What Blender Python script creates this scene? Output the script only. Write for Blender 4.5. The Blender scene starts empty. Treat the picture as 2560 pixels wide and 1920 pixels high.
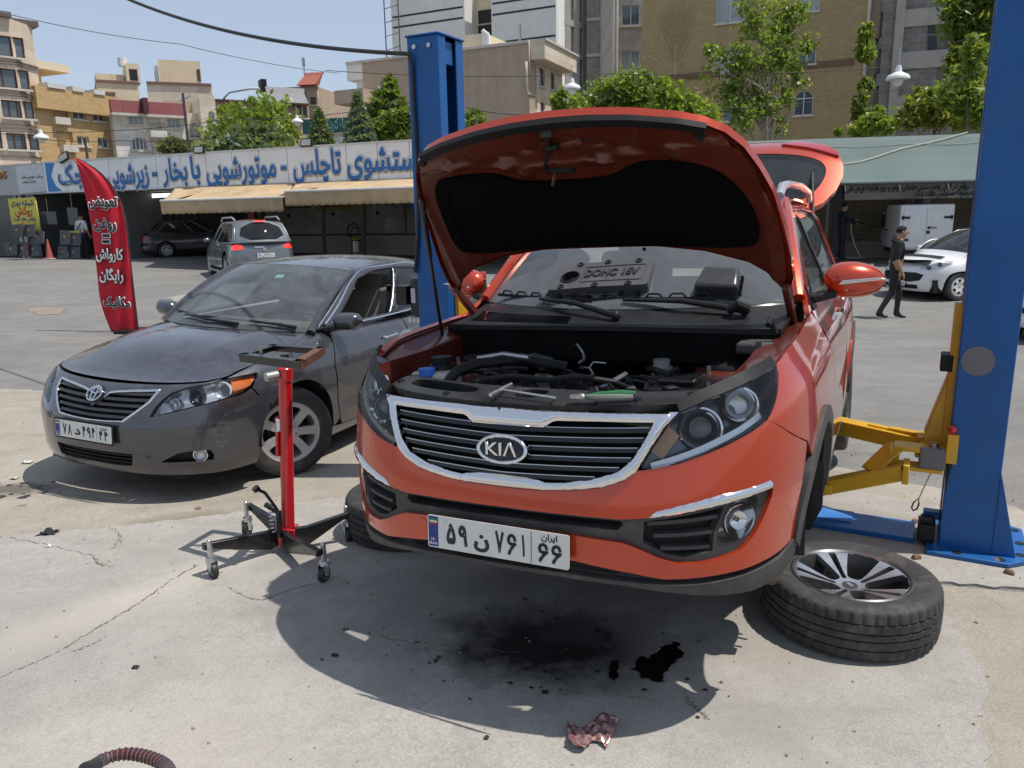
import bpy, bmesh, math, random
import numpy as np
from mathutils import Vector, Matrix, Euler, geometry
from math import sin, cos, pi, radians as RD
random.seed(7); rng = np.random.default_rng(7)
SC = bpy.context.scene; COL = SC.collection
# ------------------------------------------------------------------ camera, sky, sun
cd = bpy.data.cameras.new('camera'); cam = bpy.data.objects.new('camera', cd); COL.objects.link(cam); SC.camera = cam
cd.sensor_width = 36; cd.lens = 36*1930/2560; cd.clip_end = 3000; cd.clip_start = .05
PITCH, ROLL, CH = RD(12.6), -RD(1.1), 1.75
fw = Vector((0, cos(PITCH), -sin(PITCH))); rt = Vector((1, 0, 0)); up = rt.cross(fw)
rt, up = cos(ROLL)*rt + sin(ROLL)*up, -sin(ROLL)*rt + cos(ROLL)*up
m = Matrix((rt, up, -fw)).transposed().to_4x4(); m.translation = (0, 0, CH); cam.matrix_world = m
W = bpy.data.worlds.new('World'); SC.world = W; W.use_nodes = True
nt = W.node_tree; bg = nt.nodes['Background']; sk = nt.nodes.new('ShaderNodeTexSky'); sk.sky_type = 'NISHITA'; sk.sun_disc = False
SUN_DIR = Vector((.424, -.067, 1.0)).normalized()
sk.sun_elevation = math.asin(SUN_DIR.z); sk.sun_rotation = math.atan2(SUN_DIR.x, SUN_DIR.y)
sk.air_density = 1.0; sk.dust_density = 1.2; sk.ozone_density = 1.0; sk.altitude = 1200
mxw = nt.nodes.new('ShaderNodeMix'); mxw.data_type = 'RGBA'; mxw.inputs[0].default_value = .50; mxw.inputs[7].default_value = (5.7, 6.4, 7.6, 1)   # even summer haze over the whole sky
nt.links.new(sk.outputs[0], mxw.inputs[6]); nt.links.new(mxw.outputs[2], bg.inputs[0]); bg.inputs[1].default_value = .115
sl = bpy.data.lights.new('sun', 'SUN'); sl.energy = 4.3; sl.angle = RD(.55); sl.color = (1, .955, .885)
so = bpy.data.objects.new('sun', sl); COL.objects.link(so); so.rotation_euler = SUN_DIR.to_track_quat('Z', 'Y').to_euler()
SC.view_settings.view_transform = 'Standard'; SC.view_settings.look = 'None'; SC.view_settings.exposure = 0.0; SC.view_settings.gamma = 1
SC.view_settings.use_curve_mapping = False
SC.cycles.max_bounces = 8; SC.cycles.transparent_max_bounces = 16; SC.cycles.glossy_bounces = 4; SC.cycles.diffuse_bounces = 3
SC.cycles.caustics_reflective = False; SC.cycles.caustics_refractive = False; SC.cycles.sample_clamp_indirect = 6
SC.cycles.use_adaptive_sampling = True; SC.cycles.use_denoising = True

def pxray(x, y):
    return fw + rt*((x-1280)/1930) - up*((y-960)/1930)
def at(x, y, Y):
    "point seen at photograph pixel x, y that lies Y metres ahead"
    d = pxray(x, y); return Vector((0, 0, CH)) + d*(Y/d.y)
# ------------------------------------------------------------------ materials
MATS = {}
class G:
    def __init__(s, name):
        s.m = bpy.data.materials.new(name); s.m.use_nodes = True; s.t = s.m.node_tree; s.b = s.t.nodes['Principled BSDF']; s.o = s.t.nodes['Material Output']; s.tc = None
    def n(s, ty, **k):
        x = s.t.nodes.new('ShaderNode'+ty)
        for a, b in k.items(): setattr(x, a, b)
        return x
    def l(s, a, b): s.t.links.new(a, b)
    def co(s):
        if not s.tc: s.tc = s.n('TexCoord').outputs['Object']
        return s.tc
    def setv(s, sock, v):
        if hasattr(v, 'links') or hasattr(v, 'is_output'): s.l(v, sock)
        elif isinstance(v, (tuple, list)) and len(v) == 3 and sock.type == 'RGBA': sock.default_value = (*v, 1)
        else: sock.default_value = v
    def noise(s, scale, detail=6, rough=.55, dist=0, co=None, out=0):
        x = s.n('TexNoise'); s.l(co or s.co(), x.inputs['Vector']); x.inputs['Scale'].default_value = scale; x.inputs['Detail'].default_value = detail; x.inputs['Roughness'].default_value = rough; x.inputs['Distortion'].default_value = dist
        return x.outputs[out]
    def voro(s, scale, feature='F1', co=None, out='Distance', rnd=1):
        x = s.n('TexVoronoi', feature=feature); s.l(co or s.co(), x.inputs['Vector']); x.inputs['Scale'].default_value = scale; x.inputs['Randomness'].default_value = rnd
        return x.outputs[out]
    def math(s, op, a, b=0., c=None, clamp=False):
        x = s.n('Math', operation=op, use_clamp=clamp); s.setv(x.inputs[0], a); s.setv(x.inputs[1], b)
        if c is not None: s.setv(x.inputs[2], c)
        return x.outputs[0]
    def rng(s, v, a, b, c=0., d=1.):
        x = s.n('MapRange'); s.setv(x.inputs[0], v); x.inputs[1].default_value = a; x.inputs[2].default_value = b; x.inputs[3].default_value = c; x.inputs[4].default_value = d; x.clamp = True
        return x.outputs[0]
    def mix(s, f, a, b, mode='MIX'):
        x = s.n('Mix', data_type='RGBA', blend_type=mode); s.setv(x.inputs[0], f); s.setv(x.inputs[6], a); s.setv(x.inputs[7], b)
        return x.outputs[2]
    def map(s, scale=(1, 1, 1), loc=(0, 0, 0), rot=(0, 0, 0), co=None):
        x = s.n('Mapping'); s.l(co or s.co(), x.inputs[0]); x.inputs[1].default_value = loc; x.inputs[2].default_value = rot; x.inputs[3].default_value = scale
        return x.outputs[0]
    def sep(s, co=None):
        x = s.n('SeparateXYZ'); s.l(co or s.co(), x.inputs[0]); return x.outputs
    def bump(s, h, strength=.3, dist=.01, base=None):
        x = s.n('Bump'); x.inputs['Strength'].default_value = strength; x.inputs['Distance'].default_value = dist; s.l(h, x.inputs['Height'])
        if base: s.l(base, x.inputs['Normal'])
        return x.outputs[0]
    def fin(s, col=None, rough=None, metal=None, normal=None, **k):
        I = s.b.inputs
        if col is not None: s.setv(I['Base Color'], col)
        if rough is not None: s.setv(I['Roughness'], rough)
        if metal is not None: s.setv(I['Metallic'], metal)
        if normal is not None: s.l(normal, I['Normal'])
        for a, b in k.items(): s.setv(I[a], b)
        return s.m
def mat(name, col=(.5, .5, .5), rough=.5, metal=0., vary=.12, vs=8., bump=0., bs=60., coat=0., dirt=None, spec=.5, emit=None):
    "plain material with slight noise in colour and roughness"
    if name in MATS: return MATS[name]
    g = G(name); nz = g.noise(vs, 5)
    f = g.rng(nz, .3, .7, 1-vary, 1+vary*.6)
    c = g.mix(1., col, f, 'MULTIPLY')
    if dirt: c = g.mix(g.rng(g.noise(dirt[1], 7, .65), .5, .72, 0, dirt[2]), c, dirt[0])
    r = g.rng(nz, .25, .75, max(rough*.8, 0), min(rough*1.25, 1))
    nm = g.bump(g.noise(bs, 4), bump, .01) if bump else None
    k = {'Coat Weight': coat, 'Coat Roughness': .03, 'Specular IOR Level': spec}
    if emit: k['Emission Color'] = emit[0]; k['Emission Strength'] = emit[1]
    MATS[name] = g.fin(c, r, metal, nm, **k); return MATS[name]
def paint(name, col, metal=.25, rough=.34, dust=.0, dcol=(.42, .38, .32), edge=None):
    if name in MATS: return MATS[name]
    g = G(name); fl = g.noise(900, 2, .8); c = g.mix(g.rng(fl, .42, .62, 0, .25), col, tuple(min(1, x*1.7+.02) for x in col))
    rr = .04
    if dust:
        nz = g.n('NewGeometry').outputs['Normal']; u = g.sep(nz)[2]
        d = g.math('MULTIPLY', g.rng(g.noise(7., 8, .7, .5), .38, .70), g.rng(u, -.1, .75, .25, 1)); d = g.math('MULTIPLY', d, dust)
        c = g.mix(d, c, dcol); rr = g.rng(d, 0, .6, .05, .42); s2 = g.rng(d, 0, .6, rough, .75); metal = g.rng(d, 0, .5, metal, 0)
    else: s2 = rough
    MATS[name] = g.fin(c, s2, metal, None, **{'Coat Weight': 1., 'Coat Roughness': rr, 'Coat IOR': 1.5}); return MATS[name]
def glass(name, tint=(.85, .9, .88), ior=1.5, dust=0., rough=.0, opac=0.):
    if name in MATS: return MATS[name]
    g = G(name); g.t.nodes.remove(g.b)
    fr = g.n('Fresnel'); fr.inputs[0].default_value = ior
    tr = g.n('BsdfTransparent'); tr.inputs[0].default_value = (*tint, 1); gl = g.n('BsdfGlossy'); gl.inputs['Roughness'].default_value = rough
    mx = g.n('MixShader'); g.l(fr.outputs[0], mx.inputs[0]); g.l(tr.outputs[0], mx.inputs[1]); g.l(gl.outputs[0], mx.inputs[2]); out = mx.outputs[0]
    if dust or opac:
        df = g.n('BsdfDiffuse'); df.inputs[0].default_value = (.42, .46, .50, 1); m2 = g.n('MixShader')
        f = g.rng(g.noise(3.5, 7, .7, .4), .35, .75, opac, opac+dust); g.l(f, m2.inputs[0]); g.l(out, m2.inputs[1]); g.l(df.outputs[0], m2.inputs[2]); out = m2.outputs[0]
    g.l(out, g.o.inputs[0]); MATS[name] = g.m; return g.m
# ------------------------------------------------------------------ objects
def tag(o, label=None, cat=None, group=None, kind=None):
    if label: o['label'] = label
    if cat: o['category'] = cat
    if group: o['group'] = group
    if kind: o['kind'] = kind
    return o
def empty(name, loc=(0, 0, 0), rot=(0, 0, 0), label=None, cat=None, group=None, scale=None):
    o = bpy.data.objects.new(name, None); COL.objects.link(o); o.location = loc; o.rotation_euler = rot; o.empty_display_size = .2
    if scale: o.scale = scale
    return tag(o, label, cat, group)
def link(name, me, mt=None, parent=None, **k):
    o = bpy.data.objects.new(name, me); COL.objects.link(o)
    if mt is not None and not me.materials:
        for x in (mt if isinstance(mt, (list, tuple)) else [mt]): me.materials.append(x)
    if parent is not None: o.parent = parent
    return tag(o, **k)
def copytree(o, parent=None):
    c = o.copy(); COL.objects.link(c); c.parent = parent
    for ch in list(o.children): copytree(ch, c)
    return c
class MB:
    "mesh builder: collects shapes, build() links them as one mesh object"
    def __init__(s): s.v = []; s.f = []; s.mi = []; s.k = 0
    def add(s, V, F):
        b = len(s.v); s.v += [tuple(p) for p in V]; s.f += [tuple(i+b for i in q) for q in F]; s.mi += [s.k]*len(F); return s
    def box(s, c, d, rot=None, taper=1.):
        x, y, z = d[0]/2, d[1]/2, d[2]/2
        P = [Vector(((i*x)*(taper if k > 0 else 1), (j*y)*(taper if k > 0 else 1), k*z)) for k in (-1, 1) for j in (-1, 1) for i in (-1, 1)]
        if rot is not None: Mx = rot if isinstance(rot, Matrix) else Euler(rot).to_matrix(); P = [Mx @ p for p in P]
        return s.add([p+Vector(c) for p in P], [(0, 2, 3, 1), (4, 5, 7, 6), (0, 1, 5, 4), (2, 6, 7, 3), (0, 4, 6, 2), (1, 3, 7, 5)])
    def b2(s, a, b): return s.box([(a[i]+b[i])/2 for i in range(3)], [abs(b[i]-a[i]) for i in range(3)])
    def bar(s, p0, p1, w, h, upv=(0, 0, 1)):
        p0, p1 = Vector(p0), Vector(p1); d = p1-p0; L = d.length; d.normalize(); u = Vector(upv); sd = d.cross(u)
        if sd.length < 1e-4: sd = d.cross(Vector((1, 0, 0)))
        sd.normalize(); u = sd.cross(d); return s.box((p0+p1)/2, (w, L, h), Matrix((sd, d, u)).transposed())
    def cyl(s, p0, p1, r0, r1=None, n=16, caps=True):
        return s.tube([p0, p1], [r0, r0 if r1 is None else r1], n, caps)
    def tube(s, P, r, n=8, caps=True, closed=False):
        P = [Vector(p) for p in P]; N = len(P); rs = list(r) if hasattr(r, '__len__') else [r]*N
        V = []; t0 = (P[1]-P[0]).normalized(); a = t0.orthogonal().normalized()
        for i in range(N):
            t = ((P[(i+1) % N]-P[i-1]) if closed else (P[min(i+1, N-1)]-P[max(i-1, 0)]))
            t = t.normalized() if t.length > 1e-9 else t0
            a = (a-t*a.dot(t)); a = a.normalized() if a.length > 1e-6 else t.orthogonal().normalized(); b = t.cross(a)
            V += [P[i]+(a*cos(2*pi*j/n)+b*sin(2*pi*j/n))*rs[i] for j in range(n)]
        F = [(i*n+j, i*n+(j+1) % n, ((i+1) % N)*n+(j+1) % n, ((i+1) % N)*n+j) for i in range(N if closed else N-1) for j in range(n)]
        if caps and not closed: F += [tuple(range(n-1, -1, -1)), tuple((N-1)*n+j for j in range(n))]
        return s.add(V, F)
    def lathe(s, prof, c=(0, 0, 0), axis=(0, 0, 1), n=32, a0=0., a1=2*pi):
        "prof: (radius, height) pairs"
        ax = Vector(axis).normalized(); u = ax.orthogonal().normalized(); w = ax.cross(u); c = Vector(c); full = abs(a1-a0-2*pi) < 1e-6; m_ = n if full else n+1
        V = [c+ax*h+(u*cos(a0+(a1-a0)*j/n)+w*sin(a0+(a1-a0)*j/n))*r for r, h in prof for j in range(m_)]
        F = [(i*m_+j, i*m_+(j+1) % m_, (i+1)*m_+(j+1) % m_, (i+1)*m_+j) for i in range(len(prof)-1) for j in range(n)]
        return s.add(V, F)
    def grid(s, P):
        P = np.asarray(P, float); a, b = P.shape[:2]
        return s.add(P.reshape(-1, 3), [(i*b+j, i*b+j+1, (i+1)*b+j+1, (i+1)*b+j) for i in range(a-1) for j in range(b-1)])
    def prism(s, poly, h, frame=None):
        "poly in local xy extruded by h along local z; frame 4x4"
        n = len(poly); V = [Vector((p[0], p[1], 0)) for p in poly]+[Vector((p[0], p[1], h)) for p in poly]
        if frame is not None: V = [frame @ v for v in V]
        return s.add(V, [tuple(range(n-1, -1, -1)), tuple(range(n, 2*n))]+[(i, (i+1) % n, (i+1) % n+n, i+n) for i in range(n)])
    def ball(s, c, r, n=12, m_=8):
        r = r if hasattr(r, '__len__') else (r, r, r); c = Vector(c)
        P = [[c+Vector((r[0]*sin(pi*i/m_)*cos(2*pi*j/n), r[1]*sin(pi*i/m_)*sin(2*pi*j/n), r[2]*cos(pi*i/m_))) for j in range(n+1)] for i in range(m_+1)]
        return s.grid(P)
    def mesh(s, name='mesh', smooth=35, merge=True):
        me = bpy.data.meshes.new(name); me.from_pydata(s.v, [], s.f)
        if any(s.mi): me.polygons.foreach_set('material_index', s.mi)
        bm = bmesh.new(); bm.from_mesh(me)
        if merge: bmesh.ops.remove_doubles(bm, verts=bm.verts, dist=1e-5)
        bmesh.ops.recalc_face_normals(bm, faces=bm.faces); bm.to_mesh(me); bm.free()
        if smooth:
            me.polygons.foreach_set('use_smooth', [True]*len(me.polygons))
            try: me.set_sharp_from_angle(angle=RD(smooth))
            except Exception: pass
        return me
    def build(s, name, mt, parent=None, smooth=35, bevel=0, bseg=2, **k):
        o = link(name, s.mesh(name, smooth), mt, parent, **k)
        if bevel:
            b = o.modifiers.new('bevel', 'BEVEL'); b.width = bevel; b.segments = bseg; b.limit_method = 'ANGLE'; b.angle_limit = RD(40); b.harden_normals = False
        return o
def frame(o, x, y, z=None):
    "4x4 with origin o, local x and y axes"
    x = Vector(x).normalized(); y = Vector(y); z = x.cross(y).normalized(); y = z.cross(x); m_ = Matrix((x, y, z)).transposed().to_4x4(); m_.translation = Vector(o); return m_
def spl(t,y):
    t=np.asarray(t,float); y=np.asarray(y,float); n=len(t)
    one=y.ndim==1
    if one: y=y[:,None]
    h=np.diff(t); A=np.zeros((n,n)); b=np.zeros((n,y.shape[1])); A[0,0]=A[-1,-1]=1
    for i in range(1,n-1):
        A[i,i-1]=h[i-1]; A[i,i]=2*(h[i-1]+h[i]); A[i,i+1]=h[i]
        b[i]=3*((y[i+1]-y[i])/h[i]-(y[i]-y[i-1])/h[i-1])
    c=np.linalg.solve(A,b)
    def f(q):
        q=np.atleast_1d(np.asarray(q,float)); i=np.clip(np.searchsorted(t,q)-1,0,n-2); d=np.clip(q,t[0]-.5,t[-1]+.5)-t[i]; hh=h[i][:,None]; d=d[:,None]
        B=(y[i+1]-y[i])/hh-hh*(2*c[i]+c[i+1])/3
        r=y[i]+B*d+c[i]*d**2+(c[i+1]-c[i])/(3*hh)*d**3
        return r[:,0] if one else r
    return f
class Skirt:
    def __init__(s,plan,fz,sz,rz):
        P=np.array(plan,float); F=np.vstack([P[:0:-1]*[-1,1],P]); d=np.concatenate([[0],np.cumsum(np.linalg.norm(np.diff(F,axis=0),axis=1))]); d-=d[len(P)-1]
        s.c=spl(d,F); s.smax=d[-1]; s.f,s.s,s.r=[spl(*zip(*q)) for q in(fz,sz,rz)]; s.plan_s=dict((i,d[len(P)-1+i]) for i in range(len(P)))
    def __call__(s,u,v):
        u=np.atleast_1d(np.asarray(u,float)); v=np.broadcast_to(np.asarray(v,float),u.shape)
        C=s.c(u); T=s.c(u+1e-3)-s.c(u-1e-3); T/=np.linalg.norm(T,axis=1)[:,None]
        nx,ny=T[:,1],-T[:,0]
        I=nx**2*s.s(v)+np.where(ny<0,ny**2*s.f(v),ny**2*s.r(v))
        return np.stack([C[:,0]-nx*I,C[:,1]-ny*I,v],1)
# ------------------------------------------------------------------ panels cut from a surface S(u, v)
def inpoly(P, poly):
    x, y = P[:, 0], P[:, 1]; r = np.zeros(len(P), bool); q = np.asarray(poly); n = len(q)
    for i in range(n):
        x0, y0 = q[i]; x1, y1 = q[i-1]
        if y0 == y1: continue
        r ^= ((y0 > y) != (y1 > y)) & (x < (x1-x0)*(y-y0)/(y1-y0)+x0)
    return r
def dens(poly, st):
    o = []; n = len(poly)
    for i in range(n):
        a, b = np.array(poly[i], float), np.array(poly[(i+1) % n], float); k = max(1, int(np.ceil(np.linalg.norm(b-a)/st)))
        o += [a+(b-a)*j/k for j in range(k)]
    return np.array(o)
def smooth_poly(P, it=1, closed=True):
    "Chaikin corner cutting"
    P = [np.array(p, float) for p in P]
    for _ in range(it):
        o = []; n = len(P)
        if not closed: o.append(P[0])
        for i in range(n if closed else n-1):
            a, b = P[i], P[(i+1) % n]; o += [a*.75+b*.25, a*.25+b*.75]
        if not closed: o.append(P[-1])
        P = o
    return [tuple(p) for p in P]
def nrm(S, u, v, e=2e-3):
    a = S(u+e, v)-S(u-e, v); b = S(u, v+e)-S(u, v-e); n = np.cross(a, b); return n/np.maximum(np.linalg.norm(n, axis=1)[:, None], 1e-9)
def panel(name, S, outline, mt, parent=None, holes=(), off=0., flange=.012, step=.03, wavy=None, bulge=None, **k):
    L = [dens(outline, step*.8)]+[dens(h, step*.8) for h in holes]; B = np.vstack(L); E = []; b0 = 0
    for q in L: E += [(b0+i, b0+(i+1) % len(q)) for i in range(len(q))]; b0 += len(q)
    lo, hi = L[0].min(0), L[0].max(0); gx, gy = np.meshgrid(np.arange(lo[0]+step/2, hi[0], step), np.arange(lo[1]+step/2, hi[1], step)); I = np.stack([gx.ravel(), gy.ravel()], 1)
    if len(I): 
        ok = inpoly(I, L[0])
        for q in L[1:]: ok &= ~inpoly(I, q)
        I = I[ok]
        if len(I):
            dm = np.min(np.linalg.norm(I[:, None]-B[None], axis=2), axis=1) if len(I)*len(B) < 4e6 else np.full(len(I), 1)
            I = I[dm > step*.4]
    A = np.vstack([B, I]) if len(I) else B
    V, _, F, _, _, _ = geometry.delaunay_2d_cdt([Vector(p) for p in A], E, [], 0, 1e-6)
    V = np.array([tuple(p) for p in V]); F = np.array([tuple(f) for f in F if len(f) == 3])
    c = V[F].mean(1); ok = inpoly(c, L[0])
    for q in L[1:]: ok &= ~inpoly(c, q)
    F = F[ok]
    N = nrm(S, V[:, 0], V[:, 1]); P = S(V[:, 0], V[:, 1])+N*off
    if wavy is not None:
        S2 = lambda u, v: S(u, v)+nrm(S, u, v)*(off+wavy(u, v))[:, None]
        P = S2(V[:, 0], V[:, 1]); N = nrm(S2, V[:, 0], V[:, 1], 1e-3)
    if bulge:
        dm = np.min(np.linalg.norm(V[:, None]-B[None], axis=2), axis=1); t_ = np.clip(dm/bulge[1], 0, 1); P = P+N*(bulge[0]*np.sqrt(np.maximum(0, 1-(1-t_)**2)))[:, None]
        tn = np.cross(P[F[:, 1]]-P[F[:, 0]], P[F[:, 2]]-P[F[:, 0]]); N = np.zeros_like(P)
        for q_ in range(3): np.add.at(N, F[:, q_], tn)
        N /= np.maximum(np.linalg.norm(N, axis=1)[:, None], 1e-12)
    vs, fs, ns = [P], [F], [N]; n0 = len(P)
    if flange:
        for iq, q in enumerate(L):
            ar_ = np.sum(q[:, 0]*np.roll(q[:, 1], -1)-np.roll(q[:, 0], -1)*q[:, 1]); sg_ = 1. if (ar_ > 0) == (iq == 0) else -1.
            nb = nrm(S, q[:, 0], q[:, 1]); T = S(q[:, 0], q[:, 1])+nb*off; Bt = T-nb*flange; m_ = len(q)
            d = np.roll(T, -1, 0)-np.roll(T, 1, 0); on = np.cross(d, nb)*sg_; on /= np.maximum(np.linalg.norm(on, axis=1)[:, None], 1e-9)
            vs += [T, Bt]; ns += [on, on]; i = np.arange(m_); j = (i+1) % m_
            f1, f2 = np.stack([n0+i, n0+m_+j, n0+j], 1), np.stack([n0+i, n0+m_+i, n0+m_+j], 1); fl_ = sg_*flange > 0; fs += [f1 if fl_ else f1[:, ::-1], f2 if fl_ else f2[:, ::-1]]; n0 += 2*m_
    P = np.vstack(vs); N = np.vstack(ns); F = np.vstack(fs)
    me = bpy.data.meshes.new(name); me.from_pydata(P.tolist(), [], F.tolist()); me.polygons.foreach_set('use_smooth', [True]*len(F))
    me.normals_split_custom_set_from_vertices(N.tolist())
    return link(name, me, mt, parent, **k)
def mir(P): return [(-u, v) for u, v in P][::-1]
def sym(P):
    "half outline from u=0 ... back to u=0  -> closed symmetric outline"
    return list(P)+[(-u, v) for u, v in P[::-1] if abs(u) > 1e-6]
def both(name, S, outline, mt, parent, **k):
    h = k.pop('holes', ())
    return [panel(name, S, outline, mt, parent, holes=h, **k), panel(name, S, mir(outline), mt, parent, holes=[mir(q) for q in h], **k)]
def strip_on(S, P, w, t, off=0., closed=False, n=2):
    "MB of a bar of width w and thickness t running along (u, v) points P of S"
    P = np.array(P, float); d = (np.roll(P, -1, 0)-np.roll(P, 1, 0)) if closed else np.gradient(P, axis=0); d /= np.linalg.norm(d, axis=1)[:, None]; s_ = np.stack([-d[:, 1], d[:, 0]], 1)*w/2
    a, b = P+s_, P-s_; na = nrm(S, P[:, 0], P[:, 1]); A = S(a[:, 0], a[:, 1]); Bq = S(b[:, 0], b[:, 1])
    R_ = [A+na*off, A+na*(off+t), Bq+na*(off+t), Bq+na*off]; m_ = MB(); V = np.stack(R_, 1); q = len(P)
    F = [(i*4+j, i*4+(j+1) % 4, ((i+1) % q)*4+(j+1) % 4, ((i+1) % q)*4+j) for i in range(q if closed else q-1) for j in range(4)]
    if not closed: F += [(3, 2, 1, 0), tuple((q-1)*4+j for j in range(4))]
    return m_.add(V.reshape(-1, 3), F)
def ucurve(P, n=40):
    P = np.array(P, float); d = np.concatenate([[0], np.cumsum(np.linalg.norm(np.diff(P, axis=0), axis=1))]); f = spl(d, P); return f(np.linspace(0, d[-1], n))
class Coons:
    "patch between two rails: a(u), b(u) for u in 0..1, v in 0..1, with bulge h along n"
    def __init__(s, A, B, bulge=(0, 0, 0), vb=0.):
        ta = np.linspace(0, 1, len(A)); tb = np.linspace(0, 1, len(B)); s.a = spl(ta, np.array(A, float)); s.b = spl(tb, np.array(B, float)); s.h = np.array(bulge, float)
    def __call__(s, u, v):
        u = np.atleast_1d(u); v = np.broadcast_to(np.asarray(v, float), u.shape)[:, None]
        return s.a(u)*(1-v)+s.b(u)*v+s.h*(4*v*(1-v))
SQ = [(0, 0), (1, 0), (1, 1), (0, 1)]
# ------------------------------------------------------------------ lettering
FA = {}
for q in 'ا FE8D FE8E|آ FE81 FE82|ب FE8F FE90 FE91 FE92|پ FB56 FB57 FB58 FB59|ت FE95 FE96 FE97 FE98|ج FE9D FE9E FE9F FEA0|چ FB7A FB7B FB7C FB7D|ح FEA1 FEA2 FEA3 FEA4|خ FEA5 FEA6 FEA7 FEA8|د FEA9 FEAA|ر FEAD FEAE|ز FEAF FEB0|س FEB1 FEB2 FEB3 FEB4|ش FEB5 FEB6 FEB7 FEB8|ض FEBD FEBE FEBF FEC0|ع FEC9 FECA FECB FECC|غ FECD FECE FECF FED0|ف FED1 FED2 FED3 FED4|ق FED5 FED6 FED7 FED8|ک FB8E FB8F FB90 FB91|گ FB92 FB93 FB94 FB95|ل FEDD FEDE FEDF FEE0|م FEE1 FEE2 FEE3 FEE4|ن FEE5 FEE6 FEE7 FEE8|و FEED FEEE|ه FEE9 FEEA FEEB FEEC|ی FBFC FBFD FBFE FBFF|ئ FE89 FE8A FE8B FE8C'.split('|'):
    a = q.split(); FA[a[0]] = [int(x, 16) for x in a[1:]]
def fa(t):
    "joined Persian letter shapes in visual order"
    o = []; n = len(t)
    for i, ch in enumerate(t):
        if ch not in FA: o.append(ch); continue
        k = FA[ch]; pv = i > 0 and t[i-1] in FA and len(FA[t[i-1]]) > 2; nx = i < n-1 and t[i+1] in FA and len(k) > 2
        o.append(chr(k[3] if pv and nx else k[1] if pv else k[2] if nx else k[0]))
    return ''.join(o[::-1])
def text(name, body, size, mt, fr, parent=None, bold=.012, width=None, thick=None, align='CENTER', shear=0., **k):
    "flat raised lettering; fr = 4x4 frame, text runs along local x"
    cu = bpy.data.curves.new(name, 'FONT'); cu.body = body; cu.size = 1; cu.align_x = align; cu.align_y = 'CENTER'; cu.bevel_depth = bold; cu.bevel_resolution = 0; cu.shear = shear; cu.resolution_u = 4
    o = bpy.data.objects.new(name, cu); COL.objects.link(o); dg = bpy.context.evaluated_depsgraph_get(); me = bpy.data.meshes.new_from_object(o.evaluated_get(dg)); bpy.data.objects.remove(o); bpy.data.curves.remove(cu)
    n = len(me.vertices); co = np.zeros(n*3); me.vertices.foreach_get('co', co); co = co.reshape(-1, 3)
    if not n: return None
    sx = size if width is None else width/max(np.ptp(co[:, 0]), 1e-6); zt = max(bold, 1e-4)
    if width is not None and align == 'CENTER': co[:, 0] -= (co[:, 0].max()+co[:, 0].min())/2
    co = co*[sx, size, (thick or .0015)/zt/1.]; M4 = np.array(fr); co = co@M4[:3, :3].T+M4[:3, 3]
    me.vertices.foreach_set('co', co.ravel()); me.materials.clear(); me.update()
    return link(name, me, mt, parent, **k)
# ------------------------------------------------------------------ ground heights
_C = np.array([(0, 1.2, 0), (0, 3, 0), (1.7, 3.3, 0), (2.3, 3.7, 0), (-1.2, 3.9, 0), (-.9, 4, 0), (1, 5.5, -.03), (-1.668, 5.369, -.113), (-3.144, 5.985, -.065), (-.6, 7.93, -.12), (-2.08, 8.55, -.07), (-15, 28, .23), (6.6, 13, -.27), (8.5, 15, -.33), (-6.2, 12.3, 0), (-20, 36, .28), (0, 40, -.05), (15, 30, 0), (12.5, 22.5, .03), (10, 19, -.15), (-30, 10, .2), (-1.6, 2.2, 0), (-2.6, 3.6, -.01), (3, 1.5, -.03), (-8, 24, .05), (-18.3, 30, .29), (-16.3, 29.6, .27), (-10, 27, .12)])
def _rb(A, B): r = np.linalg.norm(A[:, None, :2]-B[None, :, :2], axis=2)+1e-9; return r*r*np.log(r)
_n = len(_C); _K = np.zeros((_n+3, _n+3)); _K[:_n, :_n] = _rb(_C, _C); _P = np.hstack([np.ones((_n, 1)), _C[:, :2]]); _K[:_n, _n:] = _P; _K[_n:, :_n] = _P.T
_w = np.linalg.solve(_K, np.concatenate([_C[:, 2], np.zeros(3)]))
def gzs(X):
    X = np.atleast_2d(np.asarray(X, float))[:, :2].copy(); X[:, 0] = np.clip(X[:, 0], -28, 22); X[:, 1] = np.clip(X[:, 1], -2, 42)
    return _rb(X, _C)@_w[:_n]+_w[_n]+X@_w[_n+1:]
def gz(x, y): return float(gzs([(x, y)])[0])
def gp(x, y):
    "ground point seen at photograph pixel x, y"
    d = pxray(x, y); z = 0.
    for _ in range(6): t = (z-CH)/d.z; p = d*t; z = gz(p.x, p.y)
    return Vector((p.x, p.y, z))
def sheet(name, outline, lift, mt, step=.5, jit=0., lip=0., **k):
    if jit:
        q = dens(outline, jit*4); q = q+rng.normal(0, jit, q.shape); outline = [tuple(p) for p in q]
    return panel(name, lambda u, v: np.stack([u, v, gzs(np.stack([u, v], 1))+lift], 1), outline, mt, None, flange=lip, step=step, **k)
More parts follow.
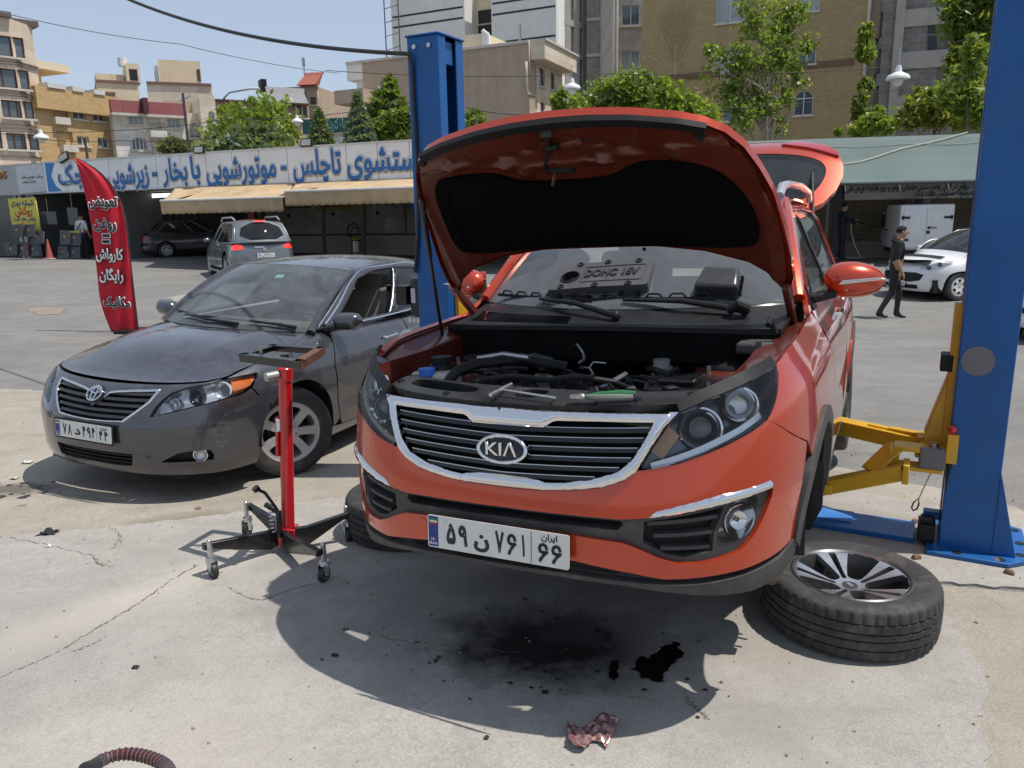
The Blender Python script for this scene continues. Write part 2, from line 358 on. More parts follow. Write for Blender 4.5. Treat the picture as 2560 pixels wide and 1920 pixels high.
# materials of the ground
def ground_mat(name, c1, c2, c3, rough, spot, stains=(), fine=120, crack=0):
    g = G(name); co = g.co()
    big = g.noise(.55, 8, .62, .5); mid = g.noise(3.1, 8, .68, .3); sm = g.noise(24, 6, .7); fn = g.noise(fine, 3, .7); ag = g.voro(fine*1.7)
    c = g.mix(g.rng(big, .40, .60), c1, c2); c = g.mix(g.rng(g.noise(1.3, 6, .6, .8, co=g.map((1, 2.2, 1), rot=(0, 0, .6))), .48, .66, 0, .55), c, tuple(x*.80 for x in c1)); c = g.mix(g.rng(mid, .46, .72, 0, .75), c, c3)
    c = g.mix(g.rng(sm, .50, .74, 0, .55), c, tuple(x*.68 for x in c1))
    c = g.mix(1., c, g.rng(fn, .3, .7, .78, 1.2), 'MULTIPLY')
    c = g.mix(g.rng(ag, .0, .16, .55, 0), c, spot)
    sp = g.voro(2.3, co=g.map(loc=(3, 1, 0)), out='Distance'); c = g.mix(g.math('MULTIPLY', g.rng(sp, .03, .09, .6, 0), g.rng(g.noise(1.1, 2), .5, .6)), c, (.06, .055, .05))
    for (x, y, rx, ry, rot, s, cc, am) in stains:
        mp = g.n('Mapping', vector_type='TEXTURE'); g.l(co, mp.inputs[0]); mp.inputs[1].default_value = (x, y, 0); mp.inputs[2].default_value = (0, 0, rot); mp.inputs[3].default_value = (rx, ry, 1)
        vm = g.n('VectorMath', operation='MULTIPLY'); g.l(mp.outputs[0], vm.inputs[0]); vm.inputs[1].default_value = (1, 1, 0); ln = g.n('VectorMath', operation='LENGTH'); g.l(vm.outputs[0], ln.inputs[0])
        d = g.math('ADD', ln.outputs['Value'], g.math('MULTIPLY', g.math('SUBTRACT', g.noise(4.2, 7, .65), .5), 1.9))
        c = g.mix(g.rng(d, 1-s, 1+s, am, 0), c, cc)
    h = g.math('ADD', g.math('MULTIPLY', sm, .8), g.math('MULTIPLY', fn, .35)); h = g.math('ADD', h, g.math('MULTIPLY', mid, 1.6))
    if crack:
        cr = g.voro(crack, 'DISTANCE_TO_EDGE', co=g.map(co=None)); pass
    nm = g.bump(h, .45, .010)
    return g.fin(c, rough, 0, nm, **{'Specular IOR Level': .25})
OIL = (.012, .011, .010)
asphalt = ground_mat('asphalt', (.20, .192, .18), (.24, .23, .213), (.175, .167, .155), .9, (.30, .285, .26), fine=90)
concrete = ground_mat('concrete_old', (.335, .30, .25), (.40, .362, .305), (.27, .24, .197), .88, (.46, .42, .355), stains=[(-1.95, 4.4, .35, .14, .3, .5, (.2, .17, .13), .7), (-3.4, 5.0, .22, .1, 0, .4, (.08, .07, .06), .75), (3.2, 3.1, .6, .3, .5, .6, (.27, .23, .19), .6)], fine=110)
padmat = ground_mat('concrete_pad', (.355, .334, .302), (.405, .382, .346), (.292, .272, .244), .85, (.475, .447, .405), stains=[(.12, 2.95, .75, .42, -.2, .6, (.19, .175, .16), .55), (.17, 2.88, .44, .26, -.12, .42, (.010, .009, .008), .97), (-1.95, 3.15, 1.0, .14, .85, .6, (.52, .475, .40), .55), (-2.6, 2.6, .8, .5, .6, .7, (.27, .25, .225), .5), (-.4, 1.75, 1.2, .12, .1, .7, (.27, .24, .21), .45), (.9, 2.2, .10, .8, .5, .7, (.28, .26, .23), .4), (1.2, 3.0, .6, .3, .5, .7, (.46, .42, .36), .4), (-1.2, 2.2, .5, .35, 0, .7, (.45, .41, .35), .4), (1.9, 4.0, .8, .25, -.45, .6, (.25, .22, .19), .5), (-.55, 3.3, .5, .3, .2, .7, (.17, .155, .14), .45), (.5, 3.4, .9, .4, -.4, .6, (.2, .18, .16), .55)], fine=120)
# asphalt sheet to the horizon
xs = np.concatenate([[-900, -300, -120, -60], np.arange(-30, -10, 1.5), np.arange(-10, 6, .4), np.arange(6, 24.1, 1.5), [60, 120, 300, 900]]); ys = np.concatenate([[-300, -60, -10], np.arange(-2, 10, .4), np.arange(10, 44.1, 1.5), [80, 160, 400, 1200]])
X, Y = np.meshgrid(xs, ys, indexing='ij'); Z = gzs(np.stack([X.ravel(), Y.ravel()], 1)).reshape(X.shape)
MB().grid(np.stack([X, Y, Z], 2)).build('ground', asphalt, kind='structure')
PADOUT = [(-8.6, -1.6), (1.0, -1.6), (1.15, 1.2), (1.38, 1.9), (1.58, 2.3), (1.76, 2.6), (1.84, 2.9), (1.86, 3.2), (2.0, 3.34), (2.75, 3.15), (2.95, 3.95), (2.2, 4.5), (1.2, 5.1), (.2, 5.5), (-.7, 4.95), (-1.6, 4.55), (-2.4, 4.28), (-3.2, 4.1), (-4.5, 3.9), (-8.6, 3.4)]
_c = np.mean(np.array(PADOUT), 0); PADH_ = [tuple(p+(_c-p)/np.linalg.norm(_c-p)*.08) for p in np.array(PADOUT)]
sheet('concrete_apron', [(-9, -2), (3.25, -2), (3.4, 2), (3.3, 3.2), (2.95, 4.3), (2.3, 5.0), (1.0, 6.3), (-.6, 6.9), (-2.6, 7.2), (-4.6, 7.9), (-9, 8.6)], (.006), concrete, .25, .02, holes=[PADH_], kind='structure')
sheet('concrete_pad', PADOUT, .012, padmat, .25, .012, lip=.03, kind='structure')
# ------------------------------------------------------------------ shared materials
CHROME = mat('chrome', (.78, .78, .78), .07, 1., .04)
BLKPL = mat('black_plastic', (.014, .014, .015), .5, 0, .2, 14, .03, 260, spec=.28)
BLKGL = mat('gloss_black', (.012, .012, .013), .16, 0, .1)
GRYPL = mat('grey_cladding_plastic', (.05, .049, .048), .62, 0, .22, 10, .04, 300, dirt=((.2, .18, .15), 6, .35))
RUBBER = mat('tyre_rubber', (.035, .034, .033), .72, 0, .25, 20, .1, 160, dirt=((.16, .145, .125), 9, .5))
STEEL = mat('bare_steel', (.45, .44, .42), .34, .9, .2, 30)
ZINC = mat('zinc_plate', (.55, .56, .57), .3, .85, .15, 40)
ALLOY = mat('machined_alloy', (.62, .62, .63), .24, .9, .08, 20, dirt=((.25, .23, .2), 7, .25))
ALLOYD = mat('dark_alloy', (.07, .07, .072), .35, .5, .1)
SILVW = mat('silver_wheel_paint', (.46, .46, .47), .4, .35, .1, 12, dirt=((.2, .18, .15), 6, .45))
DARK = mat('dark_void', (.006, .006, .006), .8, 0, .1)
WHITEP = mat('white_enamel', (.74, .74, .72), .4, 0, .05)
PLATEW = mat('plate_white', (.70, .70, .67), .42, 0, .08, 20, dirt=((.35, .32, .27), 10, .3))
PLATEB = mat('plate_blue', (.02, .035, .22), .4, 0, .05)
INK = mat('black_ink', (.02, .02, .02), .5, 0, .1)
REDP = mat('red_ink', (.5, .02, .02), .5, 0, .1)
AMBER = mat('amber_lens', (.75, .17, .01), .12, 0, .08, coat=1.)
REDL = mat('red_lens', (.42, .008, .012), .12, 0, .1, coat=1.)
CLEAR = glass('clear_lens', (.93, .94, .95), 1.45)
WGLASS = glass('windscreen_glass', (.62, .68, .66), 1.52, dust=.10, opac=.17)
SGLASS = glass('side_glass', (.34, .37, .36), 1.52, dust=.06, opac=.02)
DGLASS = glass('dark_glass', (.06, .065, .07), 1.55, dust=.05, opac=.01)
REFL = mat('lamp_reflector', (.78, .79, .80), .18, .55, .05)
KPAINT = paint('orange_red_paint', (.46, .040, .006), .40, .26)
KINNER = mat('painted_inner_metal', (.115, .019, .008), .4, .1, .15, 6, coat=.5)
FABRIC = mat('seat_fabric', (.05, .048, .045), .9, 0, .2, 30)
BEIGE = mat('beige_trim', (.32, .28, .22), .75, 0, .15, 12)
# ------------------------------------------------------------------ wheels
def tyre_mb(R, w, rr, n=200, tread=True, dep=.008):
    "axis local z, centred; R outer radius, w width, rr rim radius"
    h = w/2; prof = [(rr-.012, -h*.80), (rr, -h*.86), (rr+.012, -h*.90), ((R+rr)/2, -h*1.0), (R-.03, -h*.97), (R-.013, -h*.89)]
    rows = []
    if tread:
        cols = [(-.80, 's'), (-.52, 's'), (-.51, 'g'), (-.46, 'g'), (-.45, 'c'), (-.17, 'c'), (-.16, 'g'), (-.11, 'g'), (-.10, 'm'), (.10, 'm'), (.11, 'g'), (.16, 'g'), (.17, 'c'), (.45, 'c'), (.46, 'g'), (.51, 'g'), (.52, 's'), (.80, 's')]
    else: cols = [(x, 'p') for x in (-.8, -.3, .3, .8)]
    P = []
    for j in range(n):
        a = 2*pi*j/n; ring = [(r, z) for r, z in prof]
        for x, t in cols:
            r = R-.012*abs(x)**3
            if t == 'g': r -= dep
            if t == 's' and (j % 5 == 0): r -= dep*.8
            if t == 'c' and ((j+(4 if x > 0 else 0)+int(8*abs(x))) % 7 == 0): r -= dep*.55
            if t == 'm' and (j+int(20*(x+.1))) % 8 == 0: r -= dep*.35
            ring.append((r, x*h))
        ring += [(r, -z) for r, z in prof[::-1]]
        P.append([(r*cos(a), r*sin(a), z) for r, z in ring])
    P.append(P[0]); m_ = MB().grid(np.array(P)); return m_
def disc_surf(prof):
    f = spl(*zip(*prof))
    def S(u, v):
        u = np.atleast_1d(u); v = np.broadcast_to(v, u.shape); r = np.hypot(u, v); return np.stack([u, v, f(r)], 1)
    return S
def circ(r, n=40, c=(0, 0), a0=0): return [(c[0]+r*cos(a0+2*pi*i/n), c[1]+r*sin(a0+2*pi*i/n)) for i in range(n)]
def polar(P, a): return [(r*cos(t+a), r*sin(t+a)) for r, t in P]
def wheel(parent, R, w, rr, style, n=120, tread=True, badge=None, facem=None, discm=True):
    "adds tyre and rim parts to parent; wheel axis local z, outside at +z"
    ty = tyre_mb(R, w, rr, n, tread).build('tyre', RUBBER, parent, smooth=40)
    nest = parent.parent is not None
    rim = MB().lathe([(rr+.004, w*.44), (rr-.004, w*.46), (rr-.014, w*.43), (rr-.022, w*.30), (rr-.045, -.02), (rr-.03, -w*.40), (rr, -w*.44)], n=48).build('rim', ALLOYD if style == 'kia' else SILVW, parent)
    q = rr/.24; face = []
    if style == 'kia':
        S = disc_surf([(0, w*.20), (.05*q, w*.22), (.10*q, w*.27), (.17*q, w*.36), (.235*q, w*.43), (.3*q, w*.44)])
        for k in range(5):
            a = 2*pi*k/5+.35
            win = [(.075, -.40), (.12, -.37), (.18, -.33), (.222, -.31), (.226, -.15), (.226, .15), (.222, .31), (.18, .33), (.12, .37), (.075, .40), (.062, .25), (.06, -.25)]
            face.append(polar([(r*q, t) for r, t in win], a))
            face.append(polar([(r*q, t) for r, t in [(.062, -.16), (.10, -.10), (.21, -.075), (.222, -.06), (.222, .06), (.21, .075), (.10, .10), (.062, .16), (.055, 0)]], a+pi/5))
        fm = ALLOY; R1 = .236*q
    elif style == 'camry':
        S = disc_surf([(0, w*.40), (.05*q, w*.40), (.09*q, w*.38), (.17*q, w*.41), (.235*q, w*.43), (.3*q, w*.44)])
        for k in range(7):
            a = 2*pi*k/7+.2
            face.append(polar([(r*q, t) for r, t in [(.085, -.10), (.13, -.20), (.185, -.27), (.205, -.25), (.21, -.1), (.21, .1), (.205, .25), (.185, .27), (.13, .20), (.085, .10), (.078, 0)]], a))
        for k in range(5): face.append(circ(.0085*q, 10, (.055*q*cos(2*pi*k/5), .055*q*sin(2*pi*k/5))))
        fm = SILVW; R1 = .236*q
    else:
        S = disc_surf([(0, w*.42), (.06*q, w*.42), (.12*q, w*.46), (.2*q, w*.43), (.235*q, w*.40), (.3*q, w*.40)])
        for k in range(6): face.append(polar([(r*q, t) for r, t in [(.11, -.13), (.17, -.30), (.195, -.28), (.195, .28), (.17, .30), (.11, .13)]], 2*pi*k/6))
        fm = facem or SILVW; R1 = .238*q
    fo = panel('wheel_face', S, circ(R1, 60), fm, parent, holes=face, flange=.028 if style != 'cap' else .006, step=.022)
    m_ = MB().lathe([(0, w*.02), (rr*.62, w*.02), (rr*.62, w*.0), (0, w*.0)], n=36)
    if discm: m_.build('brake_disc', mat('brake_iron', (.09, .075, .065), .5, .6, .3), parent if nest else rim)
    if nest: fo = parent
    zc = float(S([0], [0])[0, 2])
    MB().lathe([(.033*q, zc), (.032*q, zc+.004), (.0, zc+.005)], n=20).build('centre_cap', ALLOYD if style == 'kia' else SILVW, fo)
    if badge: text('cap_lettering', badge, .022*q, SILVW, Matrix.Translation((0, 0, zc+.0056)), fo, bold=.03, thick=.001)
    for k in range(5):
        a = 2*pi*k/5+(.35+pi/5 if style == 'kia' else 0)
        if style == 'camry': MB().cyl((.055*q*cos(a), .055*q*sin(a), zc-.03), (.055*q*cos(a), .055*q*sin(a), zc-.006), .007*q, n=6).build('wheel_nut', mat('rusty_nut', (.22, .15, .09), .5, .7, .3), fo)
    return ty
# ------------------------------------------------------------------ number plate
def plate(parent, fr, w=.52, h=.11, left='۵۹', let='ن', right='۷۶۱', reg='۶۶', small=False, framem=None):
    M4 = np.array(fr); T = lambda x, y, z=0: fr @ Matrix.Translation((x, y, z))
    def rp(x0, x1, y0, y1, r=.008):
        P = []
        for cx, cy, a in ((x1-r, y1-r, 0), (x0+r, y1-r, pi/2), (x0+r, y0+r, pi), (x1-r, y0+r, 1.5*pi)): P += [(cx+r*cos(a+i*pi/6), cy+r*sin(a+i*pi/6)) for i in range(4)]
        return P
    b = .004
    if framem: MB().prism(rp(-w/2-.012, w/2+.012, -h/2-.012, h/2+.012), .004, fr @ Matrix.Translation((0, 0, -.005))).build('plate_frame', framem, parent)
    pl = MB().prism(rp(-w/2, w/2, -h/2, h/2), .003, fr).build('number_plate', PLATEW, parent, label=None)
    MB().prism(rp(-w/2+b, -w/2+.042, -h/2+b, h/2-b, .004), .0008, T(0, 0, .003)).build('country_strip', PLATEB, pl)
    if not small:
        for i, cc in enumerate(((.02, .25, .06), (.7, .7, .68), (.5, .03, .02))): MB().prism(rp(-w/2+.009, -w/2+.038, h/2-.018-.007*i, h/2-.0112-.007*i, .0005), .0006, T(0, 0, .004)).build('flag_stripe', mat('flag_%d' % i, cc, .5), pl)
        text('plate_character', 'I.R.', .014, WHITEP, T(-w/2+.022, -h/2+.030, .0045), pl, bold=.02, thick=.0006); text('plate_character', 'IRAN', .014, WHITEP, T(-w/2+.022, -h/2+.015, .0045), pl, bold=.02, thick=.0006)
        for x in (-.19, .165): MB().ball(fr @ Vector((x*w/.52, h*.36, .004)), .004, 8, 4).build('screw', ZINC, pl)
    MB().prism([(.128*w/.52, -h/2+b), (.130*w/.52, -h/2+b), (.130*w/.52, h/2-b), (.128*w/.52, h/2-b)], .0009, T(0, 0, .003)).build('divider', INK, pl)
    s = h*.80; y0 = -.004; c = 'plate_character'; q = w/.52
    def digits(body, x, ww, hh, yy):
        n = len(body); cw = ww/n
        for i, ch in enumerate(body):
            cx = x-ww/2+cw*(i+.5)
            if ch == '\u06f6':
                b_ = MB(); w6, t6 = cw*.80, h*.085; q6 = lambda a, b: T(cx, yy, .0038) @ Vector(((a-.5)*w6, (b-.5)*hh*.70, .0008))
                P6 = [(.92, .70), (.80, .92), (.55, 1.0), (.30, .92), (.20, .74), (.30, .58), (.55, .54), (.92, .57), (.62, .40), (.36, .18), (.24, .0)]
                for a, b in zip(P6, P6[1:]): b_.bar(q6(*a), q6(*b), t6, .0016, fr.to_3x3() @ Vector((0, 0, 1)))
                for a in P6[1:-1]: b_.cyl(q6(*a)-fr.to_3x3() @ Vector((0, 0, .0008)), q6(*a)+fr.to_3x3() @ Vector((0, 0, .0008)), t6/2, n=10)
                b_.build(c, INK, pl)
            else: text(c, ch, hh, INK, T(cx, yy, .0038), pl, bold=.042, width=cw*(.26 if ch == '\u06f1' else .78), thick=.0012)
    digits(left, -.145*q, .092*q, s*1.05, y0); text(c, fa(let), s*.82, INK, T(-.052*q, y0, .0038), pl, bold=.042, width=.058*q, thick=.0012); digits(right, .058*q, .128*q, s*1.05, y0)
    digits(reg, .192*q, .092*q, s*.92, -h*.12)
    if not small: text(c, fa('ایران'), s*.30, INK, T(.192*q, h*.34, .0038), pl, bold=.03, width=.055*q, thick=.0008)
    return pl
KIA=Skirt([(0,-.885),(.25,-.872),(.45,-.838),(.62,-.77),(.76,-.655),(.855,-.48),(.905,-.28),(.925,0),(.93,.6),(.93,1.4),(.925,2.2),(.91,2.8),(.87,3.2),(.78,3.42),(.5,3.53),(0,3.56)],
 [(.2,.12),(.27,.05),(.36,.01),(.48,0),(.6,.0),(.72,.025),(.84,.06),(.92,.105),(.98,.16),(1.05,.26)],
 [(.2,.06),(.3,.03),(.45,.012),(.6,.002),(.72,.0),(.82,.006),(.92,.02),(.98,.045),(1.05,.085),(1.2,.145),(1.4,.225),(1.52,.29),(1.6,.40)],
 [(.2,.08),(.35,.0),(.6,0),(.8,.02),(1,.06),(1.2,.15),(1.5,.35),(1.6,.45)])
# ------------------------------------------------------------------ the lifted orange SUV
def Rot(yaw, pt, rl):
    return Matrix.Rotation(yaw, 3, 'Z') @ Matrix.Rotation(pt, 3, 'X') @ Matrix.Rotation(rl, 3, 'Y')
class Car:
    def __init__(s, name, pose, label, cat, group=None):
        s.M = Rot(*[RD(a) for a in pose[3:]]).to_4x4(); s.M.translation = pose[:3]; s.r = empty(name, label=label, cat=cat, group=group); s.r.matrix_basis = s.M; s.I = s.M.inverted()
    def hit(s, x, y, ax, val):
        o = s.I @ Vector((0, 0, CH)); d = s.I.to_3x3() @ pxray(x, y); return o+d*((val-o[ax])/d[ax])
K = Car('suv', (.36, 3.19, .19, -26, -.4, -1.9), 'orange red SUV raised on the lift with bonnet and tailgate open', 'car')
KR_, S = K.r, KIA
GRB = [(0, .665), (.125, .666), (.236, .673), (.342, .689), (.411, .712), (.455, .744)]
HB = [(.455, .744), (.583, .765), (.729, .807), (.855, .847), (.922, .871)]
ARC = [(1.53+.435*cos(a), .37+.415*sin(a)) for a in np.linspace(pi*.965, 0, 30)]
ARC_in = [(1.53+.375*cos(a), .355+.365*sin(a)) for a in np.linspace(pi*.99, 0, 30)]
BAND = [(0, .601), (.31, .597), (.404, .594), (.488, .601), (.511, .621), (.578, .637), (.717, .664), (.915, .677), (.931, .66), (.92, .62), (.886, .563), (.84, .505), (.789, .466), (.718, .452), (.646, .444), (.577, .447), (.523, .467), (.47, .492), (.409, .516), (.25, .53), (0, .532)]
BOT = [(0, .445), (.246, .441), (.442, .412), (.537, .394), (.647, .395), (.848, .400), (1.0, .408), (1.105, .425)]
bump_out = GRB+HB[1:]+[(.975, .842), (1.036, .805), (1.10, .775), (1.175, .742), (1.148, .66), (1.118, .55), (1.102, .46)]+BOT[::-1]
bo = sym(bump_out)
panel('bumper_cover', S, bo, KPAINT, KR_, holes=[sym(BAND)], flange=.02, step=.028)
band_o = [(u*.996 if u > .9 else u, v) for u, v in BAND]
SLOT = [(0, .593), (.308, .588), (.40, .585), (.41, .572), (.39, .553), (.307, .556), (0, .562)]
FOGP = smooth_poly([(.769, .645), (.871, .636), (.866, .598), (.842, .537), (.80, .497), (.709, .497), (.715, .553), (.744, .613)], 2)
LOUV = [(.475, .585), (.62, .605), (.735, .622), (.70, .54), (.695, .475), (.60, .462), (.54, .475), (.47, .515)]
panel('lower_grille_trim', S, sym(band_o), GRYPL, KR_, holes=[sym(SLOT), FOGP, mir(FOGP), LOUV, mir(LOUV)], off=-.014, flange=.05, step=.03)
panel('lower_grille_void', S, [(-.46, .61), (.46, .61), (.46, .53), (-.46, .53)], DARK, KR_, off=-.07, flange=0, step=.05)
for sg in (1, -1):
    P = lambda q: q if sg > 0 else mir(q)
    ls = panel('fog_louvre', S, P(LOUV), BLKPL, KR_, off=-.05, flange=0, step=.03)
    for k in range(3):
        z0 = .575-.042*k; strip_on(S, [(sg*u, z0+.10*(u-.47)*(.55-.35*k)+0*u) for u in np.linspace(.485+.02*k, .715-.012*k, 14)], .012, .028, -.05).build('louvre_blade', GRYPL, ls)
    panel('chrome_strip', S, P([(.488, .601), (.511, .621), (.578, .637), (.717, .664), (.915, .677), (.929, .662), (.915, .649), (.792, .641), (.645, .621), (.544, .606)]), CHROME, KR_, off=.0, flange=.014, step=.008, bulge=(.010, .012))
    fg = panel('fog_lamp', S, P(FOGP), REFL, KR_, off=-.055, flange=0, step=.02); panel('lens', S, P(FOGP), CLEAR, fg, off=-.012, flange=.006, step=.03)
    ctr = S([sg*.79], [.565])[0]+nrm(S, np.array([sg*.79]), np.array([.565]))[0]*-.05; nn = nrm(S, np.array([sg*.79]), np.array([.565]))[0]
    MB().lathe([(.0, .0), (.03, .004), (.055, .024), (.062, .034)], ctr, nn, 24).build('fog_reflector', CHROME, fg); MB().cyl(ctr, ctr+nn*.028, .008, n=10).build('bulb', CLEAR, fg)
# chin lip and side cladding
lip = [(0, .398), (.2, .396), (.40, .385), (.53, .375), (.65, .372), (.85, .378), (1.0, .386), (1.104, .42), (1.135, .40), (1.12, .345), (1.03, .312), (.864, .305), (.687, .325), (.543, .35), (.40, .37), (.2, .380), (0, .384)]
panel('chin_lip', S, sym(lip), GRYPL, KR_, off=.004, flange=.03, step=.03)
MB().b2((-.5, -.72, .36), (.5, -.55, .45)).build('bumper_void', DARK, KR_)
for x in (-.22, -.1, .08, .3): MB().box((x, -.70, .395+.01*sin(9*x)), (.05, .03, .035)).build('undertray_bracket', GRYPL, KR_, bevel=.006)
# fenders, arches, doors, quarter panels
fen = [(.922, .871), (.969, .915), (1.031, .973), (1.087, 1.023), (1.246, 1.055), (1.474, 1.068), (1.75, 1.08), (1.99, 1.088), (2.05, 1.05), (2.052, .8), (2.05, .5), (2.04, .40), (1.955, .40)]+ARC[::-1][3:-7]+[(1.185, .745), (1.10, .779), (1.036, .81), (.975, .845)]
both('fender', S, fen, KPAINT, KR_, flange=.02, step=.03)
both('arch_trim', S, ARC[:]+ARC_in[::-1], GRYPL, KR_, off=.010, flange=.03, step=.03)
sh = lambda u, v: .006*np.exp(-((v-.985)/.02)**2)-.012*np.exp(-((v-.62)/.10)**2)
both('front_door', S, [(2.062, 1.092), (2.062, .40), (2.10, .33), (3.0, .33), (3.05, .36), (3.05, 1.10), (2.5, 1.098)], KPAINT, KR_, step=.04, wavy=sh)
ARR = [(4.16+.43*cos(a), .37+.41*sin(a)) for a in np.linspace(pi*.97, 0, 26)]; ARRi = [(4.16+.37*cos(a), .355+.36*sin(a)) for a in np.linspace(pi*.99, 0, 26)]
both('rear_door', S, [(3.062, 1.10), (3.062, .36), (3.10, .33), (3.66, .33), (3.72, .40)]+[p for p in ARR if p[0] < 3.93]+[(3.98, .86), (4.06, 1.0), (4.08, 1.10)], KPAINT, KR_, step=.04, wavy=sh)
both('quarter_panel', S, [(4.092, 1.10), (4.07, 1.0), (3.99, .86), (3.93, .72)]+[p for p in ARR if p[0] > 3.95][:-1]+[(4.60, .42), (5.1, .45), (5.1, 1.05), (4.8, 1.15), (4.5, 1.12)], KPAINT, KR_, step=.045)
both('rear_arch_trim', S, ARR+ARRi[::-1], GRYPL, KR_, off=.012, flange=.03, step=.04)
both('sill_cladding', S, [(1.92, .385), (2.04, .385), (2.1, .325), (3.66, .325), (3.78, .39), (3.80, .30), (3.7, .25), (2.0, .25), (1.90, .30)], GRYPL, KR_, off=.004, step=.05)
panel('rear_bumper', S, [(4.6, .42), (4.62, .34), (5.2, .30), (5.74, .30), (5.74, .62), (5.11, .60), (5.11, .46)], GRYPL, KR_, step=.06)
UP = [(1.93, 1.09), (2.12, 1.19), (2.42, 1.38), (2.72, 1.53), (2.9, 1.575), (3.5, 1.60), (4.1, 1.59), (4.5, 1.56), (4.72, 1.50), (4.85, 1.15), (4.5, 1.12), (4.08, 1.108), (3.5, 1.106), (2.5, 1.104), (2.06, 1.098)]
WIN = [(2.17, 1.128), (2.42, 1.30), (2.72, 1.47), (2.95, 1.52), (3.5, 1.535), (4.0, 1.515), (4.3, 1.46), (4.42, 1.38), (4.30, 1.25), (4.15, 1.145), (3.5, 1.135), (2.8, 1.13)]
both('roof_side', S, UP, KPAINT, KR_, holes=[WIN], step=.045, flange=.02)
both('side_window', S, WIN, SGLASS, KR_, off=-.014, flange=0, step=.06)
for sg in (1, -1):
    for pts, w in (([(3.06, 1.12), (3.05, 1.3), (2.98, 1.53)], .07), ([(4.08, 1.12), (4.1, 1.3), (4.02, 1.52)], .05), ([(2.30, 1.13), (2.36, 1.22)], .03)):
        strip_on(S, [(sg*u, v) for u, v in ucurve(pts, 8)], w, .01, -.012).build('window_pillar', BLKGL, KR_)
    strip_on(S, [(sg*u, v) for u, v in ucurve([(2.14, 1.118), (2.8, 1.122), (3.5, 1.126), (4.15, 1.135)], 30)], .014, .006, -.004).build('window_trim', CHROME, KR_)
    # mirror
    mr = MB(); rows = []
    for i in range(13):
        t = i/12; x = .86+.245*t; rr_ = math.sqrt(max(0, 1-(2*t-1)**2*.98)); rr_ = max(rr_, .12)**.8
        cy, cz = .70+.05*t, 1.215-.012*t; hy, hz = .075*rr_, .088*rr_*(1-.18*t)
        rows.append([(sg*x, cy-hy*1.15*cos(a)*(1 if cos(a) > 0 else .55), cz+hz*sin(a)) for a in np.linspace(0, 2*pi, 25)])
    mo = mr.grid(np.array(rows)).build('door_mirror', KPAINT, KR_, smooth=80)
    MB().bar((sg*.80, .66, 1.13), (sg*.90, .70, 1.155), .10, .035).build('mirror_stalk', BLKPL, mo, bevel=.01)
    MB().prism([(0, 0), (.20, 0), (.16, .012), (.02, .018)], .012, frame((sg*.92, .632, 1.195), (sg*1, .22, .10), (0, 0, 1))).build('mirror_indicator', CHROME, mo, bevel=.003)
    MB().box((sg*.97, .765, 1.215), (.17, .006, .12)).build('mirror_glass', CHROME, mo)
    MB().prism([(0, 0), (.16, 0), (.02, .12)], .012, frame((sg*.822, .58, 1.085), (0, 1, 0), (sg*-.4, 0, 1))).build('mirror_triangle', BLKPL, mo)
    # handles
    for u in (2.93, 3.93):
        p = S([sg*u], [1.0])[0]; q = S([sg*(u-.2)], [.995])[0]; o_ = Vector((sg*.028, 0, 0))
        MB().tube([Vector(q), Vector(q)*.97+Vector(p)*.03+o_, Vector(q)*.1+Vector(p)*.9+o_, Vector(p)], .011, 8).build('door_handle', CHROME, KR_)
    # wheel housing liner, hub
    MB().grid(np.array([[(sg*x, .03+r_*cos(a), .36+r_*sin(a)) for a in np.linspace(-.05, pi*1.02, 24)] for x, r_ in ((.90, .375), (.78, .39), (.62, .37))])).build('wheel_housing', BLKPL, KR_)
    rows = [[(sg*x, .40+.05*t*t+.012*sin(9*t)+.01*sin(x*40), .62-.50*t) for x in np.linspace(.64-.02*t, .905-.05*max(0, t-.75)/.25, 6)] for t in np.linspace(0, 1, 14)]
    lo_ = MB().grid(np.array(rows)).build('splash_liner', BLKPL, KR_); so_ = lo_.modifiers.new('thick', 'SOLIDIFY'); so_.thickness = .012
    for x, zz in ((.84, .50), (.80, .30), (.86, .36)): MB().lathe([(.018, .0), (.016, .008), (.008, .008), (.007, .003), (0, .003)], (sg*x, .40+.05*(.62-zz)-.004, zz), (0, -1, 0), 12).build('liner_clip', BLKPL, lo_)
    hb = MB().lathe([(.0, 0), (.15, 0), (.15, .012), (.075, .012), (.07, .045), (.034, .05), (0, .05)], (sg*.74, 0, .23), (sg*1, 0, 0), 32).build('brake_disc', STEEL, KR_)
    for k in range(5): MB().cyl((sg*.77, .057*cos(k*1.2566), .23+.057*sin(k*1.2566)), (sg*.83, .057*cos(k*1.2566), .23+.057*sin(k*1.2566)), .0065, n=8).build('wheel_stud', STEEL, hb)
    MB().b2((sg*.68, -.13, .10), (sg*.78, -.07, .30)).build('brake_caliper', mat('cast_iron', (.12, .10, .085), .6, .5, .3), hb, bevel=.012)
    MB().tube([(sg*.62, .0, .20), (sg*.30, .03, .17)], .03, 8).build('lower_arm', DARK, KR_); MB().tube([(sg*.66, 0, .25), (sg*.60, .02, .62), (sg*.56, .03, .85)], [.03, .03, .05], 10).build('strut', BLKPL, KR_)
    # rear wheels hang down
    rw = empty('rear_wheel'); rw.parent = KR_; rw.location = (sg*.80, 2.64, .235); rw.rotation_euler = (0, sg*pi/2, 0); wheel(rw, .355, .225, .235, 'kia', 100)
    MB().box((sg*.80, 3.02, .36), (.20, .012, .30)).build('mud_flap', BLKPL, KR_)
MB().b2((-.62, -.3, .25), (.62, 3.3, .42)).b2((-.25, -.4, .17), (.25, .3, .3)).build('underbody', mat('underbody_black', (.015, .014, .013), .7), KR_, bevel=.03)
MB().tube([(.1, .2, .2), (.15, 1.5, .22), (.3, 2.4, .22), (.35, 3.4, .25)], .03, 10).build('exhaust_pipe', STEEL, KR_)
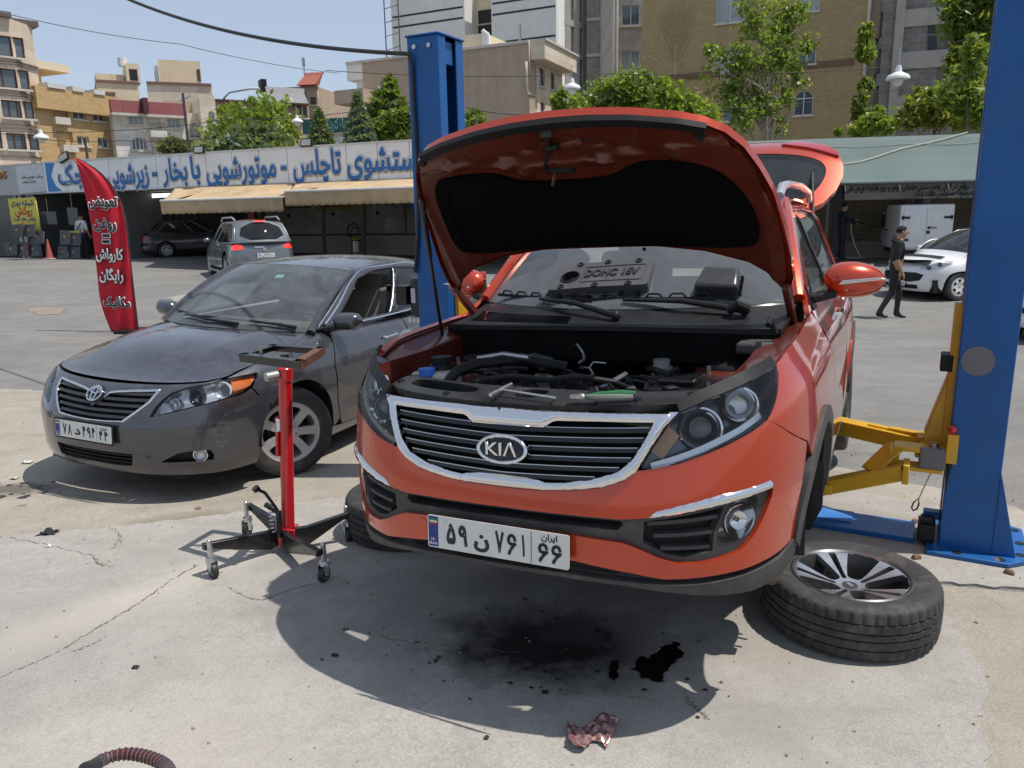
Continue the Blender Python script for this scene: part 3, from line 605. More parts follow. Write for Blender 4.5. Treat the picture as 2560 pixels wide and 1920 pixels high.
# grille
gi = [(0, .862), (.134, .862), (.165, .88), (.18, .884), (.334, .887), (.512, .887), (.476, .83), (.44, .779), (.392, .739), (.306, .712), (.20, .695), (.155, .692), (.125, .700), (.085, .704), (0, .706)]
go = [(0, .917), (.141, .914), (.369, .914), (.6, .916), (.547, .874), (.502, .818), (.452, .742), (.411, .714), (.342, .691), (.236, .675), (.125, .668), (0, .667)]
panel('grille_surround', S, sym(go), CHROME, KR_, holes=[sym(gi)], off=.002, flange=.035, step=.011, bulge=(.014, .022))
gv = panel('grille', S, sym([(0, .895), (.53, .895), (.48, .80), (.40, .72), (.2, .68), (0, .69)]), DARK, KR_, off=-.06, flange=0, step=.05)
for k in range(6):
    z0 = .868-.030*k; um = np.interp(z0, [.70, .74, .78, .83, .888], [.26, .385, .437, .472, .508])
    for lo_, hi_ in ((-um, um),):
        P = [(u, z0-.012*(1-abs(u)/.5)) for u in np.linspace(lo_, hi_, 40)]
        strip_on(S, P, .015, .03, -.045).build('grille_bar', BLKGL, gv); strip_on(S, [(u, v+.007) for u, v in P], .0026, .004, -.014).build('bar_edge', mat('satin_chrome', (.5, .5, .5), .18, 1.), gv)
bs = lambda u, v: S(u, v)+nrm(S, np.atleast_1d(u), np.broadcast_to(v, np.atleast_1d(u).shape))*.012
ell = lambda a, b, n=48: [(a*cos(t), .786+b*sin(t)) for t in np.linspace(0, 2*pi, n, endpoint=False)]
bd = panel('badge', bs, ell(.094, .046), CHROME, KR_, holes=[ell(.082, .036)], off=.008, flange=.03, step=.005, bulge=(.006, .006)); panel('badge_field', bs, ell(.0832, .0372), BLKGL, bd, off=.006, flange=0, step=.015)
cb = Vector(bs(np.array([0.]), np.array([.786]))[0]); text('badge_lettering', 'KI\u039b', .062, CHROME, frame(cb+Vector((0, -.0085, 0)), (1, 0, 0), (0, 0, 1)), bd, bold=.035, width=.118, thick=.004)
# headlights
HL = [(.455, .744), (.583, .767), (.729, .809), (.855, .849), (.922, .873), (.972, .915), (1.033, .973), (1.085, 1.020), (.994, 1.010), (.867, .986), (.768, .963), (.679, .942), (.6, .918), (.547, .874), (.502, .818)]
HLs = smooth_poly(HL, 1)
for sg in (1, -1):
    P = HLs if sg > 0 else mir(HLs); c0 = np.mean(np.array(HL), 0)
    inn = [tuple(np.array(c0)*.04+np.array(p)*.96) for p in HL]; inn = inn if sg > 0 else mir(inn)
    h = panel('headlight', S, inn, mat('lamp_housing', (.13, .13, .14), .22, .75), KR_, off=-.075, flange=-.07, step=.03)
    panel('lens', S, P, CLEAR, h, off=.003, flange=.01, step=.03)
    for u, v, r, dp in ((.665, .862, .066, .06), (.83, .925, .055, .055)):
        n_ = nrm(S, np.array([sg*u]), np.array([v]))[0]; n_ = (np.array(n_)+np.array([0, -1.2, -.05])); n_ /= np.linalg.norm(n_); p = S([sg*u], [v])[0]-n_*.088
        MB().lathe([(r*.9, -.0), (r, .03), (r*1.06, .045), (r*.97, .048), (r*.80, .038)], p, n_, 32).build('lamp_bezel', CHROME, h)
        MB().lathe([(r*.80, .036), (r*.55, .015), (0, .008)], p, n_, 32).build('reflector', REFL if u > .7 else mat('lamp_inner_dark', (.12, .12, .13), .12, .7), h)
        MB().lathe([(r*.62, .03), (r*.5, .048), (r*.25, .058), (0, .06)], p, n_, 24).build('projector_lens', CLEAR, h)
    strip_on(S, [(sg*u, v) for u, v in ucurve([(.50, .758), (.62, .79), (.76, .835), (.86, .868), (.915, .89)], 24)], .020, .01, -.03).build('lamp_strip', REFL, h)
    strip_on(S, [(sg*u, v) for u, v in ucurve([(.52, .79), (.55, .83), (.585, .87)], 10)], .045, .01, -.06).build('turn_signal', mat('pale_amber', (.55, .3, .16), .2, .2), h)
    strip_on(S, [(sg*u, v+.012) for u, v in ucurve([(.60, .918), (.70, .948), (.80, .972), (.92, .998), (1.07, 1.022)], 30)], .03, .012, -.006).build('lamp_top_trim', BLKPL, h)
plate(KR_, frame((-.012, -.912, .489), (1, 0, -.012), (0, .06, 1)), .525, .115)
cp_ = S([-.33], [.487])[0]; panel('towing_cover', S, [(-.335+.027*cos(a), .487+.027*sin(a)) for a in np.linspace(0, 2*pi, 30, endpoint=False)], KPAINT, KR_, off=.0015, flange=.004, step=.02)
# bonnet
TH, YH, ZH = RD(52), .42, 1.06
def HS(u, v, n0=0.):
    u = np.atleast_1d(u); v = np.broadcast_to(v, u.shape); n_ = .0-.045*(u/.78)**2-.10*np.maximum(0, (v-.55)/.55)**2+n0
    return np.stack([u, YH-v*cos(TH)+n_*sin(TH), ZH+v*sin(TH)+n_*cos(TH)], 1)
HO = [(0, .45), (.25, .452), (.45, .428), (.62, .375), (.72, .30), (.765, .22), (.785, .30), (.782, .42), (.765, .55), (.738, .72), (.70, .84), (.66, .94), (.607, 1.015), (.54, 1.062), (.46, 1.093), (.3, 1.13), (.15, 1.148), (0, 1.153)]
HOs = sym(HO)
bon = panel('bonnet', lambda u, v: HS(-np.atleast_1d(u), v, .0), HOs, KPAINT, KR_, off=.012, flange=.03, step=.04)
PADH = [(-.601, .872), (-.562, .897), (-.489, .905), (-.362, .902), (-.302, .888), (-.259, .853), (-.191, .833), (-.081, .826), (.081, .822), (.17, .836), (.215, .868), (.28, .893), (.37, .895), (.474, .872), (.55, .835), (.605, .77), (.652, .678), (.675, .565), (.67, .50), (.64, .468), (.501, .460), (.235, .470), (0, .472), (-.25, .474), (-.5, .468), (-.62, .478), (-.655, .529), (-.652, .668), (-.63, .80)]
PADS = smooth_poly(PADH, 1)
ins = [(u*.965, .80+(v-.80)*.955) for u, v in HOs]
def inner_relief(u, v):
    d = np.abs(v-(.985+.03*np.cos(u*9))); r = .008*np.exp(-(d/.012)**2)
    d2 = np.abs(v-(.93-.03*np.cos(u*6))); r -= .010*np.exp(-(d2/.014)**2)
    e = np.abs(np.abs(u)-.705); r += -.010*np.exp(-(e/.014)**2)
    r += .012*np.exp(-((np.abs(u)-.06)/.012)**2)*(v > .9)
    for a, b in ((-.482, .952), (-.249, .927), (.15, .915), (.41, .93), (-.187, .882)): r -= .016*np.exp(-(((u-a)**2+(v-b)**2)/.028**2)**2)
    return r
HU = lambda u, v: HS(u, v, -.022)   # its normals point down
mirx = lambda P: P
inn_o = panel('bonnet_inner_panel', HU, mirx(ins), KINNER, KR_, flange=.02, step=.022, wavy=lambda u, v: -inner_relief(u, v))
FELT = mat('insulation_felt', (.0035, .0035, .004), .95, 0, .25, 25, .3, 90, spec=.1)
panel('insulation_pad', HU, mirx(PADS), FELT, inn_o, off=.014, flange=.014, step=.03, wavy=lambda u, v: .006*np.sin(u*5)*np.sin(v*14))
inner_pad = [(u*.93+.0, .685+(v-.685)*.9) for u, v in PADH]
strip_on(HU, mirx(smooth_poly(inner_pad, 1)), .016, .010, .010, True).build('pad_bead', FELT, inn_o)
strip_on(HU, mirx([(u, float(np.interp(abs(u), [0, .15, .3, .46, .56], [1.128, 1.124, 1.108, 1.074, 1.04]))) for u in np.linspace(-.57, .55, 50)]), .035, .022, .0).build('bonnet_seal', BLKPL, inn_o)
def hp(x, v, n_=0.): return Vector(HS([x], v, -.022-n_)[0])
for a, b in ((-.482, .952), (-.249, .927), (.15, .915), (.41, .93), (-.187, .882), (-.59, 1.0), (.52, 1.0)): MB().cyl(hp(a, b, -.012), hp(a, b, .014), .019, .014, 12).build('rubber_stop', BLKPL, inn_o)
for a, b in ((-.63, .96), (-.4, 1.0), (.1, 1.02), (.3, .985), (-.02, 1.0), (.56, .96), (-.55, .43), (.2, .44), (.6, .40)): MB().cyl(hp(a, b, -.004), hp(a, b, .002), .008, n=8).build('press_hole', DARK, inn_o)
MB().tube([hp(-.095, .885, .003), hp(.015, .878, .003)], .016, 8).build('latch_slot', DARK, inn_o); MB().tube([hp(-.06, .885, .0), hp(-.06, .87, .03), hp(-.075, .835, .045), hp(-.085, .825, .03)], .007, 8).build('latch_striker', KINNER, inn_o)
MB().tube([hp(-.024, 1.07, .005), hp(-.035, 1.02, .012), hp(-.06, .97, .012), hp(-.092, .91, .012), hp(-.09, .89, .01)], .007, 8).tube([hp(-.05, 1.0, .01), hp(.0, 1.01, .015)], .012, 8).build('latch_cable', BLKPL, inn_o)
MB().box(hp(-.024, 1.075, .005), (.045, .02, .03)).build('cable_clip', GRYPL, inn_o)
for sg in (1, -1): MB().bar(hp(sg*.755, .27, .01), (sg*.76, .46, 1.04), .03, .035).bar((sg*.76, .46, 1.04), (sg*.755, .55, 1.0), .03, .05).build('bonnet_hinge', KINNER, KR_, bevel=.005)
MB().tube([(-.735, .02, 1.03), Vector((-.735, .02, 1.03)).lerp(hp(-.69, .81, .02), .62)], .0085, 10).tube([Vector((-.735, .02, 1.03)).lerp(hp(-.69, .81, .02), .6), hp(-.69, .81, .02)], .0125, 10).build('bonnet_prop', BLKGL, KR_)
# cowl, windscreen, wipers
WS = Coons([(-.755, .53, 1.135), (-.5, .375, 1.13), (0, .27, 1.125), (.5, .375, 1.13), (.755, .53, 1.135)], [(-.605, 1.24, 1.555), (-.4, 1.13, 1.585), (0, 1.08, 1.60), (.4, 1.13, 1.585), (.605, 1.24, 1.555)], (0, -.03, .03))
panel('windscreen', WS, SQ, WGLASS, KR_, flange=0, step=.06)
BLKC = mat('ceramic_border', (.008, .008, .009), .12)
for pts in ([(0.0, .0), (0.0, 1.0)], [(1., 0), (1., 1)], [(0, .0), (1, 0)]): strip_on(WS, ucurve(pts, 30), .05 if pts[0][0] != pts[1][0] else .03, .001, -.003).build('screen_border', BLKC, KR_)
for sg in (1, -1): MB().tube([WS([.5+sg*.5], t)[0]+np.array([sg*.015, .005, .012]) for t in np.linspace(0, 1.02, 12)], .028, 8).build('a_pillar', KPAINT, KR_)
CW = Coons([(-.75, .10, 1.065), (-.4, .06, 1.075), (0, .04, 1.08), (.4, .06, 1.075), (.75, .10, 1.065)], [(-.765, .525, 1.125), (-.5, .37, 1.122), (0, .265, 1.118), (.5, .37, 1.122), (.765, .525, 1.125)], (0, 0, -.012))
cw = panel('cowl_panel', CW, SQ, BLKPL, KR_, flange=.02, step=.05)
for k in range(9): strip_on(CW, ucurve([(.06, .30+.05*k), (.25, .28+.05*k), (.42, .27+.05*k)], 16), .006, .006, .0).build('vent_slat', BLKGL, cw)
MB().grid(np.array([[(x, .10-.04*(1-(x/.75)**2)-.0*t, 1.07-.14*t) for x in np.linspace(-.75, .75, 20)] for t in np.linspace(0, 1, 4)])).b2((-.74, .11, .90), (.74, .20, 1.05)).build('cowl_front', mat('cowl_front_black', (.004, .004, .004), .85, spec=.15), KR_)
MB().b2((.60, -.02, .985), (.77, .12, 1.03)).build('cowl_end_cap', GRYPL, KR_, bevel=.012)
MB().tube([(.72, -.02, 1.10), (.72, .03, 1.12), (.74, .04, 1.06)], .012, 6).build('hose_clip', BLKPL, KR_)
def wiper(p0, p1, q0, q1):
    w = MB().tube([p0, Vector(p0).lerp(Vector(p1), .5)+Vector((0, -.01, .018)), p1], [.015, .012, .008], 8).ball(p0, .024, 10, 6)
    o_ = w.build('wiper_arm', BLKPL, KR_); b = MB(); q0, q1 = Vector(q0), Vector(q1)
    b.bar(q0, q1, .012, .014)
    for i in range(6): t0 = .04+i*.16; b.tube([q0.lerp(q1, t0), q0.lerp(q1, t0+.03)+Vector((0, 0, .022)), q0.lerp(q1, t0+.10)+Vector((0, 0, .022)), q0.lerp(q1, t0+.13)], .005, 6)
    b.build('wiper_blade', BLKPL, o_)
wiper((.06, .16, 1.11), (-.38, .35, 1.165), (-.66, .47, 1.175), (-.10, .31, 1.155)); wiper((.58, .30, 1.12), (.05, .30, 1.165), (-.20, .31, 1.165), (.45, .36, 1.165))
MB().tube([(.60, .28, 1.13), (.56, .26, 1.15), (.52, .27, 1.12)], .02, 8).build('wiper_cap', BLKPL, KR_)
# roof, rails, tailgate
RF = Coons([(-.605, 1.24, 1.558), (-.4, 1.13, 1.588), (0, 1.08, 1.603), (.4, 1.13, 1.588), (.605, 1.24, 1.558)], [(-.56, 3.1, 1.56), (-.3, 3.15, 1.59), (0, 3.17, 1.60), (.3, 3.15, 1.59), (.56, 3.1, 1.56)], (0, 0, .04)); panel('roof', RF, SQ, KPAINT, KR_, step=.06)
for sg in (1, -1):
    MB().tube([(sg*.60, 1.18, 1.60), (sg*.60, 1.28, 1.65), (sg*.605, 1.5, 1.668), (sg*.60, 2.2, 1.675), (sg*.58, 2.9, 1.655), (sg*.57, 3.05, 1.60)], [.022, .024, .02, .02, .02, .022], 10).build('roof_rail', mat('silver_rail', (.6, .6, .61), .25, .7), KR_)
HG = Vector((0, 3.06, 1.575)); TD = Vector((0, .735, .68)).normalized(); TN = Vector((0, -.68, .735)).normalized()
def TG(u, v):
    u = np.atleast_1d(u); v = np.broadcast_to(v, u.shape); n_ = -.09*(u/.7)**2-.16*np.maximum(0, (v-.55)/.4)**2
    return np.stack([u, HG.y+TD.y*v+TN.y*n_, HG.z+TD.z*v+TN.z*n_], 1)
TO = [(0, 0), (.42, -.02), (.56, .0), (.66, .10), (.735, .25), (.77, .40), (.765, .52), (.73, .64), (.65, .76), (.52, .86), (.3, .90), (0, .91)]; TGW = smooth_poly(sym([(0, .08), (.44, .07), (.54, .12), (.62, .26), (.655, .40), (.645, .50), (.58, .57), (.40, .61), (0, .62)]), 1)
tg = panel('tailgate', TG, sym(TO), KPAINT, KR_, holes=[TGW], flange=.05, step=.05); panel('tailgate_glass', TG, TGW, DGLASS, tg, off=-.004, flange=0, step=.06)
for sg in (1, -1):
    lp = [(.30, .745), (.52, .69), (.725, .61), (.715, .66), (.64, .755), (.50, .83), (.38, .84)]; panel('tail_lamp', TG, lp if sg > 0 else mir(lp), REDL, tg, off=.018, flange=.03, step=.04)
    MB().tube([(sg*.60, 3.05, 1.50), (sg*.56, 3.35, 1.80)], .012, 8).build('tailgate_strut', BLKPL, tg)
MB().box(HG+TD*.03+TN*.02, (.8, .12, .03), (RD(38), 0, 0)).build('roof_spoiler', KPAINT, tg, bevel=.01)
# ------------------------------------------------------------------ engine bay
BAYD = mat('bay_dark', (.006, .006, .006), .85, 0, .3, 20, spec=.2)
MB().b2((-.66, -.58, .40), (.66, .30, .44)).build('bay_floor', BAYD, KR_)
MB().b2((-.74, .24, .42), (.74, .29, 1.06)).build('firewall', BAYD, KR_)
for sg in (1, -1):
    MB().grid(np.array([[(sg*(.64+.035*t), y, .42+.58*t) for y in np.linspace(-.60, .26, 8)] for t in np.linspace(0, 1, 6)])).build('inner_wing', KINNER, KR_)
    g0 = []
    for u in np.linspace(1.05, 1.95, 20):
        p = S([sg*u], [float(np.interp(u, [1.05, 1.246, 1.474, 2.], [1.0, 1.045, 1.06, 1.078]))])[0]; g0.append([p, p-[sg*.012, 0, .018], (sg*min(abs(p[0])-.05, .71), p[1], p[2]-.035), (sg*.675, p[1], p[2]-.05), (sg*.672, p[1], p[2]-.10)])
    MB().grid(np.array(g0)).build('wing_gutter', KINNER, KR_)
    MB().lathe([(.15, -.45), (.145, -.06), (.12, -.01), (.06, 0), (.0, 0)], (sg*.56, .03, .925), (0, 0, 1), 28).build('strut_tower', KINNER, KR_)
    MB().lathe([(.075, 0), (.07, .012), (.03, .02), (0, .02)], (sg*.56, .03, .926), (0, 0, 1), 20).build('strut_cap', BLKPL, KR_)
    for k in range(3): MB().cyl((sg*.56+.105*cos(k*2.1), .03+.105*sin(k*2.1), .91), (sg*.56+.105*cos(k*2.1), .03+.105*sin(k*2.1), .945), .009, n=6).build('strut_nut', ZINC, KR_)
# radiator cover
RC = Coons([(-.60, -.60, .930), (-.45, -.70, .930), (-.2, -.765, .928), (0, -.78, .928), (.2, -.765, .928), (.45, -.70, .930), (.60, -.60, .930)], [(-.58, -.47, .945), (-.45, -.53, .945), (-.2, -.575, .942), (0, -.585, .942), (.2, -.585, .942), (.45, -.555, .945), (.58, -.48, .945)], (0, 0, .006))
HO1 = smooth_poly([(.11, .35), (.17, .28), (.36, .32), (.33, .80), (.13, .84)], 2); HO2 = smooth_poly([(.475, .30), (.56, .28), (.585, .82), (.485, .85)], 1)
rc = panel('radiator_cover', RC, SQ, mat('satin_black_cover', (.02, .02, .021), .42, 0, .25, 10, dirt=((.07, .066, .06), 5, .35), spec=.35), KR_, holes=[HO1, HO2], flange=.04, step=.06)
panel('cover_recess', RC, [(.05, .2), (.65, .2), (.65, .95), (.05, .95)], BLKPL, rc, off=-.05, flange=0, step=.1)
for u, v in ((.04, .3), (.40, .75), (.69, .75), (.95, .5), (.28, .15), (.80, .3)): p = RC([u], v)[0]; MB().lathe([(.015, .0), (.013, .006), (.006, .006), (.005, .002), (0, .002)], p, (0, 0, 1), 14).build('trim_clip', BLKGL, rc)
for a in (.44, .62, .72): strip_on(RC, [(a, .1), (a, .95)], .004, .003, .001).build('cover_rib', BLKPL, rc)
MB().b2((-.30, -.48, .55), (.20, -.10, 0.835)).b2((-.28, -.42, 0.835), (.18, -.16, 0.870)).build('engine_block', mat('engine_dark', (.03, .03, .03), .5, .3, .3, 15), KR_, bevel=.02)
eb = MB().b2((-.30, -.45, 0.871), (.19, -.30, 0.885)).build('valve_cover', mat('valve_cover_grey', (.055, .055, .055), .45, .3, .3), KR_, bevel=.008)
for k in range(4):
    x = -.22+.115*k; MB().b2((x-.02, -.43, 0.880), (x+.02, -.37, 0.930)).cyl((x, -.40, 0.915), (x, -.40, 0.945), .013, n=8).build('ignition_coil', BLKPL, eb, bevel=.004)
    MB().tube([(x+.02, -.44, 0.915), (x+.045, -.46, 0.920), (x+.06, -.47, 0.895)], .006, 6).build('coil_lead', BLKPL, eb)
MB().tube([(-.32, -.47, 0.900), (.23, -.47, 0.900)], .012, 8).build('fuel_rail', STEEL, KR_)
MB().tube([(-.33, -.50, 0.875), (-.27, -.47, 0.935), (-.15, -.45, 0.950), (.0, -.46, 0.945), (.12, -.45, 0.960), (.24, -.40, 0.935), (.30, -.3, 0.875)], .012, 8).build('wiring_loom', BLKPL, KR_)
MB().tube([(-.44, -.49, 0.895), (-.40, -.45, 0.955), (-.36, -.36, 0.975), (-.22, -.22, 0.975), (-.05, -.15, 0.935)], .022, 10).build('radiator_hose', BLKPL, KR_); MB().tube([(-.445, -.50, 0.875), (-.425, -.475, 0.920), (-.40, -.45, 0.955)], .019, 10).build('hose_union', ZINC, KR_)
MB().tube([(-.38, -.30, 0.985), (-.28, -.26, 1.000), (-.16, -.27, 0.990)], .013, 8).build('coolant_pipe', STEEL, KR_)
rv = MB().b2((-.60, -.49, .80), (-.42, -.35, .955)).build('washer_reservoir', mat('milky_plastic', (.42, .40, .34), .45, 0, .15, 8, dirt=((.2, .17, .12), 8, .5)), KR_, bevel=.025, bseg=3)
MB().cyl((-.50, -.385, .95), (-.50, -.385, .975), .052, .05, 20).cyl((-.50, -.385, .975), (-.50, -.385, 1.005), .040, .044, 14).build('reservoir_cap', BLKPL, rv)
MB().cyl((-.515, -.475, .945), (-.515, -.475, .972), .034, n=16).build('washer_cap', mat('blue_cap', (.03, .16, .62), .35), rv)
MB().cyl((.30, .02, .84), (.30, .02, .92), .038, .045, 16).cyl((.30, .02, .92), (.30, .02, .95), .034, n=14).cyl((.30, -.02, .68), (.30, .0, .84), .02, n=10).build('brake_reservoir', mat('grey_milky_plastic', (.28, .28, .26), .5), KR_)
bt = MB().b2((.34, -.30, .70), (.58, -.08, .885)).build('battery', BLKPL, KR_, bevel=.01); MB().b2((.33, -.31, .87), (.59, -.07, .90)).b2((.36, -.26, .90), (.50, -.12, .925)).build('battery_lid', BLKGL, bt, bevel=.008); MB().b2((.38, -.304, .76), (.52, -.3005, .85)).build('battery_label', mat('grey_label', (.35, .35, .34), .6, 0, .4, 60), bt)
MB().b2((.20, -.34, .70), (.33, -.12, .86)).build('air_box', BLKPL, KR_, bevel=.02)
MB().tube([(.585, -.33, .90), (.60, -.42, .915), (.58, -.50, .92)], .010, 6).build('red_cable', mat('red_sleeve', (.4, .05, .02), .5), KR_)
CLUT = [BLKPL, mat('hose_grey', (.05, .05, .05), .6), STEEL, mat('rusty_pipe_metal', (.10, .07, .05), .5, .6, .3)]
rsb = np.random.default_rng(21)
for k in range(34):
    x0_, y0_, z0_ = rsb.uniform(-.40, .45), rsb.uniform(-.50, .05), rsb.uniform(.85, .945); a_ = rsb.uniform(0, 2*pi); L_ = rsb.uniform(.10, .28); P = [Vector((x0_, y0_, z0_))]
    for j in range(4): a_ += rsb.normal(0, .5); P.append(P[-1]+Vector((cos(a_)*L_/4, sin(a_)*L_/4, rsb.normal(0, .012))))
    MB().tube(P, rsb.uniform(.004, .013), 7).build('engine_hose', CLUT[rsb.choice([0, 0, 1, 1, 2, 3])], KR_)
for k in range(30):
    x0_, y0_ = rsb.uniform(-.40, .48), rsb.uniform(-.50, .02); s_ = rsb.uniform(.02, .055); MB().box((x0_, y0_, .87+s_*.5), (s_, s_*rsb.uniform(.6, 1.6), s_), (0, 0, rsb.uniform(0, 3))).build('bay_fitting', CLUT[rsb.choice([0, 0, 1, 2, 3])], KR_, bevel=.004)
for x in (-.33, -.18, .12): MB().lathe([(.016, 0), (.016, .012), (.011, .02), (0, .022)], (x, -.46, .875), (0, 0, 1), 12).build('hose_clamp', ZINC, KR_)
MB().lathe([(.028, 0), (.03, .022), (.024, .03), (0, .032)], (-.02, -.36, .85), (0, 0, 1), 14).build('oil_filler_cap', BLKPL, KR_)
MB().b2((.60, -.47, .90), (.645, -.40, .905)).build('warning_label', mat('white_label', (.6, .6, .6), .5, 0, .3, 90), KR_)
# cabin
MB().b2((-.70, .62, .85), (.70, 1.0, 1.10)).build('dashboard', mat('dash_plastic', (.03, .03, .032), .7), KR_, bevel=.05)
MB().tube([(.36+.18*cos(a), .98+.05*sin(a), 1.07+.17*sin(a)) for a in np.linspace(0, 2*pi, 28, endpoint=False)], .014, 8, closed=True).build('steering_wheel', BLKPL, KR_)
for x in (-.36, .36):
    MB().b2((x-.24, 1.25, .60), (x+.24, 1.75, .80)).box((x, 1.82, 1.02), (.46, .16, .62), (RD(-14), 0, 0)).box((x, 1.90, 1.40), (.26, .10, .18), (RD(-10), 0, 0)).build('seat', FABRIC, KR_, bevel=.05, bseg=3)
MB().b2((-.6, 2.5, .55), (.6, 2.7, 1.1)).build('rear_seat', FABRIC, KR_, bevel=.05); MB().box((0, 1.18, 1.48), (.22, .03, .07)).build('interior_mirror', BLKPL, KR_, bevel=.01)
# ---- things left on the car (top level)
def on_car(name, car, label, cat): o = empty(name, label=label, cat=cat); o.matrix_basis = car.M; return o
ec = on_car('engine_cover', K, 'black plastic engine cover with raised lettering lying against the windscreen', 'engine cover')
f0 = frame((-.335, .36, 1.158), (1, 0, .05), (0, .86, .50)); ECM = mat('engine_cover_plastic', (.07, .07, .072), .5, 0, .15, 12, .2, 260, dirt=((.13, .125, .115), 7, .35))
Sf = lambda u, v: np.array([tuple(f0 @ Vector((a, b, .055+.006*math.exp(-((a-.245)/.2)**2)))) for a, b in zip(np.atleast_1d(u), np.broadcast_to(v, np.atleast_1d(u).shape))])
eo = smooth_poly([tuple(p) for p in dens([(0, .0), (.49, 0), (.485, .20), (.02, .21)], .05)], 2); panel('cover_shell', Sf, eo, ECM, ec, holes=[circ(.05, 24, (.095, .095))], flange=.055, step=.04)
MB().lathe([(.05, 0), (.046, .008), (.042, .008), (.042, -.05), (0, -.05)], f0 @ Vector((.095, .095, .056)), f0.to_3x3() @ Vector((0, 0, 1)), 28).build('filler_opening', BLKPL, ec)
strip_on(Sf, smooth_poly([tuple(p) for p in dens([(.155, .045), (.455, .045), (.455, .165), (.155, .165)], .03)], 1), .005, .004, 0, True).build('raised_border', ECM, ec)
text('cover_lettering', 'DOHC 16V', .075, mat('raised_letter', (.025, .025, .025), .4), f0 @ Matrix.Translation((.30, .105, .062)), ec, bold=.05, width=.265, thick=.005)
for a, b in ((.12, .195), (.26, .197), (.41, .195), (.07, .02), (.24, .012), (.40, .012)): MB().lathe([(.017, 0), (.015, .006), (.009, .006), (.008, .002), (0, .002)], Sf([a], b)[0], f0.to_3x3() @ Vector((0, 0, 1)), 16).build('cover_bolt', BLKGL, ec)
for a in np.linspace(.06, .44, 6): MB().cyl(f0 @ Vector((a, -.012, .005)), f0 @ Vector((a, -.012, .03)), .012, n=10).build('rubber_foot', BLKPL, ec)
bb = on_car('black_box', K, 'small black plastic lid with a bright top leaning on the windscreen', 'plastic lid')
f1 = frame((.345, .40, 1.145), (1, .08, -.05), (0, .75, .55)); BP = [(0, 0), (.19, 0), (.185, .13), (.03, .14)]
MB().prism(BP, .10, f1).build('lid_shell', mat('satin_black', (.04, .04, .042), .28, 0, .1), bb, bevel=.018, bseg=3)
for k in range(4): MB().box(f1 @ Vector((.196, .02+.03*k, .045)), (.012, .012, .03)).build('lid_clip', BLKPL, bb)
tb = on_car('t_handle_wrench', K, 'thin steel T handle wrench lying across the grille top', 'wrench')
MB().tube([(-.055, -.815, .962), (-.072, -.62, .958)], .0065, 10).tube([(-.062, -.72, .960), (.16, -.765, .952)], .0045, 10).build('wrench_bar', ZINC, tb)
pz = on_car('pliers', K, 'pliers with green and grey grips on the radiator cover', 'pliers')
GRN = mat('green_grip', (.02, .16, .05), .5); GGY = mat('grey_grip', (.16, .17, .155), .6)
MB().tube([(.255, -.735, .957), (.30, -.725, .962), (.36, -.70, .965), (.405, -.685, .963)], [.006, .010, .011, .008], 8).build('grip', GRN, pz); MB().tube([(.255, -.74, .957), (.30, -.748, .958), (.36, -.735, .959), (.405, -.715, .958)], [.006, .010, .011, .008], 8).build('grip', GGY, pz)
MB().prism([(0, -.012), (.03, -.018), (.05, -.012), (.05, .012), (.03, .018), (0, .008)], .012, frame((.205, -.752, .951), (.98, .2, 0), (-.2, .98, 0))).cyl((.24, -.742, .95), (.24, -.742, .966), .012, n=12).build('jaw', STEEL, pz, bevel=.002)
# ------------------------------------------------------------------ two-post lift
BLUE = mat('lift_blue_paint', (.006, .100, .33), .40, 0, .14, 5, .05, 120, dirt=((.03, .085, .20), 4, .5), coat=.12, spec=.35)
YEL = mat('lift_yellow_paint', (.66, .38, .015), .38, 0, .12, 6, .05, 120, dirt=((.32, .2, .05), 7, .4), coat=.2)
YAW = RD(-28); LX = Vector((cos(YAW), sin(YAW), 0)); DX = Vector((-sin(YAW), cos(YAW), 0)); UZ = Vector((0, 0, 1))
A0 = gp(2344, 1378); A0.z = .012
LF = frame(A0, LX, DX)     # local x: outward along the axle line, y: away, z: up
CWD, CDP, CHT = .235, .30, 2.82
def zp(x, y, z): d = pxray(x, y); return Vector((0, 0, CH))+d*((z-CH)/d.z)
LI = LF.inverted()
def lq(x, y, d):
    "lift-local point seen at pixel x, y on the plane local y = d"
    o = LI @ Vector((0, 0, CH)); r = LI.to_3x3() @ pxray(x, y); return o+r*((d-o.y)/r.y)
def column(root, sx):
    "sx=+1: slot opens towards -x (right post); -1: slot opens towards +x"
    t = .014; x = lambda a: a if sx > 0 else CWD-a
    C_ = [(x(0), 0), (x(CWD), 0), (x(CWD), CDP), (x(0), CDP), (x(0), CDP-.09), (x(t), CDP-.09), (x(t), CDP-t), (x(CWD-t), CDP-t), (x(CWD-t), t), (x(t), t), (x(t), .09), (x(0), .09)]
    o = MB().prism(C_, CHT).build('column', BLUE, root, smooth=0, bevel=.012, bseg=3)
    MB().b2((-.01, -.01, CHT), (CWD+.01, CDP+.01, CHT+.014)).build('top_cap', BLUE, root, bevel=.02, bseg=3)
    for a in (.06, .17): MB().cyl((a, -.012, CHT-.06), (a, .0, CHT-.06), .016, n=6).build('bolt', ZINC, root)
    MB().b2((x(.02) if sx > 0 else x(.16), .10, CHT-.16), (x(.16) if sx > 0 else x(.02), CDP-.10, CHT-.02)).build('pulley_bracket', BLUE, root, bevel=.004)
    MB().tube([(x(.05), .13, .3), (x(.05), .13, CHT-.1)], .006, 6).build('steel_cable', STEEL, root)
    return o
rp_ = empty('lift_post', label='right blue lift post with yellow carriage and grey round sticker', cat='vehicle lift'); rp_.matrix_basis = LF
column(rp_, 1)
MB().prism([(-.055, -.10), (.30, -.10), (.40, .0), (.40, .42), (.30, .47), (-.055, .47)], .022).build('base_plate', BLUE, rp_, bevel=.004)
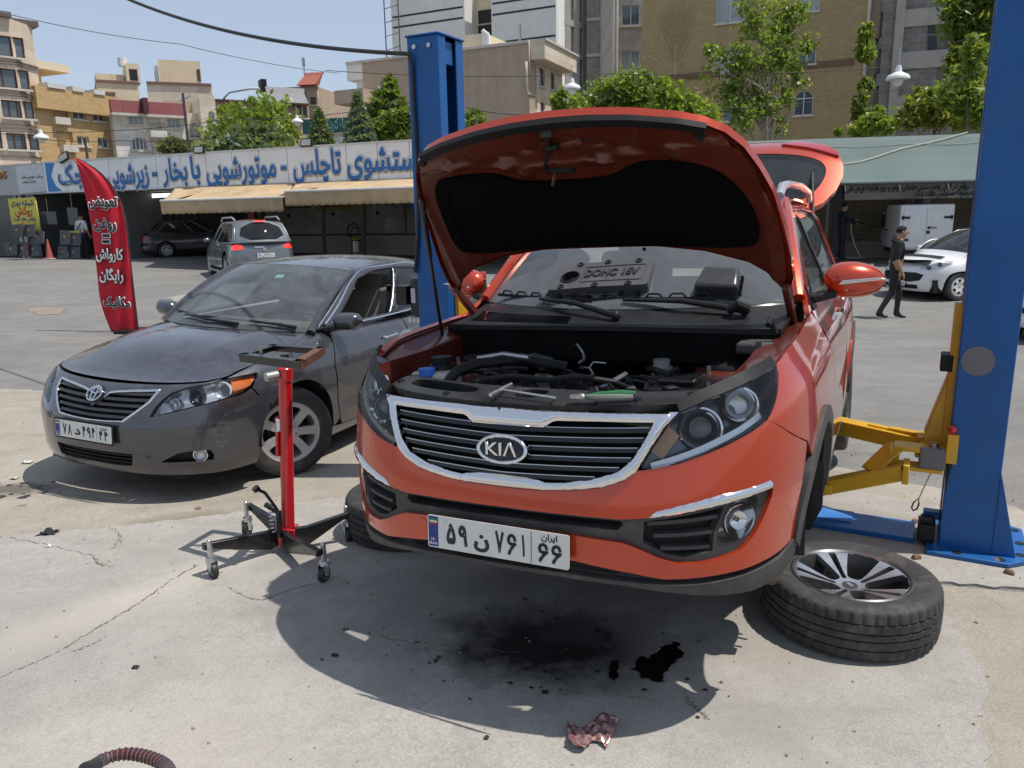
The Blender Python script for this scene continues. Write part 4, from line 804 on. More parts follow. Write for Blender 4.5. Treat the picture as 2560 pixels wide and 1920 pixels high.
for q in ((.08, -.06), (.27, -.06), (.36, .04), (.37, .2), (.36, .38), (.2, .43)): MB().cyl((*q, .02), (*q, .0245), .022, n=14).build('bolt_hole', DARK, rp_)
MB().prism([(0, 0), (.10, 0), (0, .42)], .012, frame((CWD, .005, .022), (1, 0, 0), (0, 0, 1))).prism([(0, 0), (.10, 0), (0, .42)], .012, frame((CWD, CDP-.005, .022), (1, 0, 0), (0, 0, 1))).build('gusset', BLUE, rp_, bevel=.002)
c_ = lq(2445, 903, -.002); MB().cyl((c_.x, -.0015, c_.z), (c_.x, -.004, c_.z), .072, n=40).build('round_sticker', mat('grey_sticker', (.16, .16, .18), .5, 0, .1), rp_)
MB().b2((-.10, .0, .03), (-.02, .14, .12)).b2((-.09, .02, .12), (-.03, .12, .14)).build('base_pulley', BLKPL, rp_, bevel=.006); MB().b2((-.08, .10, .12), (-.0, .16, .16)).build('pulley_guard', BLUE, rp_, bevel=.004)
# carriage
z1 = lq(2395, 760, .1).z; q1 = lq(2367, 957, .1); q2 = lq(2312, 1093, .1)
cg = MB().b2((-.035, .10, q2.z-.02), (.0, .20, z1)).b2((-.03, .095, .40), (.02, .205, z1-.01)).build('carriage', YEL, rp_, bevel=.005)
MB().prism([(-.03, q1.z+.03), (q2.x, q2.z+.02), (q2.x, q2.z-.06), (-.03, q2.z-.10)], .012, Matrix.Translation((0, .12, 0)) @ Matrix.Rotation(pi/2, 4, 'X')).prism([(-.03, q1.z+.03), (q2.x, q2.z+.02), (q2.x, q2.z-.06), (-.03, q2.z-.10)], .012, Matrix.Translation((0, .20, 0)) @ Matrix.Rotation(pi/2, 4, 'X')).bar((-.03, .16, q1.z+.03), (q2.x, .16, q2.z+.02), .08, .012).build('carriage_gusset', YEL, cg, bevel=.003)
p = lq(2367, 908, .1); MB().box((p.x, .15, p.z), (.055, .12, .085)).build('rubber_pad', BLKPL, cg, bevel=.006)
pb = lq(2333, 1125, .02); PZ = pb.z
MB().cyl((pb.x, .03, PZ-.115), (pb.x, .03, PZ+.035), .026, n=20).build('pivot_pin', STEEL, cg); MB().lathe([(.038, PZ+.012), (.036, PZ+.016), (0, PZ+.018)], (pb.x, .03, 0), n=20).build('pin_washer', ZINC, cg)
MB().box((pb.x, -.02, PZ-.035), (.125, .03, .11)).build('grey_cover', mat('grey_cap_plastic', (.15, .15, .16), .55), cg, bevel=.014, bseg=3)
MB().b2((pb.x-.06, .0, PZ-.085), (pb.x+.10, .30, PZ+.0)).build('arm_head', YEL, cg, bevel=.006)
lv = lq(2380, 1122, -.02); MB().box((lv.x, -.02, lv.z), (.05, .035, .15)).build('release_housing', YEL, cg, bevel=.004)
b_ = lq(2382, 1074, -.02); MB().cyl((b_.x, -.02, lv.z+.06), (b_.x, -.02, b_.z), .005, n=8).ball(b_, .021, 16, 10).build('release_knob', mat('red_knob', (.62, .012, .03), .2, coat=.6), cg)
MB().tube([(lv.x-.005, -.02, lv.z-.07), (lv.x-.008, -.022, lv.z-.16)], [.012, .007], 8).tube([(lv.x-.008, -.022, lv.z-.16), (lv.x-.010, -.022, lv.z-.22)], .004, 6).build('release_cable', BLKPL, cg)
e0 = Vector((pb.x, .02, PZ-.12)); e1 = lq(2297, 1246, .0); MB().tube([e0, e1], .0028, 6).build('steel_wire', STEEL, cg); dl = (e1-e0).normalized(); sd = Vector((dl.z, 0, -dl.x))
MB().tube([e1, e1+dl*.03+sd*.014, e1+dl*.06+sd*.012, e1+dl*.07, e1+dl*.055-sd*.012, e1+dl*.03-sd*.012], .0045, 6, closed=True).build('wire_loop', BLKPL, cg)
# arms
def l3(x, y, z): return LI @ zp(x, y, z)
ar = MB(); za = PZ-.04; a0 = Vector((pb.x-.02, .24, za)); a1 = l3(2090, 1062, za+A0.z); dv = (a1-a0); a2 = a0+dv*1.25
ar.bar(a0, a2, .10, .085); ar.build('rear_arm', YEL, rp_, bevel=.006)
MB().bar(a0+dv*.02+Vector((0, 0, .045)), a0+dv*.62+Vector((0, 0, .047)), .045, .010).bar(a0+Vector((.02, -.02, .06)), a0+dv*.4+Vector((0, 0, .05)), .05, .012).build('arm_gear_plate', YEL, rp_, bevel=.002)
MB().b2((a0.x-.06, a0.y-.06, za-.06), (a0.x+.03, a0.y+.06, za+.06)).build('arm_knuckle', YEL, rp_, bevel=.01)
f0_ = Vector((pb.x-.12, .02, PZ-.075)); fe = l3(2068, 1215, .27+A0.z); k0 = l3(2262, 1178, f0_.z+A0.z-.02)
fa_ = MB().bar(k0, fe+(fe-k0)*.25, .10, .075).build('front_arm', YEL, rp_, bevel=.006)
MB().bar(Vector((pb.x+.06, .03, PZ+.0)), Vector((pb.x-.18, .03, PZ+.0)), .12, .022).bar(Vector((pb.x+.05, .03, PZ-.10)), Vector((pb.x-.18, .03, PZ-.10)), .12, .02).bar(Vector((pb.x-.17, .03, PZ+.0)), k0.lerp(fe, .45)+Vector((0, 0, .040)), .12, .016).b2((pb.x-.20, -.03, PZ-.12), (pb.x-.15, .09, PZ+.0)).bar(k0+Vector((.02, 0, -.0)), k0+Vector((-.01, 0, 0)), .13, .10).build('arm_bracket', YEL, fa_, bevel=.004)
MB().bar(fe+Vector((.03, -.06, .0)), fe+Vector((-.03, -.06, 0)), .02, .05).cyl(fe+(fe-k0)*.2+Vector((0, 0, .04)), fe+(fe-k0)*.2+Vector((0, 0, .13)), .06, n=20).build('arm_pad', YEL, fa_, bevel=.004)
# floor plate between the posts
SPN = 3.1
MB().b2((-SPN+.3, .02, .0), (-.11, .27, .03)).build('floor_plate', BLUE, rp_, bevel=.004); MB().b2((-.9, .10, .03), (-.42, .26, .038)).build('floor_plate_cover', mat('light_blue_paint', (.05, .20, .55), .5, 0, .2, 6, dirt=((.16, .24, .38), 6, .5)), rp_)
lp_ = empty('lift_post', label='left blue lift post carrying a black motor and white oil tank', cat='vehicle lift'); lm = LF.copy(); lm.translation = A0-LX*(SPN+CWD-.13)+DX*.06; lp_.matrix_basis = lm
column(lp_, -1); MB().prism([(-.1, -.1), (.3, -.1), (.3, .45), (-.1, .45)], .022).build('base_plate', BLUE, lp_, bevel=.004)
MB().b2((CWD, .09, .35), (CWD+.035, .21, 1.22)).b2((CWD+.0, .08, .35), (CWD+.1, .22, .5)).build('carriage', YEL, lp_, bevel=.005); MB().b2((CWD+.1, .0, .37), (CWD+.9, .12, .45)).build('arm', YEL, lp_, bevel=.006)
LI2 = lm.inverted()
def lq2(x, y, d): o = LI2 @ Vector((0, 0, CH)); r = LI2.to_3x3() @ pxray(x, y); return o+r*((d-o.y)/r.y)
dm = .10; t0 = lq2(1055, 702, dm); t1 = lq2(1055, 785, dm); rm = .5*abs(lq2(1077, 740, dm).x-lq2(1032, 740, dm).x)
mo = MB().cyl((t1.x, dm, t1.z), (t1.x, dm, t0.z), rm, n=24).lathe([(rm, 0), (rm*.95, .02), (rm*.5, .03), (0, .03)], (t1.x, dm, t0.z), n=24).build('motor', mat('motor_black', (.012, .012, .013), .3, 0, .1), lp_)
MB().box((t1.x-.012, dm-rm-.002, (t0.z+t1.z)/2+.02), (.035, .006, .10)).build('motor_label', mat('pale_label', (.5, .5, .55), .5), mo)
bx = lq2(1019, 736, dm); MB().box((bx.x, dm-.03, bx.z), (.09, .10, .13)).build('switch_box', BLKGL, mo, bevel=.006)
vb = lq2(1055, 797, dm); MB().box((vb.x, dm-.02, vb.z), (.13, .12, .045)).build('valve_block', STEEL, mo, bevel=.004)
for k in (-1, 0, 1): MB().cyl((vb.x+k*.032, dm-.075, vb.z), (vb.x+k*.032, dm-.095, vb.z), .013, n=12).build('valve_plug', ZINC, mo)
tk = lq2(1048, 850, dm); MB().prism([(-.12, -.20), (.10, -.20), (.10, .06), (.06, .085), (-.07, .085), (-.12, .04)], .17, frame((tk.x, dm+.08, tk.z), (1, 0, 0), (0, 0, 1))).build('oil_tank', mat('white_tank', (.62, .62, .58), .45, 0, .1), mo, bevel=.02, bseg=3)
# ------------------------------------------------------------------ transmission jack
JC = gp(722, 1376); RED = mat('jack_red_paint', (.55, .012, .02), .22, 0, .06, coat=.6); JBLK = mat('jack_black_paint', (.014, .014, .015), .28, 0, .15, 12, coat=.3)
jk = empty('transmission_jack', label='tall red hydraulic jack with black cradle on four castor wheels', cat='jack', loc=(JC.x, JC.y, .013)); JL = lambda v: Vector(v)-Vector((JC.x, JC.y, .013))
MB().cyl((0, 0, .10), (0, 0, .985), .034, n=28).build('cylinder', RED, jk); MB().lathe([(.034, .92), (.039, .925), (.039, .985), (.034, .99), (.02, .992), (0, .992)], n=28).build('collar', RED, jk)
MB().b2((-.045, -.045, .055), (.045, .045, .125)).b2((-.043, -.043, .02), (-.025, .043, .06)).b2((.025, -.043, .02), (.043, .043, .06)).build('base_block', RED, jk, bevel=.004)
MB().b2((-.05, -.03, .52), (-.03, .0, .73)).build('cylinder_lug', RED, jk, bevel=.008); MB().box((-.028, -.026, .69), (.03, .012, .065), (0, 0, .7)).build('label', mat('white_label', (.6, .6, .6), .5, 0, .3, 90), jk)
MB().cyl((-.03, -.03, .955), (-.075, -.075, .95), .022, n=20).build('release_valve', mat('grey_valve', (.4, .41, .40), .35, .3), jk)
MB().cyl((0, 0, .985), (0, 0, 1.03), .016, n=16).build('ram', CHROME, jk)
for q_ in list(jk.children): q_.rotation_euler = (0, RD(3.6), 0)   # the worn column leans a little
TL = Vector((.066, 0, 0))
for px_, py_ in ((527, 1449), (817, 1455), (620, 1347), (876, 1353)):
    w_ = JL(gp(px_, py_)); h_ = Vector((w_.x, w_.y, 0)); d = h_.normalized(); sd = Vector((-d.y, d.x, 0)); e = h_-d*.012
    L_ = e.length; lg = MB().prism([(.02, .035), (.10, .02), (L_-.02, .135), (L_+.02, .14), (L_+.02, .175), (.10, .125), (.02, .125)], .03, frame(sd*-.015, d, UZ)).build('leg', JBLK, jk, bevel=.004)
    MB().cyl(e+UZ*.10, e+UZ*.185, .013, n=14).ball(e+UZ*.187, .013, 10, 6).build('castor_stem', ZINC, lg)
    a = rng.uniform(-.6, .6)+(.3 if px_ < 700 else -.2); ax = Vector((cos(a), sin(a), 0)); fwv = Vector((-ax.y, ax.x, 0)); c = e+UZ*.04-fwv*.012
    MB().cyl(e+UZ*.085, e+UZ*.105, .028, .024, 18).prism([(-.02, .0), (.012, -.012), (.03, .05), (-.025, .055)], .003, frame(c+ax*.016, fwv, UZ)).prism([(-.02, .0), (.012, -.012), (.03, .05), (-.025, .055)], .003, frame(c-ax*.019, fwv, UZ)).build('castor_fork', ZINC, lg)
    wl = MB().lathe([(.0, -.010), (.030, -.012), (.038, -.014), (.040, -.008), (.040, .008), (.038, .014), (.030, .012), (.0, .010)], c, ax, 24).build('castor_wheel', mat('castor_black', (.02, .02, .02), .5), lg)
    for k in range(5): t = k*2*pi/5; q = c+(fwv*cos(t)+UZ*sin(t))*.022; MB().cyl(q-ax*.0125, q+ax*.0125, .006, n=8).build('wheel_hole', mat('grey_hole', (.3, .3, .29), .6), lg)
fw2 = Vector((-.35, -.94, 0)).normalized(); rt2 = Vector((fw2.y, -fw2.x, 0))
MB().bar(fw2*.06+UZ*.09, fw2*.055+UZ*.235, .018, .03, fw2).bar(fw2*.062+UZ*.235+rt2*0, fw2*.07+rt2*.07+UZ*.27, .02, .025).build('pump_body', JBLK, jk, bevel=.003)
hd = JL(at(640, 1222, 3.72)); MB().tube([fw2*.07+UZ*.255, hd*.6+fw2*.02+UZ*.12, hd], .0085, 8).tube([hd*.93+(fw2*.07+UZ*.255)*.07, hd*1.06-(fw2*.07+UZ*.255)*.06], .019, 8).build('pump_handle', JBLK, jk)
MB().tube([fw2*.05+rt2*.045+Vector((.017*cos(t), .017*sin(t), .10+.15*t/(2*pi*7))) for t in np.linspace(0, 2*pi*7, 90)], .004, 6).build('return_spring', ZINC, jk)
cn = [JL(zp(x, y, 1.075)) for x, y in ((598, 886), (679, 861), (811, 869), (752, 905))]; fr_ = empty('cradle'); fr_.parent = jk
for i in range(4):
    a, b = cn[i], cn[(i+1) % 4]; mid = sum(cn, Vector())/4; inn = (mid-(a+b)/2).normalized()
    MB().bar(a+inn*.022, b+inn*.022, .045, .005).bar(a+UZ*-.018, b+UZ*-.018, .005, .038).build('cradle_rail', JBLK if i != 2 else mat('rusty_rail', (.16, .07, .04), .6, .2, .35, 14), fr_)
mid = sum(cn, Vector())/4; mid.z = 0
for s_ in (1, -1): MB().tube([TL+Vector((0, 0, 1.015)), (mid+TL)*.5+Vector((.06*s_, .01*s_, 1.008)), mid+Vector((.13*s_, .0, 1.02)), mid+Vector((.155*s_, .0, 1.055))], .012, 8).build('cradle_arm', JBLK, fr_)
MB().cyl(TL+Vector((0, 0, 1.0)), TL+Vector((0, 0, 1.055)), .022, n=14).build('saddle_hub', JBLK, fr_); MB().b2((-.06, -.004, 1.05), (-.045, .004, 1.10)).build('locating_pin', STEEL, fr_)
# ------------------------------------------------------------------ loose wheels
q = gp(2125, 1560); tw = empty('loose_wheel', label='loose alloy wheel with worn tyre lying flat beside the right lift post', cat='wheel', group='wheels taken off the orange SUV')
cpos = zp(2126, 1448, .20); tw.location = (cpos.x, cpos.y, .013+.1125); tw.rotation_euler = (0, 0, RD(104)); wheel(tw, .352, .225, .238, 'kia', 240, badge='KI\u039b', discm=False)
tl = empty('loose_wheel', label='loose wheel lying flat behind the red jack, half hidden by the bumper', cat='wheel', group='wheels taken off the orange SUV')
cpos = zp(1022, 1262, .15); tl.location = (cpos.x, cpos.y, .013+.1125); tl.rotation_euler = (0, 0, 1.); wheel(tl, .352, .225, .238, 'kia', 240, discm=False)
class SkirtH(Skirt):
    "skirt whose upper part (v > .55) is scaled by a height factor along s"
    def __init__(s,plan,fz,sz,rz,hk):
        Skirt.__init__(s,plan,fz,sz,rz); s.h=spl(*zip(*hk))
    def __call__(s,u,v):
        P=Skirt.__call__(s,u,v); hh=s.h(np.clip(P[:,1],-1,5)); z=P[:,2]; P[:,2]=np.where(z>.55,.55+(z-.55)*hh,z); return P
CAM=SkirtH([(0,-.93),(.25,-.915),(.45,-.87),(.62,-.785),(.75,-.66),(.83,-.48),(.87,-.28),(.885,0),(.905,.6),(.91,1.4),(.905,2.2),(.885,2.8),(.84,3.35),(.74,3.68),(.5,3.83),(0,3.875)],
 [(.15,.10),(.22,.04),(.32,.008),(.45,0),(.55,.004),(.65,.03),(.75,.07),(.85,.12),(.93,.19),(1.0,.3)],
 [(.15,.08),(.25,.03),(.4,.01),(.55,0),(.68,.003),(.78,.018),(.86,.045),(.93,.095),(.965,.15),(.985,.21),(1.0,.27),(1.05,.4)],
 [(.15,.10),(.3,.0),(.6,0),(.8,.04),(.95,.12),(1.0,.2),(1.05,.3)],
 [(-1,.60),(-.6,.66),(-.3,.76),(0,.87),(.3,.96),(.6,1.0),(1.5,1.0),(2.6,1.0),(3.4,.98),(5,.95)])
# ------------------------------------------------------------------ dark grey saloon
CM = Car('saloon_car', (-2.406, 5.677, -.078, -22.63, -.15, 1.73), 'dusty dark grey saloon with an open driver window behind the red jack', 'car')
CR, S = CM.r, CAM
CPT = paint('dark_grey_paint', (.062, .063, .074), .6, .28, dust=.15, dcol=(.27, .27, .28))
g1 = lambda P: P
HEAD = [(.474, .655), (.505, .74), (.54, .80), (.596, .862), (.701, .90), (.80, .912), (.915, .918), (1.03, .914), (1.117, .906), (1.244, .885), (1.239, .86), (1.172, .815), (1.093, .782), (.937, .772), (.758, .745), (.596, .700)]
GRL = [(0, .728), (.041, .755), (.075, .80), (.105, .838), (.16, .852), (.288, .868), (.481, .880), (.433, .791), (.346, .689), (.275, .606), (.142, .594), (0, .590)]
GRLo = [(0, .71), (.03, .74), (.065, .79), (.10, .855), (.16, .868), (.288, .884), (.512, .898), (.452, .785), (.362, .68), (.285, .590), (.142, .578), (0, .574)]
INT = [(0, .372), (.342, .371), (.325, .29), (.26, .283), (0, .287)]
FOG = [(.52, .322), (.637, .380), (.70, .388), (.833, .382), (.852, .345), (.848, .309), (.70, .312)]
ARCc = [(1.60+.40*cos(a), .315+.395*sin(a)) for a in np.linspace(pi*.985, 0, 30)]
bout = [(0, .922), (.30, .926), (.60, .929), (1.0, .930), (.915, .922), (.80, .917), (.701, .905), (.596, .868), (.535, .806), (.498, .745), (.466, .652), (.596, .690), (.758, .737), (.937, .764), (1.093, .772), (1.165, .795), (1.20, .72), (1.30, .700)]+[p for p in ARCc if p[0] < 1.31][::-1][:-1]+[(1.19, .20), (.974, .205), (.609, .225), (.316, .235), (0, .24)]
panel('bumper_cover', S, sym(bout), CPT, CR, holes=[sym(GRLo), sym(INT), FOG, mir(FOG)], flange=.02, step=.028)
gvd = panel('grille', S, sym([(0, .84), (.12, .86), (.48, .88), (.35, .68), (.27, .6), (0, .585)]), DARK, CR, off=-.05, flange=0, step=.05)
panel('grille_surround', S, sym(GRLo), CHROME, CR, holes=[sym(GRL)], off=.0, flange=.03, step=.009, bulge=(.007, .009))
for k in range(5):
    v0 = .85-.054*k; lo_ = float(np.interp(v0, [.60, .70, .75, .80, .85], [0, 0, .03, .07, .12])); hi_ = float(np.interp(v0, [.60, .69, .79, .88], [.27, .345, .432, .475]))
    for sg in (1, -1): strip_on(S, [(sg*u, v0+.01*(u/.4)) for u in np.linspace(lo_, hi_, 16)], .026, .022, -.03).build('grille_bar', mat('grille_grey', (.03, .03, .032), .35), gvd)
es = lambda u, v: S(u, v)+nrm(S, np.atleast_1d(u), np.broadcast_to(v, np.atleast_1d(u).shape))*.02
def ering(a, b, cx=0, cy=0, w=.010): return [(-.012+cx+a*cos(t), .815+cy+b*sin(t)) for t in np.linspace(0, 2*pi, 36, endpoint=False)]
em = panel('emblem_back', es, ering(.075, .075), BLKGL, CR, off=-.012, flange=.03, step=.03)
for a, b, cy in ((.062, .062, 0), (.020, .058, 0), (.042, .022, .026)): strip_on(es, ering(a, b, 0, cy), .011, .008, -.012, True).build('emblem_ring', CHROME, em)
panel('intake', S, sym([(0, .38), (.36, .38), (.34, .27), (0, .275)]), DARK, CR, off=-.05, flange=0, step=.06)
for k in range(3): strip_on(S, [(u, .35-.025*k) for u in np.linspace(-.33, .33, 24)], .008, .02, -.04).build('intake_bar', BLKPL, CR)
for sg in (1, -1):
    P = (lambda q: q) if sg > 0 else mir
    fr2 = panel('fog_recess', S, P(FOG), BLKPL, CR, off=-.045, flange=-.04, step=.03); n_ = nrm(S, np.array([sg*.765]), np.array([.355]))[0]; n_ = n_+np.array([0, -.5, 0]); n_ /= np.linalg.norm(n_); p = S([sg*.765], [.352])[0]-n_*.03
    MB().lathe([(.044, 0), (.046, .02), (.040, .022), (.036, .012)], p, n_, 24).build('fog_bezel', CHROME, fr2); MB().lathe([(.037, .012), (.02, .002), (0, 0)], p, n_, 20).build('fog_reflector', REFL, fr2); MB().lathe([(.038, .016), (.02, .02), (0, .021)], p, n_, 20).build('lens', CLEAR, fr2)
    hs_ = smooth_poly(HEAD, 1); c0 = np.mean(np.array(HEAD), 0); inn = [tuple(c0*.05+np.array(q)*.95) for q in HEAD]
    h = panel('headlight', S, P(inn), mat('lamp_silver', (.72, .72, .73), .18, .7), CR, off=-.065, flange=-.06, step=.03); panel('lens', S, P(hs_), CLEAR, h, off=.002, flange=.008, step=.03)
    for u, v, r in ((.75, .82, .050), (.94, .845, .056), (.60, .765, .038)):
        n_ = nrm(S, np.array([sg*u]), np.array([v]))[0]*.5+np.array([0, -1., 0]); n_ /= np.linalg.norm(n_); p = S([sg*u], [v])[0]-n_*.075
        MB().lathe([(r, 0), (r*1.08, .035), (r*.95, .038), (r*.6, .012), (0, .004)], p, n_, 26).build('reflector', REFL if u != .75 else mat('lamp_inner_dark', (.12, .12, .13), .12, .7), h)
        if u == .75: MB().lathe([(r*.75, .02), (r*.5, .042), (0, .05)], p, n_, 22).build('projector_lens', CLEAR, h)
    panel('turn_signal', S, P([(1.05, .905), (1.115, .902), (1.228, .882), (1.222, .862), (1.165, .822), (1.09, .79), (1.03, .79)]), AMBER, h, off=-.02, flange=.03, step=.03)
    fd = [(1.175, .80), (1.25, .865), (1.262, .893), (1.12, .915), (1.03, .924), (1.148, .938), (1.42, .950), (1.70, .958), (1.97, .978), (2.07, .985), (2.12, .97), (2.035, .745), (2.05, .451), (2.085, .30), (2.02, .25)]+[p for p in ARCc if p[0] > 1.31][::-1]+[(1.21, .73)]
    panel('fender', S, P(fd), CPT, CR, flange=.02, step=.03)
    bw = lambda u, v: .004*np.exp(-((v-.62)/.03)**2)-.008*np.exp(-((v-.45)/.10)**2)
    dr = panel('front_door', S, P([(2.132, .965), (2.048, .745), (2.062, .451), (2.095, .30), (2.13, .245), (3.17, .245), (3.19, .5), (3.19, .985), (2.6, .98)]), CPT, CR, step=.04, wavy=bw)
    panel('rear_door', S, P([(3.205, .985), (3.205, .245), (3.8, .245), (3.86, .40), (3.98, .62), (4.15, .74), (4.25, .985)]), CPT, CR, step=.05, wavy=bw)
    ARr = [(4.28+.40*cos(a), .315+.395*sin(a)) for a in np.linspace(pi*.985, 0, 24)]
    panel('quarter_panel', S, P([(4.262, .985), (4.165, .74), (4.0, .62)]+[p for p in ARr if p[0] > 3.97]+[(4.72, .22), (5.4, .22), (5.99, .24), (5.99, .96), (5.2, .965), (4.8, .975)]), CPT, CR, step=.06)
    panel('sill', S, P([(2.02, .25), (2.09, .235), (3.85, .235), (3.88, .17), (2.02, .16)]), CPT, CR, off=-.004, step=.06)
    # greenhouse
    A_ = [(sg*.725, .50, .985), (sg*.775, .95, .985), (sg*.80, 1.55, .99), (sg*.79, 2.2, .995), (sg*.73, 3.05, 1.005)]; B_ = [(sg*.592, 1.22, 1.385), (sg*.605, 1.5, 1.405), (sg*.61, 1.85, 1.412), (sg*.60, 2.2, 1.40), (sg*.57, 2.62, 1.355)]
    GH = Coons(A_, B_, (sg*.02, 0, 0)) if sg > 0 else Coons(A_[::1], B_[::1], (sg*.02, 0, 0))
    w1 = [(.115, .06), (.47, .05), (.50, .90), (.30, .90), (.14, .80)]; w2 = [(.52, .05), (.80, .07), (.83, .35), (.77, .86), (.55, .90)]
    flipo = lambda q: q
    pf = panel('window_frame', GH, SQ, CPT, CR, holes=[w1, w2], flange=0, step=.06)
    sm_ = pf.modifiers.new('thick', 'SOLIDIFY'); sm_.thickness = .03; sm_.offset = 0
    panel('rear_side_glass', GH, w2, DGLASS, CR, flange=0, step=.1)
    if sg < 0: panel('front_side_glass', GH, w1, SGLASS, CR, flange=0, step=.1)
    strip_on(GH, ucurve([(.06, .02), (.3, .012), (.6, .012), (.84, .03)], 30), .018, .008, .012 if sg > 0 else -.02).build('belt_trim', CHROME, CR)
    strip_on(GH, ucurve([(.045, .02), (.06, .5), (.085, .86), (.14, .955), (.3, .965), (.55, .965), (.78, .94), (.86, .6), (.86, .05)], 60), .016, .006, .012 if sg > 0 else -.02).build('window_trim', CHROME, CR)
    strip_on(GH, [(.49, .04), (.51, .5), (.525, .93)], .03, .006, .012 if sg > 0 else -.02).build('door_pillar', BLKGL, CR)
    rows = []
    for i in range(12):
        t = i/11; x = .80+.235*t; r = max(1-(2*t-1)**4*.97, .03)**.5; rows.append([(sg*x, .68+.03*t-.075*r*cos(a)*(1 if cos(a) > 0 else .6), 1.045+.01*t+.068*r*np.sign(sin(a))*abs(sin(a))**.8) for a in np.linspace(0, 2*pi, 25)])
    mo = MB().grid(np.array(rows)).build('door_mirror', CPT, CR, smooth=80); MB().bar((sg*.74, .62, .985), (sg*.84, .66, 1.005), .10, .04).build('mirror_stalk', BLKPL, mo, bevel=.01)
    for u in (2.98, 4.08):
        p, q = S([sg*u], [.84])[0], S([sg*(u-.2)], [.835])[0]; o_ = Vector((sg*.03, 0, 0)); MB().tube([q, Vector(q)*.97+Vector(p)*.03+o_, Vector(q)*.1+Vector(p)*.9+o_, p], .011, 8).build('door_handle', CHROME, CR)
    MB().grid(np.array([[(sg*x, .09+r_*cos(a), .315+r_*sin(a)) for a in np.linspace(0, pi, 24)] for x, r_ in ((.87, .40), (.75, .41), (.60, .40))])).b2((sg*.58, -.38, .25), (sg*.62, .52, .75)).build('wheel_housing', DARK, CR)
    wf = empty('front_wheel'); wf.parent = CR; wf.location = (sg*.775, .075, .323); wf.rotation_euler = Euler((0, sg*pi/2, 0)); wf.matrix_basis = Matrix.Translation((sg*.765, .075, .323)) @ Matrix.Rotation(RD(-34), 4, 'Z') @ Matrix.Rotation(sg*pi/2, 4, 'Y'); wheel(wf, .33, .215, .222, 'camry', 120 if sg > 0 else 48, tread=sg > 0)
    wr = empty('rear_wheel'); wr.parent = CR; wr.matrix_basis = Matrix.Translation((sg*.79, 2.775, .323)) @ Matrix.Rotation(sg*pi/2, 4, 'Y'); wheel(wr, .33, .215, .222, 'camry', 48, tread=False)
def hoodS(a, t):
    a = np.atleast_1d(a); t = np.broadcast_to(t, a.shape); ss = np.interp(t, [0, .13, .4, .78, 1], [1.035, 1.148, 1.42, 1.75, 1.965]); vv = np.interp(t, [0, .13, .4, .78, 1], [.922, .937, .949, .960, .980])
    E_ = S(ss, vv); bow = -.27*(1-t)**.8-.27*t; cr = -.030+.068*t**.7+.055*np.sin(np.pi*np.clip(t, 0, 1))
    k = 1-np.abs(a)**2.2; rid = .012*np.exp(-((np.abs(a)-.62)/.10)**2)*np.clip(t*2, 0, 1)
    f_ = np.clip(t/.4, 0, 1); f_ = (f_*f_*(3-2*f_))[:, None]
    return S(1.035*a, np.full(a.shape, .932))*(1-f_)*1.0+f_*np.stack([E_[:, 0]*a, E_[:, 1]+bow*k, E_[:, 2]+cr*k+rid], 1)+(1-f_)*np.stack([0*a, E_[:, 1]-E_[:, 1].min()*0-S(np.array([1.035]), np.array([.922]))[0, 1], E_[:, 2]-S(np.array([1.035]), np.array([.922]))[0, 2]], 1)
panel('bonnet', hoodS, [(-1, 0), (1, 0), (1, 1), (-1, 1)], CPT, CR, off=.002, flange=0, step=.05)
MB().b2((-.62, -.4, .5), (.62, .5, .74)).build('engine_void', DARK, CR)
WSc = Coons([(-.71, .47, .985), (-.45, .31, 1.0), (0, .21, 1.01), (.45, .31, 1.0), (.71, .47, .985)], [(-.592, 1.22, 1.385), (-.35, 1.11, 1.418), (0, 1.065, 1.43), (.35, 1.11, 1.418), (.592, 1.22, 1.385)], (0, -.025, .03))
CWG = glass('dusty_windscreen', (.66, .74, .70), 1.52, dust=.16, opac=.10); panel('windscreen', WSc, SQ, CWG, CR, flange=0, step=.06)
strip_on(WSc, [(u, .93) for u in np.linspace(.02, .98, 24)], .14, .001, -.004).build('tint_band', mat('tint_band_grey', (.06, .07, .075), .3), CR)
MB().b2((0, 0, 0), (.001, .001, .001)).build('windscreen_speck', DARK, CR) if False else None
panel('windscreen_sticker', WSc, [(.57, .745), (.615, .75), (.612, .81), (.567, .805)], mat('pale_green_sticker', (.42, .68, .58), .6), CR, off=-.006, flange=0, step=.05)
strip_on(WSc, [(u, .02) for u in np.linspace(0, 1, 24)], .09, .004, -.012).build('cowl_panel', BLKPL, CR)
for (a, b), q in ((((.62, .03), (.30, .09)), (.12, .13)), (((.92, .02), (.66, .075)), (.42, .10))):
    P = [Vector(WSc([u], v)[0])+Vector((0, -.01, .022)) for u, v in (a, ((a[0]+b[0])/2, (a[1]+b[1])/2), b)]; o_ = MB().tube(P, [.014, .010, .007], 8).build('wiper_arm', BLKPL, CR); e = [Vector(WSc([u], v)[0])+Vector((0, -.006, .012)) for u, v in (q, (b[0]+.16, b[1]-.01))]; MB().bar(e[0], e[1], .010, .016).build('wiper_blade', BLKPL, o_)
for sg in (1, -1):
    MB().tube([np.array(WSc([.5+sg*.5], t)[0])+[sg*.02, .012, .004] for t in np.linspace(-.02, 1.0, 14)], [.036]+[.030]*12+[.028], 8).build('a_pillar', CPT, CR)
RFc = Coons([(-.60, 1.22, 1.388), (-.35, 1.11, 1.42), (0, 1.065, 1.432), (.35, 1.11, 1.42), (.60, 1.22, 1.388)], [(-.575, 2.62, 1.358), (-.3, 2.74, 1.39), (0, 2.78, 1.40), (.3, 2.74, 1.39), (.575, 2.62, 1.358)], (0, 0, .045)); panel('roof', RFc, SQ, CPT, CR, step=.06)
